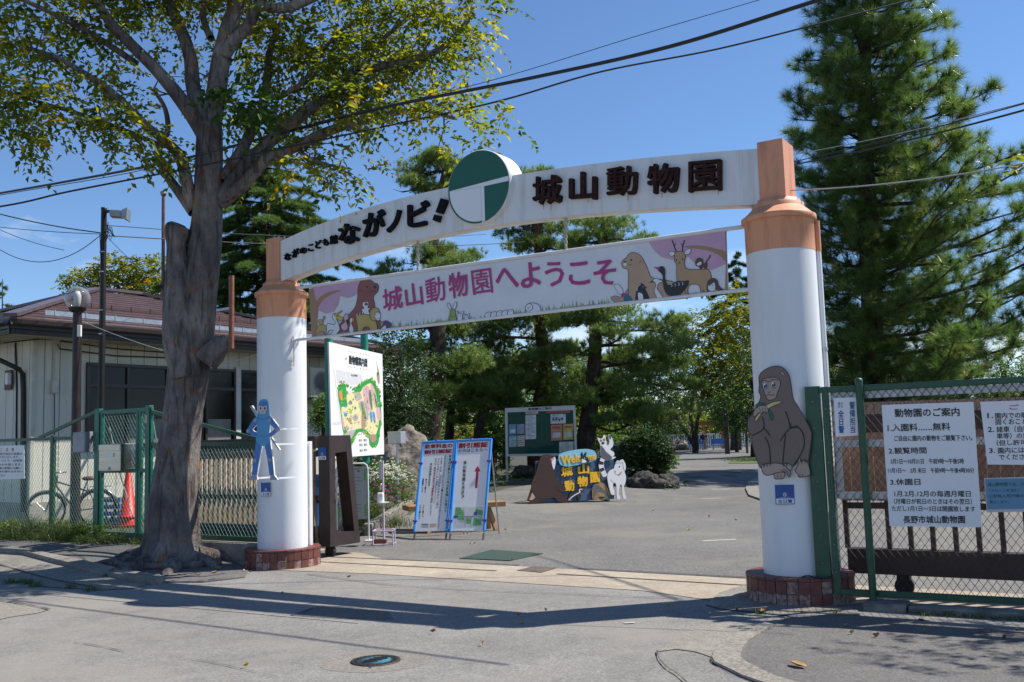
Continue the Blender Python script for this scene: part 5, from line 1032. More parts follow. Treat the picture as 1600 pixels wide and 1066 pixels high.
def cA(b):
    T6.text(b, '駐車料金の', (180, 136), (452, 124), (182, 92), red_ink, 1, .05, .0004); T6.text(b, '割引認証', (174, 190), (448, 176), (177, 148), red_ink, 1, .05, .0004)
    T6.disc(b, 430, 207, 11, 12, green_ink, 1); vtext(b, '城山公園および城山動物園に来園の方', 428, 225, 380, 760, green_ink, .03)
    vtext(b, '市内在住の小学生以下のパスポート利用者、または', 384, 195, 330, 745, ink); vtext(b, '障がい者手帳をお持ち', 330, 740, 312, 910, ink)
    vtext(b, 'お車でお越しの方は、駐車券を入園口', 348, 215, 300, 720, ink); vtext(b, 'または、障がい者手帳をご提示ください', 320, 225, 275, 670, ink)
    vtext(b, '窓口で', 290, 225, 284, 310, ink); vtext(b, '駐車券の認印で2時間まで無料', 284, 312, 247, 665, red_ink, .04); vtext(b, 'になります', 245, 670, 235, 790, ink)
    vtext(b, '城山動物園（売店）', 245, 272, 222, 500, ink, .02); vtext(b, '・3月～10月', 196, 425, 183, 570, ink); vtext(b, '・11月～2月', 166, 425, 153, 565, ink); vtext(b, '９時～17時', 170, 680, 160, 805, ink); vtext(b, '９時～16時半', 138, 680, 124, 830, ink)
    T6.poly(b, [(150, 868), (218, 868), (213, 908), (146, 908)], map_grey, 1, False); T6.poly(b, [(232, 868), (295, 866), (290, 902), (226, 906)], M('map_pink', (.55, .38, .33), .5), 1, False); T6.line(b, [(150, 875), (218, 875)], 6, green_ink, 2, False)
def cB(b):
    T6.text(b, '割引認証', (508, 134), (800, 120), (513, 78), red_ink, 1, .05, .0004); T6.text(b, 'の方はこちらへ', (506, 174), (795, 158), (509, 140), ink, 1, .02, .0004)
    vtext(b, '城山動物園（売店）', 577, 248, 550, 620, ink, .02)
    T6.poly(b, [(700, 300), (728, 358), (708, 356), (696, 520), (672, 520), (684, 356), (665, 356)], red_ink, 1, False)
    T6.poly(b, [(480, 708), (757, 704), (742, 900), (462, 905)], M('map_base', (.60, .61, .62), .5, var=.08, vs=15), 1, False)
    for pp in ([(485, 710), (530, 708), (560, 760), (560, 790), (475, 785)], [(510, 795), (575, 790), (570, 835), (500, 830)], [(680, 725), (750, 740), (745, 790), (660, 770)], [(585, 820), (640, 815), (630, 870), (580, 868)], [(660, 815), (738, 808), (735, 880), (650, 890)]): T6.poly(b, pp, map_g, 2, False)
    for pp in ([(462, 790), (510, 788), (505, 815), (465, 815)], [(662, 755), (695, 755), (692, 788), (660, 788)]): T6.poly(b, pp, blue_ink, 3, False)
    for pp in ([(570, 800), (740, 795)], [(640, 810), (630, 900)], [(560, 720), (580, 900)], [(520, 840), (590, 850)]): T6.line(b, pp, 9, map_grey, 3, False)
    T6.line(b, [(575, 805), (660, 800)], 8, M('map_purple', (.35, .12, .3), .5), 4, False); T6.line(b, [(690, 820), (740, 825), (735, 860)], 5, sign_white, 4, False)
sign_stand([(165, 74), (478, 60), (396, 938), (80, 944)], [(75, 1025), (385, 1030)], 'blue framed sign stand with a column of fine print, left of the pair', cA)
sign_stand([(494, 58), (832, 44), (764, 938), (431, 942)], [(425, 1033), (752, 1032)], 'blue framed sign stand with a red arrow and a small map, right of the pair', cB)

# --- welcome board
wA, wB = gnd(843, 787), gnd(955, 779); wu = nrm((wB-wA)*V(1, 1, 0)); wu = nrm(V(.82, .57, 0)); wn = V(wu[1], -wu[0], 0); wp0 = wA
T = Tr(wp0, wn, 820, 675, 8.88, .0, .0015)
wb = thing('welcome_board', 'low painted welcome board with sea lion, lemur and white horse cut-outs', 'sign', onz((wA+wB)/2))
navy = M('board_navy', (.045, .085, .15), .6, var=.15, vs=3); seal = M('sea_lion_brown', (.042, .014, .010), .6, var=.12, vs=4); sky_b = M('oval_blue', (.22, .52, .66), .5, var=.05); yel = M('letter_yellow', (.80, .46, .01), .5, var=.05); wht = M('cutout_white', (.76, .75, .74), .55, var=.04); blk = M('cutout_black', (.015, .014, .014), .5); pnk = M('cutout_pink', (.62, .22, .33), .5); gry = M('lemur_grey', (.10, .105, .12), .6, var=.1); brw = M('tortoise_tan', (.34, .20, .09), .6, var=.25, vs=8); gdk = M('tortoise_grey', (.11, .115, .10), .6, var=.3, vs=9); ply = M('plywood', (.35, .22, .12), .7, var=.2, vs=4)
b = MB(); T.slab(b, [(152, 405), (430, 382), (960, 362), (1235, 368), (1240, 930), (560, 968), (200, 985), (160, 960)], navy, .03, 0, False, h=0); b.build('back_board', wb)
def cut(name, pp, mat, h, extra=None, smooth=True):
    b = MB(); T.slab(b, pp, mat, .022, 0, smooth, h=h)
    if extra: extra(b, h)
    return b.build(name, wb)
def ex(b, h): T.poly(b, [(332, 385), (352, 368), (380, 358), (386, 376), (350, 395)], pnk, 0, h=h+.002); T.poly(b, [(382, 348), (402, 360), (406, 430), (382, 525), (352, 430), (357, 395), (378, 385)], wht, 0, h=h+.002); T.disc(b, 272, 343, 8, 7, gry, 0, h=h+.003); T.line(b, [(470, 825), (430, 790), (400, 760)], 5, blk, 0, h=h+.003); T.line(b, [(160, 905), (250, 930), (380, 905)], 5, blk, 0, h=h+.003)
cut('sea_lion', [(285, 310), (335, 322), (375, 345), (388, 378), (372, 450), (376, 520), (400, 570), (425, 640), (450, 690), (520, 740), (548, 790), (532, 832), (480, 826), (520, 880), (578, 945), (562, 972), (440, 962), (380, 905), (280, 942), (200, 962), (160, 992), (40, 998), (60, 958), (130, 910), (85, 830), (78, 700), (130, 580), (158, 480), (188, 380), (225, 328)], seal, .06, ex)
cut('oval_sign', [(445, 345), (480, 300), (650, 255), (790, 238), (860, 240), (940, 265), (972, 335), (955, 390), (870, 425), (650, 468), (520, 476), (460, 435)], sky_b, .07)
b = MB(); T.text(b, 'Welc', (485, 458), (758, 415), (468, 335), yel, 0, .03, .012, h=.07); T.text(b, 'me', (848, 404), (956, 388), (842, 335), yel, 0, .03, .012, h=.07)
for s_, p, q, r in (('城', (495, 632), (655, 605), (490, 490)), ('山', (728, 592), (882, 576), (724, 455)), ('動', (540, 828), (678, 816), (534, 682)), ('物', (720, 768), (866, 752), (714, 618)), ('園', (897, 710), (1033, 698), (893, 560))): T.text(b, s_, p, q, r, yel, 0, .038, .025, h=.012)
b.build('lettering', wb)
def ex(b, h): T.poly(b, [(756, 392), (795, 385), (822, 412), (800, 426), (760, 426)], wht, 0, h=h+.002); T.disc(b, 795, 365, 6, 6, wht, 0, h=h+.003); T.poly(b, [(755, 380), (775, 375), (780, 392), (760, 398)], wht, 0, h=h+.002)
cut('rabbit', [(757, 290), (768, 292), (782, 340), (792, 338), (800, 300), (820, 283), (826, 300), (812, 340), (845, 365), (860, 410), (840, 425), (760, 426), (754, 375)], blk, .094, ex)
def ex(b, h): T.line(b, [(598, 945), (640, 905), (690, 870), (725, 852), (755, 835), (745, 805), (775, 790)], 13, wht, 0, h=h+.002); T.disc(b, 608, 940, 20, 14, pnk, 0, h=h+.004); T.disc(b, 780, 797, 18, 12, pnk, 0, h=h+.004)
cut('skunk', [(588, 925), (620, 850), (660, 820), (720, 805), (762, 790), (795, 790), (790, 810), (750, 850), (772, 875), (755, 945), (725, 950), (720, 905), (690, 900), (640, 940), (600, 962)], blk, .03, ex)
def ex(b, h):
    T.poly(b, [(922, 760), (960, 730), (1000, 740), (1080, 800), (1145, 865), (1165, 925), (1100, 930), (1060, 850), (1000, 830), (960, 870), (945, 935), (935, 930), (930, 830)], gdk, 0, h=h+.002); T.disc(b, 1048, 882, 42, 36, brw, 0, h=h+.003); T.disc(b, 1045, 910, 40, 14, blk, 0, h=h+.004)
cut('tortoise', [(920, 880), (918, 790), (950, 735), (1000, 720), (1040, 700), (1090, 725), (1130, 780), (1165, 870), (1162, 925), (1130, 932), (945, 938)], brw, .05, ex)
def ex(b, h):
    T.poly(b, [(1035, 190), (1070, 225), (1110, 280), (1160, 320), (1190, 360), (1150, 395), (1085, 398), (1045, 360), (1033, 270)], gry, 0, h=h+.002)
    for cx, cy in ((1035, 122), (1078, 110)): T.disc(b, cx, cy, 17, 17, blk, 0, h=h+.002); T.disc(b, cx, cy, 12, 12, beak, 0, h=h+.003); T.disc(b, cx, cy, 5, 5, blk, 0, h=h+.004)
    T.poly(b, [(1042, 150), (1065, 138), (1085, 150), (1080, 165), (1055, 175), (1042, 168)], blk, 0, h=h+.002); T.poly(b, [(1140, 60), (1158, 38), (1180, 70), (1165, 105), (1150, 85)], gry, 0, h=h+.002); T.disc(b, 1130, 165, 16, 16, gry, 0, h=h+.002)
    for i in range(5):
        f0, f1 = i/5, (i+1)/5; pl = [(1060, 375), (1042, 420), (1036, 480), (1055, 535), (1080, 580)]; P = cat_rom(pl, False, 5); n_ = len(P)-1; a, c = int(f0*n_), int(f1*n_); T.line(b, [tuple(p) for p in P[a:c+1]], 60, wht if i % 2 == 0 else blk, 0, False, h=h+.003)
cut('lemur', [(988, 80), (1010, 88), (1035, 97), (1062, 85), (1075, 40), (1098, 60), (1102, 95), (1112, 135), (1132, 178), (1150, 160), (1152, 110), (1138, 60), (1158, 36), (1185, 75), (1205, 150), (1200, 200), (1165, 245), (1210, 278), (1222, 320), (1198, 342), (1242, 348), (1215, 370), (1160, 388), (1085, 400), (1075, 470), (1098, 550), (1120, 600), (1070, 625), (1030, 560), (1008, 460), (1030, 390), (1045, 355), (1033, 260), (1030, 180), (1005, 130)], wht, .06, ex)
def ex(b, h):
    T.disc(b, 1283, 484, 12, 9, blk, 0, h=h+.002); T.line(b, [(1205, 530), (1225, 575), (1260, 590), (1315, 555)], 6, M('muzzle_pink', (.5, .33, .30), .6), 0, h=h+.002); T.line(b, [(1330, 420), (1338, 500), (1362, 550)], 5, gry, 0, h=h+.002); T.line(b, [(1160, 660), (1200, 700), (1240, 715)], 5, M('muzzle_pink', (.5, .33, .30), .6), 0, h=h+.002); T.poly(b, [(1262, 595), (1320, 545), (1300, 590), (1270, 612)], M('muzzle_pink', (.5, .33, .30), .6), 0, h=h+.002); T.disc(b, 1230, 552, 6, 8, gry, 0, h=h+.002)
    for k in range(5): T.line(b, [(1250+18*k, 400), (1245+18*k, 425), (1258+18*k, 440)], 5, M('horse_grey', (.5, .48, .47), .6), 0, h=h+.002)  # pale grey strokes across the top of the horse's head
cut('horse', [(1240, 420), (1262, 398), (1295, 400), (1330, 383), (1350, 410), (1368, 450), (1372, 510), (1358, 560), (1376, 620), (1368, 700), (1348, 760), (1360, 850), (1378, 912), (1348, 928), (1328, 870), (1318, 742), (1292, 740), (1275, 850), (1300, 918), (1252, 928), (1245, 830), (1240, 732), (1210, 702), (1195, 740), (1218, 858), (1175, 868), (1150, 800), (1125, 690), (1118, 600), (1155, 540), (1205, 512), (1220, 470)], wht, .08, ex)
b = MB(); 
for x in (230, 1180): q = T.at(x, 430, h=-.03); g0 = T.at(x, 960, h=-.03); b.bar(q, onz(g0-wn*.5, .01), .06, .03, ply); b.bar(onz(g0, .03), onz(g0-wn*.5, .03), .06, .03, ply)
b.build('prop', wb)

# --- notice board
Yn = 34.8; nbp = atY(790, 757, Yn); T = Tr(nbp, V(0, -1, 0), 760, 600, 4.847, .0, .003)
nb_ = thing('notice_board', 'glazed notice board with green backing and pinned posters under the pines', 'notice board', onz(atY(840, 757, Yn)))
nf = M('notice_frame', (.62, .60, .56), .5, var=.06); nbk = M('notice_green', (.012, .075, .05), .7, var=.1, spec=.1)
b = MB(); T.slab(b, [(140, 184), (672, 163), (688, 540), (146, 550)], nf, .22, 0, False, h=0.); b.build('case', nb_)
b = MB(); fr = [(140, 184), (672, 163), (688, 540), (146, 550)]; inn = [(160, 216), (656, 198), (668, 524), (166, 532)]
P = [T.at(*p, h=.05) for p in fr]; Q = [T.at(*p, h=.05) for p in inn]; P2 = [T.at(*p, h=.0) for p in fr]; Q2 = [T.at(*p, h=.0) for p in inn]
for i in range(4): j = (i+1) % 4; b.add([P[i], P[j], Q[j], Q[i], P2[i], P2[j], Q2[j], Q2[i]], [[0, 1, 2, 3], [0, 4, 5, 1], [3, 2, 6, 7]], nf)
b.build('frame', nb_)
b = MB(); T.poly(b, inn, nbk, 1, False); b.build('backing', nb_)
b = MB(); T.text(b, '動物園のご案内', (318, 202), (493, 194), (317, 182), ink, 0, .03, .002, h=.052); b.build('lettering', nb_)
pc = [M('poster_%s' % n_, c, .45, var=.25, vs=7) for n_, c in (('cyan', (.12, .35, .55)), ('slate', (.28, .30, .40)), ('white', (.66, .66, .66)), ('teal', (.35, .52, .55)), ('peach', (.60, .48, .42)), ('orange', (.62, .22, .10)), ('gold', (.66, .42, .08)), ('cream', (.66, .62, .50)), ('red', (.5, .08, .08)))]
POS = [((170, 308, 225, 384), 0), ((232, 306, 288, 380), 1), ((172, 394, 228, 478), 3), ((235, 392, 290, 474), 4), ((296, 236, 376, 420), 2), ((295, 206, 392, 230), 4), ((452, 202, 634, 222), 8), ((486, 230, 600, 302), 2), ((490, 310, 573, 430), 5), ((582, 306, 656, 424), 6), ((552, 440, 660, 520), 7)]
b = MB()
for (x0, y0, x1, y1), k in POS:
    T.poly(b, [(x0, y0), (x1, y0-3), (x1, y1-3), (x0, y1)], pc[k], 3, False)
    ww, hh = x1-x0, y1-y0
    for j in range(max(1, int(hh/16))): 
        if k in (2, 7, 3, 4): T.line(b, [(x0+ww*.12, y0+8+15*j), (x0+ww*random.uniform(.5, .9), y0+7+15*j)], 3, ink, 4, False)
    if k in (0, 5, 6): T.poly(b, [(x0+ww*.15, y0+hh*.5), (x1-ww*.15, y0+hh*.48), (x1-ww*.15, y0+hh*.8), (x0+ww*.15, y0+hh*.82)], pc[2 if k != 6 else 7], 4, False); T.poly(b, [(x0+ww*.1, y0+hh*.1), (x1-ww*.1, y0+hh*.1), (x1-ww*.2, y0+hh*.25), (x0+ww*.1, y0+hh*.25)], pc[8 if k != 0 else 1], 4, False)
for i in range(7): T.disc(b, 505+12*i, 268+6*math.sin(i*2), 6, 10, pc[1] if i % 2 else nbk, 4)
b.build('posters', nb_)
for x0, y0, y1 in ((153, 550, 765), (676, 545, 740)):
    b = MB(); p, q = T.at(x0, y0, h=-.05), T.at(x0, y1, h=-.05); q = onz(V(p[0], p[1], 0), -.05); b.box((p+q)/2, (.07, .07, abs(p[2]-q[2])), nf); b.build('leg', nb_)
gm = bpy.data.materials.new('case_glass'); gm.use_nodes = True; _n = gm.node_tree.nodes; _L = gm.node_tree.links
_g = _n.new('ShaderNodeBsdfGlossy'); _g.inputs['Roughness'].default_value = .03; _t = _n.new('ShaderNodeBsdfTransparent'); _m = _n.new('ShaderNodeMixShader'); _m.inputs[0].default_value = .008; _L.new(_t.outputs[0], _m.inputs[1]); _L.new(_g.outputs[0], _m.inputs[2]); _L.new(_m.outputs[0], _n['Material Output'].inputs[0])
b = MB(); T.poly(b, inn, gm, 0, False, h=.03); b.build('glass', nb_)
# dark cabinet behind the horse
cp = atY(965, 757, 33.); cb = thing('dark_cabinet', 'black waist-high cabinet standing behind the white horse cut-out', 'cabinet', onz(cp)); dk = M('cabinet_black', (.02, .021, .024), .35, var=.15); c = onz(cp)
hgt = (757-703)/1503.3*33.; wdt = 26/1503.3*33.
b = MB(); b.box(c+UP*hgt/2+V(.05, .2, 0), (wdt, .4, hgt-.1), dk, None, .01); b.build('body', cb); b = MB(); b.box(c+UP*(hgt-.03)+V(.05, .2, 0), (wdt+.06, .46, .06), M('cabinet_grey', (.22, .23, .25), .4, .3), None, .01); b.build('top', cb)
b = MB()
for sx in (-1, 1): b.box(c+V(.05+sx*(wdt/2+.015), .0, hgt/2-.02), (.03, .05, hgt), M('cabinet_grey', (.22, .23, .25), .4, .3))
b.build('edge_trim', cb)

# --- zoo map board on green posts
mA = atY(516, 560, 17.0); mBx = atY(598, 560, 19.75); mu = nrm((mBx-mA)*V(1, 1, 0)); mn_ = V(mu[1], -mu[0], 0); T = Tr(mA, mn_, 505, 525, 5.327, .0, .0012)
mpb = thing('map_board', 'tall white zoo map board on two green posts', 'sign', onz(mA*.5+mBx*.5))
b = MB(); T.slab(b, [(48, 50), (492, 152), (507, 985), (72, 1018)], M('map_white', (.78, .78, .77), .4, var=.02), .03, 0, False, h=0); b.build('panel', mpb)
for x0, y0 in ((88, 20), (381, -20)):
    q = T.at(x0, y0, h=-.10); b = MB(); b.tube([onz(q, -.05), q*V(1, 1, 0)+UP*q[2]], .075, M('post_teal', (.01, .22, .15), .4, var=.1), 16); b.build('post', mpb)
mg = [M('map_%s' % n_, c, .5, var=.1, vs=20) for n_, c in (('leaf', (.03, .30, .06)), ('lime', (.25, .50, .06)), ('cream', (.72, .64, .34)), ('rose', (.62, .36, .40)), ('stone', (.42, .38, .36)), ('tangerine', (.68, .26, .05)), ('azure', (.06, .26, .55)), ('paper_grey', (.60, .61, .62)), ('mud', (.38, .25, .18)))]
b = MB(); P = T.poly
for pp in ([(105, 280), (180, 295), (198, 402), (115, 392)], [(188, 296), (320, 322), (332, 400), (202, 408)], [(82, 275), (92, 278), (150, 720), (140, 722)], [(78, 720), (150, 715), (150, 740), (78, 745)]): P(b, pp, mg[7], 1, False)
P(b, [(122, 430), (150, 398), (185, 405), (200, 470), (258, 462), (252, 440), (300, 412), (345, 372), (400, 358), (435, 400), (465, 470), (478, 560), (484, 680), (472, 800), (455, 900), (415, 928), (385, 905), (378, 850), (345, 812), (300, 800), (270, 835), (240, 890), (212, 930), (198, 860), (165, 800), (152, 700), (140, 600), (126, 520)], mg[0], 2)
P(b, [(150, 595), (200, 590), (196, 480), (300, 472), (330, 430), (385, 395), (412, 420), (438, 540), (458, 650), (458, 750), (430, 830), (395, 825), (340, 775), (270, 782), (230, 850), (200, 800), (165, 720)], mg[2], 3)
for pp, k in (([(330, 440), (380, 425), (400, 600), (370, 620), (340, 530)], 3), ([(395, 400), (425, 440), (450, 560), (430, 600), (400, 480)], 3), ([(290, 560), (340, 545), (375, 640), (370, 700), (340, 690)], 4), ([(310, 570), (330, 560), (358, 690), (345, 700)], 1), ([(260, 480), (300, 470), (320, 520), (270, 540)], 4), ([(130, 470), (150, 460), (160, 530), (140, 530)], 5), ([(175, 820), (250, 780), (262, 800), (215, 870)], 4), ([(440, 610), (470, 600), (475, 700), (450, 690)], 3), ([(320, 640), (350, 640), (350, 760), (318, 770)], 8), ([(385, 640), (402, 630), (408, 710), (395, 715)], 6), ([(408, 640), (425, 635), (435, 715), (420, 722)], 6), ([(385, 830), (430, 820), (440, 870), (400, 885)], 8), ([(375, 480), (395, 455), (410, 600), (398, 610)], 0), ([(420, 470), (440, 520), (446, 600), (432, 560)], 0), ([(152, 690), (165, 690), (178, 770), (165, 780)], 3)): P(b, pp, mg[k], 4)
rr = random.Random(4)
for cx, cy, r, k in ((228, 555, 15, 6), (185, 655, 18, 6), (183, 583, 11, 6), (268, 680, 30, 4), (268, 680, 15, 7), (220, 700, 20, 8), (198, 770, 22, 4), (198, 770, 12, 7), (240, 770, 18, 7), (228, 630, 16, 1), (265, 600, 12, 0)): T.disc(b, cx, cy, r*.75, r, mg[k], 5)
for _ in range(90):
    a = rr.random(); x = rr.uniform(150, 465); y = rr.uniform(440, 820)
    T.disc(b, x, y, rr.uniform(3, 7), rr.uniform(4, 9), mg[rr.choice([0, 0, 1, 1, 3, 5, 8, 4])], 6, 8)
for _ in range(70):
    k = rr.randrange(28); ring = [(122, 430), (150, 398), (185, 405), (252, 440), (300, 412), (345, 372), (400, 358), (435, 400), (465, 470), (478, 560), (484, 680), (472, 800), (455, 900), (415, 928), (378, 850), (345, 812), (300, 800), (270, 835), (240, 890), (212, 930)]; p = ring[k % len(ring)]; q = ring[(k+1) % len(ring)]; f = rr.random(); T.disc(b, p[0]+(q[0]-p[0])*f+rr.uniform(-8, 8), p[1]+(q[1]-p[1])*f+rr.uniform(-8, 8), 7, 10, mg[rr.choice([0, 1, 1])], 7, 8)
for x, k in ((140, 5), (150, 6), (172, 5)): T.disc(b, x, 382, 7, 10, mg[k], 5, 8)
for y0, y1 in ((125, 160), (250, 285)):
    for k in range(9): T.disc(b, 190+24*k, y0+(y1-y0)*k/8, 4, 5, mg[[2, 6, 1, 5][k % 4]], 2, 8)
T.disc(b, 190, 188, 6, 14, mg[5], 2, 10); P(b, [(440, 210), (450, 250), (465, 300), (470, 380), (462, 400), (445, 340), (452, 290)], mg[8], 2); P(b, [(448, 300), (462, 305), (460, 330), (446, 325)], green_ink, 3)
T.text(b, '動物園案内図', (213, 235), (366, 262), (213, 158), ink, 2, .04, .0005); T.text(b, '城山動物園', (232, 338), (284, 342), (232, 318), ink, 2, 0, .0005)
for x0, y0 in ((295, 880), (335, 878), (300, 918), (338, 916), (303, 965), (338, 960)): T.text(b, '案内', (x0, y0), (x0+26, y0+1), (x0, y0-22), ink, 2, 0, .0005)
b.build('map_print', mpb)

# --- small grey notice stand
Yg = 15.9; ga = atY(530, 800, Yg); T = Tr(ga, nrm(V(.16, -.98, 0)), 470, 660, 5.073, .0, .001)
gs = thing('notice_stand', 'grey notice panel in a white tube frame behind the brown gate end', 'sign stand', onz(atY(553, 848, Yg)))
b = MB(); T.slab(b, [(298, 345), (522, 352), (528, 765), (302, 778)], M('panel_grey', (.36, .38, .37), .5, var=.05), .01, 0, False, h=0); b.build('panel', gs)
b = MB(); b.tube([T.at(x, y, h=.005) for x, y in [(288, 890), (283, 420), (283, 380), (292, 345), (315, 330), (500, 325), (522, 340), (530, 375), (540, 950)]], .014, white_steel, 10); b.box(onz(T.at(548, 955, h=.0), .02), (.16, .16, .05), white_steel, None, .01); b.build('tube_frame', gs)
b = MB(); T.text(b, '園内案内', (400, 372), (468, 375), (400, 360), ink, 1, 0, .0005); T.disc(b, 457, 388, 10, 8, redbrown, 1)
for k in range(13): T.line(b, [(310, 410+27*k), (310+random.uniform(110, 185), 411+27*k)], 5, red_ink if k == 6 else M('print_grey', (.16, .17, .17), .5), 1, False)
for x, y in ((300, 400), (508, 420), (302, 720), (512, 700)): T.poly(b, [(x-8, y-50), (x+10, y-50), (x+10, y+40), (x-8, y+40)], map_g, 1, False)
b.build('print', gs)
# --- sanitiser stand
Ys = 15.6; c = onz(atY(600, 848, Ys)); ss = thing('sanitiser_stand', 'thin pinkish-white stand holding a hand sanitiser dispenser', 'stand', c); pw_ = M('stand_pink', (.62, .52, .60), .4, var=.05)
b = MB(); zt_ = atY(596, 762, Ys)[2]; b.tube([c, V(c[0], c[1], atY(596, 720, Ys)[2])], .017, pw_, 10); b.build('pole', ss)
b = MB(); top = atY(594.5, 735, Ys); b.box(top, (.05, .05, .30), M('thermo_grey', (.45, .46, .5), .4), None, .01); b.box(atY(595, 778, Ys)-V(0, .05, 0), (.10, .09, .17), sign_white, None, .02); b.lathe([(.04, 0), (.1, .02), (.1, .03)], atY(599, 785.5, Ys)-V(0, .05, .02), sign_white, 16); b.tube([atY(595, 765, Ys)-V(0, .05, 0), atY(595, 758, Ys)-V(0, .05, 0), atY(597, 756, Ys)-V(0, .08, 0)], .012, pw_, 8); b.build('dispenser', ss)
b = MB(); 
for dx, dy in ((-.16, -.12), (.16, -.12), (.16, .16), (-.16, .16)): b.tube([c+V(dx, dy, 0), c+V(dx*.95, dy*.95, .24)], .011, pw_, 8)
for z in (.03, .24): b.tube([c+V(dx, dy, z) for dx, dy in ((-.16, -.12), (.16, -.12), (.16, .16), (-.16, .16), (-.16, -.12))], .011, pw_, 8, smooth=False)
b.box(c+V(-.06, .02, .06), (.2, .1, .09), M('tray_brick', (.22, .08, .06), .8), None, .005); b.build('base', ss)

# --- plank bench behind the sign stands
wood = M('bench_wood', (.36, .19, .07), .6, var=.25, vs=3, stretch=(1, 1, 1), bump=.1)
bA, bB = atY(636, 789, 17.6), atY(783, 770, 17.6); z_ = .47; bA[2] = bB[2] = z_; bA[1] -= .3; bB[1] += .3
bn = thing('plank_bench', 'low wooden plank bench half hidden behind the two sign stands', 'bench', onz((bA+bB)/2)); d = nrm(bB-bA); e = V(-d[1], d[0], 0)
for k in (-1, 1): b = MB(); b.bar(bA+e*.13*k, bB+e*.13*k, .24, .09, wood, bevel=.008); b.build('seat_plank', bn)
for f in (.15, .84):
    for k in (-1, 1): q = bA+(bB-bA)*f; b = MB(); b.bar(q+e*.05*k-UP*.03, onz(q+e*.22*k+d*.1), .09, .07, wood, up=d); b.build('leg', bn)
# --- utility box by the boulder
Yu = 19.; c = onz(atY(620, 760, Yu)); ub = thing('utility_box', 'pale grey metal box on a short post behind the boulder', 'box', c); b = MB(); q = atY(620, 684, Yu); b.box(q, (.28, .24, .24), M('box_zinc', (.36, .38, .42), .4, .3), (nrm(V(.9, -.3, 0)), nrm(V(.3, .9, 0)), UP), .01); b.build('case', ub); b = MB(); b.tube([c, q-UP*.1], .04, steel, 8); b.build('post', ub)
# --- traffic cone, crate, bicycles behind the wicket
cred = M('cone_red', (.62, .025, .012), .45, var=.06); Yc = 18.6; c = onz(atY(200, 803, Yc)); c[2] = max(c[2], .2); zt_ = atY(200, 738, Yc)[2]-c[2]
cn_ = thing('traffic_cone', 'bright red traffic cone standing behind the green wicket', 'cone', c); b = MB(); b.lathe([(.17, .03), (.165, .16), (.15, .17), (.05, zt_), (.04, zt_+.01), (.001, zt_+.01)], c, cred, 28); b.lathe([(.185, .17), (.19, .2), (.16, .21)], c, cred, 28); b.build('body', cn_); b = MB(); b.box(c+UP*.02, (.44, .44, .04), cred, None, .015); b.build('base', cn_)
c = onz(atY(172, 800, 18.9)); c[2] = .22; cr_ = thing('plastic_crate', 'blue plastic crate between the bicycle and the red cone', 'crate', c); cbm = M('crate_blue', (.04, .16, .42), .45, var=.1); b = MB(); b.box(c+UP*.02, (.5, .36, .03), cbm)
for k in range(4):
    z = .08+.13*k
    for sx, sy, lx, ly in ((0, -.18, .5, .02), (0, .18, .5, .02), (-.25, 0, .02, .36), (.25, 0, .02, .36)): b.box(c+V(sx, sy, z), (lx, ly, .06), cbm)
for sx in (-.24, 0, .24):
    for sy in (-.176, .176): b.box(c+V(sx, sy, .26), (.03, .012, .5), cbm)
b.build('body', cr_); b = MB(); b.box(c+V(0, -.185, .50), (.4, .008, .08), sign_white); b.build('label', cr_)
tyre = M('tyre_black', (.018, .018, .018), .8); chrome = M('chrome', (.5, .5, .5), .2, 1., var=.05); bfr = M('bike_frame', (.13, .135, .14), .35, .6); saddle_m = M('saddle_brown', (.12, .045, .035), .5)
def ring(mb, c, R, r, mat, u, n=40, m=8):
    pts = [c+u*R*math.cos(2*PI*k/n)+UP*R*math.sin(2*PI*k/n) for k in range(n+1)]; mb.tube(pts, r, mat, m, caps=False)
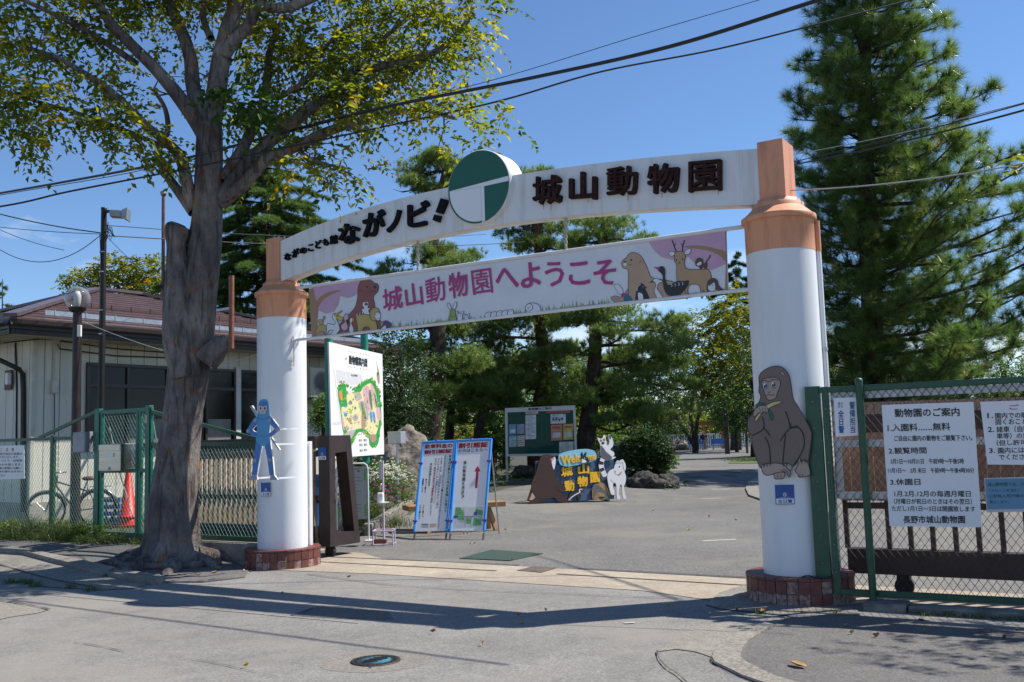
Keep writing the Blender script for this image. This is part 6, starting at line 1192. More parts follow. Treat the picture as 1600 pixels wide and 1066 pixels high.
def bicycle(w0, w1, label, fcol):
    R_ = .33; t = thing('bicycle', label, 'bicycle', (w0+w1)/2-UP*R_); u = nrm((w1-w0)*V(1, 1, 0)); sd = V(-u[1], u[0], 0)       # w0 front hub, w1 rear hub
    for w_ in (w0, w1):
        b = MB(); ring(b, w_, R_, .018, tyre, u); wl_ = b.build('wheel', t); b = MB(); ring(b, w_, R_-.022, .009, chrome, u)
        for k in range(16): a = 2*PI*k/16; b.tube([w_+sd*.02*(1 if k % 2 else -1), w_+u*(R_-.03)*math.cos(a)+UP*(R_-.03)*math.sin(a)], .0016, chrome, 3)
        b.tube([w_-sd*.04, w_+sd*.04], .02, chrome, 8); b.build('rim', wl_)
        b = MB(); pts = [w_+u*(R_+.035)*math.cos(a)+UP*(R_+.035)*math.sin(a) for a in np.linspace(.2, 2.6, 14)]; b.tube(pts, .018, chrome, 6); b.build('mudguard', t)
    head = w0+u*.16+UP*.52; seat = w1-u*.18+UP*.52; bb = w0*.42+w1*.58-UP*.03
    b = MB(); b.tube([w0, head-UP*.05], .013, fcol, 8); b.tube([head-UP*.08, head+UP*.12-u*-.02], .018, fcol, 8); b.tube([head-UP*.05, bb], .018, fcol, 8); b.tube([head+UP*.02, seat-UP*.2+u*.03], .016, fcol, 8); b.tube([bb, seat], .016, fcol, 8); b.tube([bb, w1], .01, fcol, 8); b.tube([seat-UP*.12, w1], .009, fcol, 8); b.build('frame', t)
    b = MB(); h = head+UP*.18; b.tube([head+UP*.1, h], .012, chrome, 8); b.tube([h+sd*.28+u*.16, h+sd*.24, h, h-sd*.24, h-sd*.28+u*.16], .012, chrome, 8); b.build('handlebar', t)
    b = MB(); b.sphere(seat+UP*.05+u*.02, .1, saddle_m, 12, 8, (1.3, .9, .45)); b.build('saddle', t)
    b = MB(); ring(b, bb+sd*.05, .09, .006, chrome, u, 24, 6); b.tube([bb-sd*.09, bb+sd*.09], .012, chrome, 8); b.bar(bb+sd*.08, bb+sd*.08+u*.1-UP*.12, .02, .012, chrome, up=sd); b.bar(bb-sd*.08, bb-sd*.08-u*.1+UP*.12, .02, .012, chrome, up=sd); b.build('crank', t)
    b = MB(); c = w1+UP*(R_+.08)+u*.05; b.bar(c-u*.2, c+u*.2, .14, .015, chrome); b.tube([c+u*.1, w1], .006, chrome, 6); b.build('rack', t)
    return t
h_ = lambda x, y, Y: atY(x, y, Y)
f0 = h_(72, 777, 18.3); f0[2] = .56; f1 = h_(152, 777, 18.6); f1[2] = .56; bicycle(f0, f1, 'silver bicycle with a brown saddle leaning by the office wall', bfr)
# potted tree hidden by gate, blue bin behind pillar
c = onz(atY(485, 700, 17.5)); bnn = thing('blue_bin', 'blue plastic bin visible between left pillar and map board', 'bin', c); b = MB(); b.lathe([(.24, 0), (.29, .75), (.3, .78)], c, cbm, 24); b.build('body', bnn); b = MB(); b.lathe([(.31, .78), (.31, .82), (.2, .9), (.001, .91)], c, cbm, 24); b.build('lid', bnn)
# ================================================================ vegetation
def spline(P, k=6): return cat_rom(P, False, k)
bark_m = bpy.data.materials.new('tree_bark'); bark_m.use_nodes = True
def _bark(m, base, light, flake, sc=1.):
    n = m.node_tree.nodes; L = m.node_tree.links; b = n['Principled BSDF']; b.inputs['Roughness'].default_value = .9; b.inputs['Specular IOR Level'].default_value = .2
    tc = n.new('ShaderNodeTexCoord'); mp = n.new('ShaderNodeMapping'); mp.inputs['Scale'].default_value = (sc*2.6, sc*2.6, sc*.8); L.new(tc.outputs['Object'], mp.inputs[0])
    nz = n.new('ShaderNodeTexNoise'); nz.inputs['Scale'].default_value = 3.2; nz.inputs['Detail'].default_value = 9; nz.inputs['Roughness'].default_value = .72; L.new(mp.outputs[0], nz.inputs['Vector'])
    cr = n.new('ShaderNodeValToRGB'); cr.color_ramp.elements[0].position = .33; cr.color_ramp.elements[1].position = .7; cr.color_ramp.elements[0].color = (*base, 1); cr.color_ramp.elements[1].color = (*light, 1); L.new(nz.outputs[0], cr.inputs[0]); out = cr.outputs[0]
    if flake:
        n2 = n.new('ShaderNodeTexNoise'); n2.inputs['Scale'].default_value = 6.5*sc; n2.inputs['Detail'].default_value = 3; L.new(tc.outputs['Object'], n2.inputs['Vector'])
        r2 = n.new('ShaderNodeValToRGB'); r2.color_ramp.elements[0].position = .615; r2.color_ramp.elements[1].position = .66; L.new(n2.outputs[0], r2.inputs[0])
        mx = n.new('ShaderNodeMix'); mx.data_type = 'RGBA'; L.new(r2.outputs[0], mx.inputs[0]); L.new(out, mx.inputs[6]); mx.inputs[7].default_value = (*flake, 1); out = mx.outputs[2]
    m3 = n.new('ShaderNodeMapping'); m3.inputs['Scale'].default_value = (sc*7, sc*7, sc*.9); L.new(tc.outputs['Object'], m3.inputs[0])
    n3 = n.new('ShaderNodeTexNoise'); n3.inputs['Scale'].default_value = 2.2; n3.inputs['Detail'].default_value = 5; n3.inputs['Distortion'].default_value = .6; L.new(m3.outputs[0], n3.inputs['Vector'])
    r3 = n.new('ShaderNodeValToRGB'); r3.color_ramp.elements[0].position = .36; r3.color_ramp.elements[1].position = .45; r3.color_ramp.elements[0].color = (.58, .56, .55, 1); L.new(n3.outputs[0], r3.inputs[0])
    n4 = n.new('ShaderNodeTexNoise'); n4.inputs['Scale'].default_value = 1.7*sc; n4.inputs['Detail'].default_value = 6; L.new(tc.outputs['Object'], n4.inputs['Vector'])
    r4 = n.new('ShaderNodeValToRGB'); r4.color_ramp.elements[0].position = .35; r4.color_ramp.elements[1].position = .68; r4.color_ramp.elements[0].color = (.72, .68, .68, 1); r4.color_ramp.elements[1].color = (1.45, 1.42, 1.36, 1); L.new(n4.outputs[0], r4.inputs[0])
    for rr_ in (r3, r4):
        mz = n.new('ShaderNodeMix'); mz.data_type = 'RGBA'; mz.blend_type = 'MULTIPLY'; mz.inputs[0].default_value = 1; L.new(out, mz.inputs[6]); L.new(rr_.outputs[0], mz.inputs[7]); out = mz.outputs[2]
    L.new(out, b.inputs['Base Color'])
    nb = n.new('ShaderNodeTexNoise'); nb.inputs['Scale'].default_value = 9; nb.inputs['Detail'].default_value = 8; nb.inputs['Roughness'].default_value = .7; L.new(mp.outputs[0], nb.inputs['Vector'])
    bp = n.new('ShaderNodeBump'); bp.inputs['Strength'].default_value = .9; bp.inputs['Distance'].default_value = .05; L.new(nb.outputs[0], bp.inputs['Height']); b3 = n.new('ShaderNodeBump'); b3.inputs['Strength'].default_value = .8; b3.inputs['Distance'].default_value = .03; L.new(r3.outputs[0], b3.inputs['Height']); L.new(bp.outputs[0], b3.inputs['Normal']); L.new(b3.outputs[0], b.inputs['Normal'])
_bark(bark_m, (.082, .074, .072), (.275, .25, .24), (.23, .13, .075))
pine_bark = bpy.data.materials.new('pine_bark'); pine_bark.use_nodes = True; _bark(pine_bark, (.035, .026, .022), (.12, .085, .068), None, 1.4)
red_bark = bpy.data.materials.new('red_pine_bark'); red_bark.use_nodes = True; _bark(red_bark, (.06, .032, .022), (.19, .10, .07), None, 1.4)

zel_leaf = leafmat('street_tree_leaf', [(0, (.035, .065, .013)), (.35, (.09, .13, .02)), (.66, (.21, .225, .03)), (.9, (.40, .34, .03)), (1, (.46, .30, .03))], .58)
gld_leaf = leafmat('yellow_green_leaf', [(0, (.06, .10, .02)), (.5, (.18, .20, .026)), (.85, (.34, .28, .03)), (1, (.40, .22, .04))], .5)
grn_leaf = leafmat('green_leaf', [(0, (.03, .07, .016)), (.6, (.09, .165, .028)), (1, (.20, .25, .04))], .45)
dark_leaf = leafmat('dark_evergreen_leaf', [(0, (.018, .04, .013)), (.7, (.045, .085, .022)), (1, (.10, .13, .03))], .3, .5)
pine_leaf = leafmat('long_pine_needle', [(0, (.04, .085, .028)), (.5, (.12, .19, .045)), (.93, (.24, .285, .085)), (1, (.28, .20, .08))], .45, .3)
jp_leaf = leafmat('garden_pine_needle', [(0, (.055, .10, .03)), (.5, (.155, .225, .062)), (.94, (.25, .30, .09)), (1, (.28, .20, .07))], .45, .35)
cedar_leaf = leafmat('cedar_needle', [(0, (.035, .075, .024)), (.6, (.10, .165, .042)), (1, (.18, .23, .06))], .38, .4)

def leafy(name, root, C, n_twig, per, L, mat, droop=.5, twig_len=.4, tone_b=0., rnd=RNG, up=.6):
    """C: (m,3) twig origins, each with outward direction; leaves set in two ranks along every twig"""
    O, Dn = C; k = len(O); D = unit(Dn+rnd.normal(size=Dn.shape)*.45); tl_ = twig_len*rnd.uniform(.6, 1.3, k)
    S = unit(np.cross(D, np.array([0, 0, 1.])+rnd.normal(size=D.shape)*.25)); tone_t = rnd.normal(.42+tone_b, .17, k)
    B, LD, NN, TT = [], [], [], []
    for j in range(per):
        f = (j+.5)/per; p = O+D*(tl_*f)[:, None]-np.array([0, 0, 1])*(droop*tl_*f*f)[:, None]
        d = unit(D*.55+S*(1 if j % 2 else -1)*.9-np.array([0, 0, 1])*(.35*droop+.3*f)+rnd.normal(size=D.shape)*.22)
        B.append(p); LD.append(d); NN.append(unit(np.array([0, 0, 1.])*up+rnd.normal(size=D.shape)*.45)); TT.append(tone_t+rnd.normal(0, .13, k))
    B, LD, NN, TT = map(np.concatenate, (B, LD, NN, TT)); n = len(B); ll = L*rnd.uniform(.65, 1.25, n)
    v, f = leaf_arrays(B, LD, NN, ll, ll*rnd.uniform(.42, .56, n)); return raw_mesh(name, v, f, mat, root, tone=np.repeat(np.clip(TT, 0, 1), 4))
def blob_pts(blobs, rnd=RNG, surf=.35):
    """points in a set of ellipsoids (centre, radii, count) with outward directions"""
    O, D = [], []
    for c, r, n in blobs:
        d = unit(rnd.normal(size=(n, 3))); rr_ = rnd.uniform(0, 1, n)**surf; O.append(np.asarray(c)+d*np.asarray(r)*rr_[:, None]); D.append(unit(d+np.array([0, 0, .15])))
    return np.concatenate(O), np.concatenate(D)

# ---------------------------------------------------------------- the big street tree
YT = 13.55
tb = onz(atY(266, 868, YT)); tree = thing('street_tree', 'big broadleaf street tree with a forked grey trunk before the office', 'tree', tb)
def tp(x, y, dz=0.): return atY(x, y, YT+dz)
mpp = YT/CAM_F
b = MB()
tr_px = [(265, 884, 60), (266, 872, 56), (268, 850, 50), (270, 815, 46), (272, 775, 42.5), (277, 720, 38), (284, 660, 34), (291, 610, 34), (298, 560, 36), (301, 520, 37), (306, 470, 35), (314, 420, 32), (321, 370, 29), (325, 320, 26), (327, 270, 25), (328, 225, 24), (328, 196, 22)]
P = cat_rom([(x, y, r) for x, y, r in tr_px], False, 5)
def rough_tube(mb, P3, rad, mat, n=40, ridge=.06, flare=None):
    P3 = np.asarray(P3); T_ = np.gradient(P3, axis=0); T_ = unit(T_); u = nrm(np.cross(T_[0], V(0, 1, 0))); vs = []; m = len(P3)
    for i in range(m):
        u = nrm(u-T_[i]*np.dot(u, T_[i])); v = np.cross(T_[i], u)
        for k in range(n):
            th = 2*PI*k/n; d = u*math.cos(th)+v*math.sin(th); r = rad[i]
            q = P3[i]*V(1, 1, .35)*1.3+d*.55
            r *= 1+ridge*1.3*mnoise.noise(Vector(q))+ridge*.7*mnoise.noise(Vector(P3[i]*V(2, 2, .7)+d*1.9))+ridge*.35*mnoise.noise(Vector(P3[i]*3.+d*5.))
            if flare: r *= 1+flare(i, th)
            vs.append(P3[i]+d*r)
    mb.add(vs, [[i*n+k, i*n+(k+1) % n, (i+1)*n+(k+1) % n, (i+1)*n+k] for i in range(m-1) for k in range(n)], mat, True); mb.add(vs[-n:], [list(range(n))], mat)
def fl_(i, th): z = P[i][1]; return .11*max(0, (z-790)/95)**1.5*(math.sin(th*5+.7)+.6*math.sin(th*3+2))
rough_tube(b, [tp(x, y) for x, y, r in P], P[:, 2]*mpp*.895, bark_m, 64, .095, fl_)
stub = cat_rom([(294, 590, 24), (286, 540, 27), (281, 485, 24), (278, 435, 20), (276, 400, 16), (275, 382, 15), (276, 367, 19), (277, 356, 19), (279, 350, 11)], False, 4)
rough_tube(b, [tp(x, y, -.16) for x, y, r in stub], stub[:, 2]*mpp, bark_m, 30, .2)
rough_tube(b, [tp(x, y, -.1) for x, y in [(322, 566), (333, 553), (343, 541), (350, 532), (354, 526)]], np.array([20, 19, 16, 12, 4])*mpp, bark_m, 20, .25)
for a in range(8):                                            # surface roots
    th = a*2*PI/8+.3; d = V(math.cos(th), math.sin(th), 0); L_ = random.uniform(.5, .85)
    pts = [onz(tb+d*.35, .10), onz(tb+d*(.35+L_*.4)+V(-d[1], d[0], 0)*.08, .05), onz(tb+d*(.35+L_*.75), .02), onz(tb+d*(.35+L_), -.05)]
    P_ = spline(pts, 4); rough_tube(b, P_, np.linspace(.13, .04, len(P_)), bark_m, 14, .15)
ring_ = [onz(tb+V(.72*math.cos(a), .55*math.sin(a), 0), .055) for a in np.linspace(-3.5, -.2, 18)]
rough_tube(b, ring_, [.055]*18, bark_m, 12, .2)
b.build('trunk', tree)
limbs = [  # px path, radius px start->end, depth drift
    ([(322, 215), (300, 180), (270, 140), (243, 108), (212, 77), (178, 42), (150, 2), (130, -40)], 13, 6, -.6), ([(214, 100), (165, 67), (115, 37), (50, 6), (-10, -20)], 5.5, 3, -1.2),
    ([(318, 190), (302, 140), (297, 90), (282, 45), (262, 0), (250, -50)], 13, 8, .5), ([(328, 205), (338, 150), (346, 95), (358, 45), (372, 0), (380, -50)], 17, 11, .2),
    ([(352, 85), (368, 62), (388, 42), (398, 18), (408, 10), (445, 13), (490, -4), (540, -30)], 11, 7, -.5), ([(300, 325), (292, 285), (283, 250), (268, 230), (228, 196), (178, 147), (135, 117), (88, 90), (40, 75)], 11, 3, -1.0),
    ([(302, 332), (283, 305), (268, 285), (252, 258), (248, 232), (262, 205), (258, 170), (240, 140)], 9, 3, .5), ([(252, 228), (195, 204), (130, 180), (62, 160), (22, 148)], 4.5, 2, -1.2),
    ([(345, 315), (368, 282), (396, 246), (440, 206), (478, 175), (520, 146), (565, 112), (640, 94), (692, 74), (740, 22)], 14, 4, .3), ([(345, 318), (380, 288), (416, 250), (460, 230), (510, 206), (560, 190), (610, 178), (660, 172), (710, 185)], 12, 3, -.5),
    ([(348, 285), (376, 240), (396, 200), (412, 160), (418, 120), (421, 85), (430, 55), (445, 25)], 11, 4, .9), ([(412, 155), (450, 145), (480, 120), (520, 60), (560, 30)], 5, 2.5, .8), ([(330, 60), (318, 30), (320, -20)], 6, 4, .4), ([(440, 206), (430, 180), (432, 168)], 5, 3, .2), ([(560, 112), (600, 60), (650, 20), (690, -10)], 5, 2, 1.), ([(460, 230), (490, 250), (530, 262)], 3.5, 1.5, -.9)]
LP = []
for px, r0_, r1_, dr in limbs:
    Q = cat_rom(px, False, 5); m = len(Q); dd = np.linspace(0, dr, m); P3 = np.array([tp(x, y, d) for (x, y), d in zip(Q, dd)])
    b = MB(); rough_tube(b, P3, np.linspace(r0_, r1_, m)*mpp, bark_m, 14, .12); b.build('limb', tree); LP.append(P3)
# foliage masses, traced as soft clumps around the limbs
def cl(x, y, rx, ry, n, dz=0., rz=.7): return (tp(x, y, dz), (rx*mpp, rz, ry*mpp), n)
blobs = [cl(60, 30, 90, 55, 80, -.8), cl(170, 25, 90, 45, 55, -.2), cl(120, 90, 80, 26, 28, -.9), cl(40, 85, 50, 40, 42, -1.1), cl(25, 160, 45, 40, 70, -1.2, .35), cl(15, 205, 22, 28, 28, -1.2, .3), cl(120, 172, 75, 16, 34, -1.2, .4), cl(195, 200, 55, 26, 38, -.9, .5), cl(230, 235, 40, 20, 22, -.6, .4), cl(260, 115, 40, 25, 14, .3), cl(262, 180, 26, 20, 12, .5), cl(270, 25, 60, 35, 34, .4), cl(345, 15, 60, 30, 50, .4), cl(400, 60, 55, 45, 60, .9), cl(355, 150, 45, 30, 24, .9), cl(400, 185, 45, 30, 30, .5, .4),
         cl(480, 60, 60, 50, 75, .4), cl(455, 110, 45, 45, 50, .8), cl(560, 50, 75, 50, 95, .6), cl(520, 120, 55, 40, 75, .2), cl(590, 110, 60, 35, 75, .3), cl(650, 40, 75, 45, 85, .4), cl(720, 35, 62, 42, 62, .3, .5), cl(660, 105, 60, 30, 55, .2, .5), cl(480, 175, 50, 28, 40, .5), cl(545, 172, 55, 26, 50, .2), cl(490, 250, 50, 22, 40, .2, .4), cl(520, 265, 30, 22, 22, -.9, .3), cl(600, 165, 45, 22, 38, -.5, .4), cl(640, 200, 35, 15, 16, -.5, .3), cl(715, 165, 50, 20, 24, -.6, .3), cl(740, 190, 28, 26, 22, -.6, .3), cl(430, 235, 30, 22, 14, .6), cl(360, 255, 20, 22, 8, .8),
         cl(250, -70, 260, 60, 420, 0., 1.8), cl(560, -70, 220, 50, 340, .5, 1.5), cl(400, -190, 300, 110, 700, .3, 2.3), cl(-60, -60, 140, 60, 220, -.8, 1.2), cl(100, -160, 220, 90, 420, -.3, 1.8)]
def clump_pts(blobs, k=6, rnd=RNG):
    O, D = blob_pts([(c, r, max(2, n//k)) for c, r, n in blobs], rnd, .7); m = len(O); O = np.repeat(O, k, 0)+rnd.normal(0, 1, (m*k, 3))*np.array([.22, .22, .075]); return O, unit(np.repeat(D, k, 0)+rnd.normal(0, .5, (m*k, 3)))
O, D = clump_pts([(c, r, int(n*1.12)) for c, r, n in blobs])
leafy('crown', tree, (O, D), 0, 11, .108, zel_leaf, .38, .46, tone_b=.11)
b = MB()
lp_all = np.concatenate(LP)
for i in RNG.choice(len(O), 330, False):                       # twigs tying clumps to the nearest limb
    p = O[i]; 
    if p[2] > 7.6: continue
    j = np.argmin(((lp_all-p)**2).sum(1)); q = lp_all[j]
    if np.linalg.norm(p-q) < 1.3: mid = (p+q)/2+V(*RNG.normal(0, .05, 3))+UP*.06; b.tube([q, mid, p, p+D[i]*.3], [.014, .009, .006, .003], bark_m, 4, False)
b.build('twigs', tree)
# the cluster of large leaves sprouting from the fork
O, D = blob_pts([(tp(372, 158, -.5), (.42, .25, .2), 24), (tp(400, 172, -.5), (.25, .2, .15), 12)]); big_leaf = leafmat('large_leaf', [(0, (.02, .06, .012)), (1, (.07, .14, .02))], .35)
leafy('sucker_shoots', tree, (O, D), 0, 6, .17, big_leaf, .5, .35)

# ---------------------------------------------------------------- generic builders
def tufted(name, root, O, D, needles, L, wd, mat, spread=.8, tone_b=.5, rnd=RNG, parent=None, ball=False):
    """brush-like needle tufts at shoot tips"""
    k = len(O); tone = np.clip(rnd.normal(tone_b, .17, k), 0, 1); B = np.repeat(O, needles, 0); DD = np.repeat(unit(D), needles, 0)
    d = unit(DD*(rnd.uniform(-.25, 1.1, (len(B), 1)) if ball else rnd.uniform(.15, 1.3, (len(B), 1)))+rnd.normal(size=B.shape)*spread); B = B+DD*rnd.uniform(-.5, .3, (len(B), 1))*L*(.25 if ball else .5)
    v, f = needle_arrays(B, d, L*rnd.uniform(.7, 1.15, len(B)), np.full(len(B), wd)); t = np.repeat(np.clip(np.repeat(tone, needles)+rnd.normal(0, .1, len(B)), 0, 1), 3)
    return raw_mesh(name, v, f, mat, root, tone=t)

def garden_pine(Yd, trunk_px, pads, label, scale=1., bark=None, red_from=None, seed=1, dens=1., needle=.11):
    """cloud-pruned pine: traced trunk, each pad a layer of up-turned needle tufts carried by a bent branch"""
    rnd = np.random.default_rng(seed); mp_ = Yd/CAM_F; base = onz(atY(*trunk_px[0][:2], Yd)); root = thing('pine_tree', label, 'tree', base, 'garden pines beyond the gate')
    Q = cat_rom([(x, y, r) for x, y, r in trunk_px], False, 5); P3 = np.array([atY(x, y, Yd) for x, y, r in Q]); P3[0] = base-UP*.2
    b = MB(); rough_tube(b, P3, Q[:, 2]*mp_, bark or pine_bark, 14, .10)
    O, D = [], []; bb = b
    for (x, y, rx, ry, dz) in pads:
        c = atY(x, y, Yd+dz); a, h = rx*mp_*1.04, ry*mp_*1.3; n = int(230*dens*(rx*ry)/900)+90
        j = np.argmin(np.abs(P3[:, 2]-(c[2]-.15*a-.1))); q = P3[j]; mid = (q+c)/2+V(*rnd.normal(0, .12*a+.03, 3))-UP*.05
        S_ = spline([q, mid, c-UP*h*.5], 5); bb.tube(S_, np.linspace(max(.035, 3.2*mp_), .018, len(S_)), bark or pine_bark, 6, jit=.25)
        for _ in range(5):
            e = c+V(rnd.uniform(-.8, .8)*a, rnd.uniform(-.8, .8)*a*.8, rnd.uniform(-.5, .1)*h); bb.tube([mid*.4+c*.6-UP*h*.4, (e+c)/2-UP*h*.45, e], [.02, .014, .006], bark or pine_bark, 4)
        ns = max(2, int(3+a*2.5))                              # sub-clumps leave gaps inside the pad
        cs = np.stack([rnd.uniform(-.85, .85, ns)*a, rnd.uniform(-.8, .8, ns)*a*.9, rnd.uniform(-.45, .5, ns)*h], 1); w_ = rnd.integers(0, ns, n)
        r_ = unit(rnd.normal(size=(n, 3)))*rnd.uniform(.1, 1, (n, 1))**.5*np.array([a*.55, a*.55, h*.5])
        O.append(c+cs[w_]+r_); D.append(unit(r_/np.array([a, a, h])*.55+np.array([0, 0, .75])+rnd.normal(size=(n, 3))*.25))
    bb.build('trunk', root); O = np.concatenate(O); D = np.concatenate(D)
    tufted('crown', root, O, D, 30, needle*1.5*Yd/29, .0085*Yd/23, jp_leaf, .62, .5, rnd); return root

def conifer(Yd, x, y0, y1, prof, label, droop=.25, seed=3, mat=None, name='conifer_tree', nb=60, spray=1., lean=0., curl=0.):
    """layered conifer with flat needle sprays; prof(f) = half width in px at height fraction f"""
    rnd = np.random.default_rng(seed); mp_ = Yd/CAM_F; base = onz(atY(x, y0, Yd)); top = atY(x+lean, y1, Yd); H = top[2]-base[2]; root = thing(name, label, 'tree', base)
    b = MB(); b.tube([base-UP*.2, base*.5+top*.5, top], [.16+.02*H, .10, .02], pine_bark, 10, jit=.1); bb = b; O, D, Sd = [], [], []
    for i in range(nb):
        f = (i+rnd.uniform(0, 1))/nb; f = .06+.93*f; p = base+(top-base)*f; L_ = prof(f)*mp_*rnd.uniform(.75, 1.1); th = i*2.4+rnd.uniform(-.3, .3); h = V(math.cos(th), math.sin(th), 0)
        pts = np.array([p+h*L_*t+UP*(L_*(.10*t-droop*t*t+curl*t**3)) for t in np.linspace(0, 1, 9)]); bb.tube(pts, np.linspace(.035, .008, 9), pine_bark, 4, False)
        sd = V(-h[1], h[0], 0)
        m = max(7, int(L_*19)); t = rnd.uniform(.18, 1.03, m)
        for tt in t:
            q = p+h*L_*tt+UP*(L_*(.10*tt-droop*tt*tt+curl*tt**3)); sgn = rnd.choice([-1, 1]); l2 = (.28+.5*(1-tt))*min(1.1, L_*.4)*rnd.uniform(.5, 1.2)
            d2 = unit(h*.8+sd*sgn*rnd.uniform(.3, 1.1)-UP*rnd.uniform(0, .35)); k = max(4, int(l2*20*spray)); s_ = rnd.uniform(0, 1, k)
            O.append(q+d2*(l2*s_)[:, None]-np.array([0, 0, 1])*(.25*l2*s_**2)[:, None]); D.append(np.repeat([d2-UP*.15], k, 0))
    bb.build('trunk', root); O, D = np.concatenate(O), np.concatenate(D)
    tufted('crown', root, O, D, 9, .17*max(1, Yd/40), .014*max(1, Yd/24), mat or cedar_leaf, .55, .5, rnd); return root

def broadleaf(Yd, trunk_px, blobs, label, mat, L=.09, per=8, seed=5, name='broadleaf_tree', bark=None, cat='tree', twig=.35, droop=.35, up=.6, group=None):
    rnd = np.random.default_rng(seed); mp_ = Yd/CAM_F; base = onz(atY(*trunk_px[0][0][:2], Yd)); root = thing(name, label, cat, base, group or {'shrub': 'shrubs in the park', 'broadleaf_tree': 'park trees behind the garden pines'}.get(name)); b = MB(); ends = []
    for i, st in enumerate(trunk_px):
        Q = cat_rom(st, False, 4); P3 = np.array([atY(x, y, Yd) for x, y, r in Q]); 
        if i == 0: P3[0] = base-UP*.1
        b.tube(P3, Q[:, 2]*mp_, bark or pine_bark, 8, jit=.15); ends.append(P3)
    E_ = np.concatenate(ends)
    bl = [(atY(x, y, Yd+dz), (rx*mp_, rx*mp_*.8, ry*mp_), n) for x, y, rx, ry, dz, n in blobs]
    for c, r, n in bl:
        q = E_[np.argmin(((E_-c)**2).sum(1))]; b.tube([q, (q+c)/2+UP*.1, c], [.04, .03, .012], bark or pine_bark, 5)
        for _ in range(4): e = c+unit(rnd.normal(size=3))*np.array(r)*.8; b.tube([(q+c)/2+UP*.1, (e+c)/2, e], [.02, .012, .005], bark or pine_bark, 4)
    b.build('trunk', root); O, D = blob_pts(bl, rnd, .5); leafy('crown', root, (O, D), 0, per, L, mat, droop, twig, rnd=rnd, up=up); return root

# ---------------------------------------------------------------- tall long-needled pine on the right
def tall_pine():
    Yd = 36; kz = Yd/15.5; mp_ = Yd/CAM_F; rnd = np.random.default_rng(21); base = onz(atY(1369, 760, Yd)); root = thing('tall_pine', 'tall dense long-needled pine rising behind the right pillar and fence', 'tree', base)
    trk = [(1369, 800, 21), (1368, 700, 19), (1366, 600, 17.5), (1362, 480, 16), (1358, 370, 14.5), (1352, 250, 12), (1350, 130, 10), (1354, 20, 8), (1358, -80, 6), (1360, -170, 3)]
    Q = cat_rom(trk, False, 5); P3 = np.array([atY(x, y, Yd) for x, y, r in Q]); b = MB(); rough_tube(b, P3, Q[:, 2]*mp_, pine_bark, 22, .09)
    O, D = [], []; bb = b
    left = lambda y: np.interp(y, [-170, -60, 60, 140, 220, 300, 380, 440, 520, 640], [10, 55, 95, 118, 128, 118, 120, 105, 90, 90])
    right = lambda y: np.interp(y, [-170, -60, 20, 80, 160, 230, 300, 380, 480, 560, 640], [12, 70, 115, 135, 165, 200, 235, 262, 285, 300, 300])
    nb = 205
    for i in range(nb):
        y = -160+(i+rnd.uniform(0, 1))/nb*800; k = np.argmin(np.abs(Q[:, 1]-y)); p = P3[k]; th = i*2.39996+rnd.uniform(-.25, .25); h = V(math.cos(th), math.sin(th), 0)
        wpx = (right(y) if h[0] > 0 else left(y)); L_ = wpx*mp_*rnd.uniform(.72, 1.08)*(1 if abs(h[0]) > .5 else .85)
        if y > 470 and h[0] < -.3: L_ *= .9
        up_ = rnd.uniform(.08, .5); bend = lambda t: p+h*L_*t+UP*L_*(-.10*t+up_*t*t)+V(-h[1], h[0], 0)*L_*.08*math.sin(3*t+i)
        pts = np.array([bend(t) for t in np.linspace(0, 1, 9)]); bb.tube(pts, np.linspace(.022+.012*L_, .018, 9), pine_bark, 6, False, jit=.15)
        O.append(pts[-1:]); D.append([h+UP*.7])
        ns = max(6, int(L_*12.5/kz))
        for t in rnd.uniform(.10, 1.0, ns):
            q = bend(t); s_ = rnd.choice([-1, 1]); l2 = kz*rnd.uniform(.12, .46)*(1.15-.5*t); d2 = unit(h*rnd.uniform(.2, 1)+V(-h[1], h[0], 0)*s_*rnd.uniform(.3, 1)+UP*rnd.uniform(-.05, .9)); e = q+d2*l2
            bb.tube([q, (q+e)/2-UP*.02, e], [.014, .012, .009], pine_bark, 4, False); O.append([e]); D.append([d2+UP*.5])
            if rnd.random() < .6: e2 = q+unit(d2+rnd.normal(size=3)*.6)*l2*.7; bb.tube([(q+e)/2, e2], [.011, .008], pine_bark, 4, False); O.append([e2]); D.append([d2+UP*.6])
    bb.build('trunk', root); O, D = np.concatenate(O), np.concatenate(D)
    tufted('crown', root, O, D, 96, .44, .0135, pine_leaf, .62, .48, rnd, ball=True)
tall_pine()

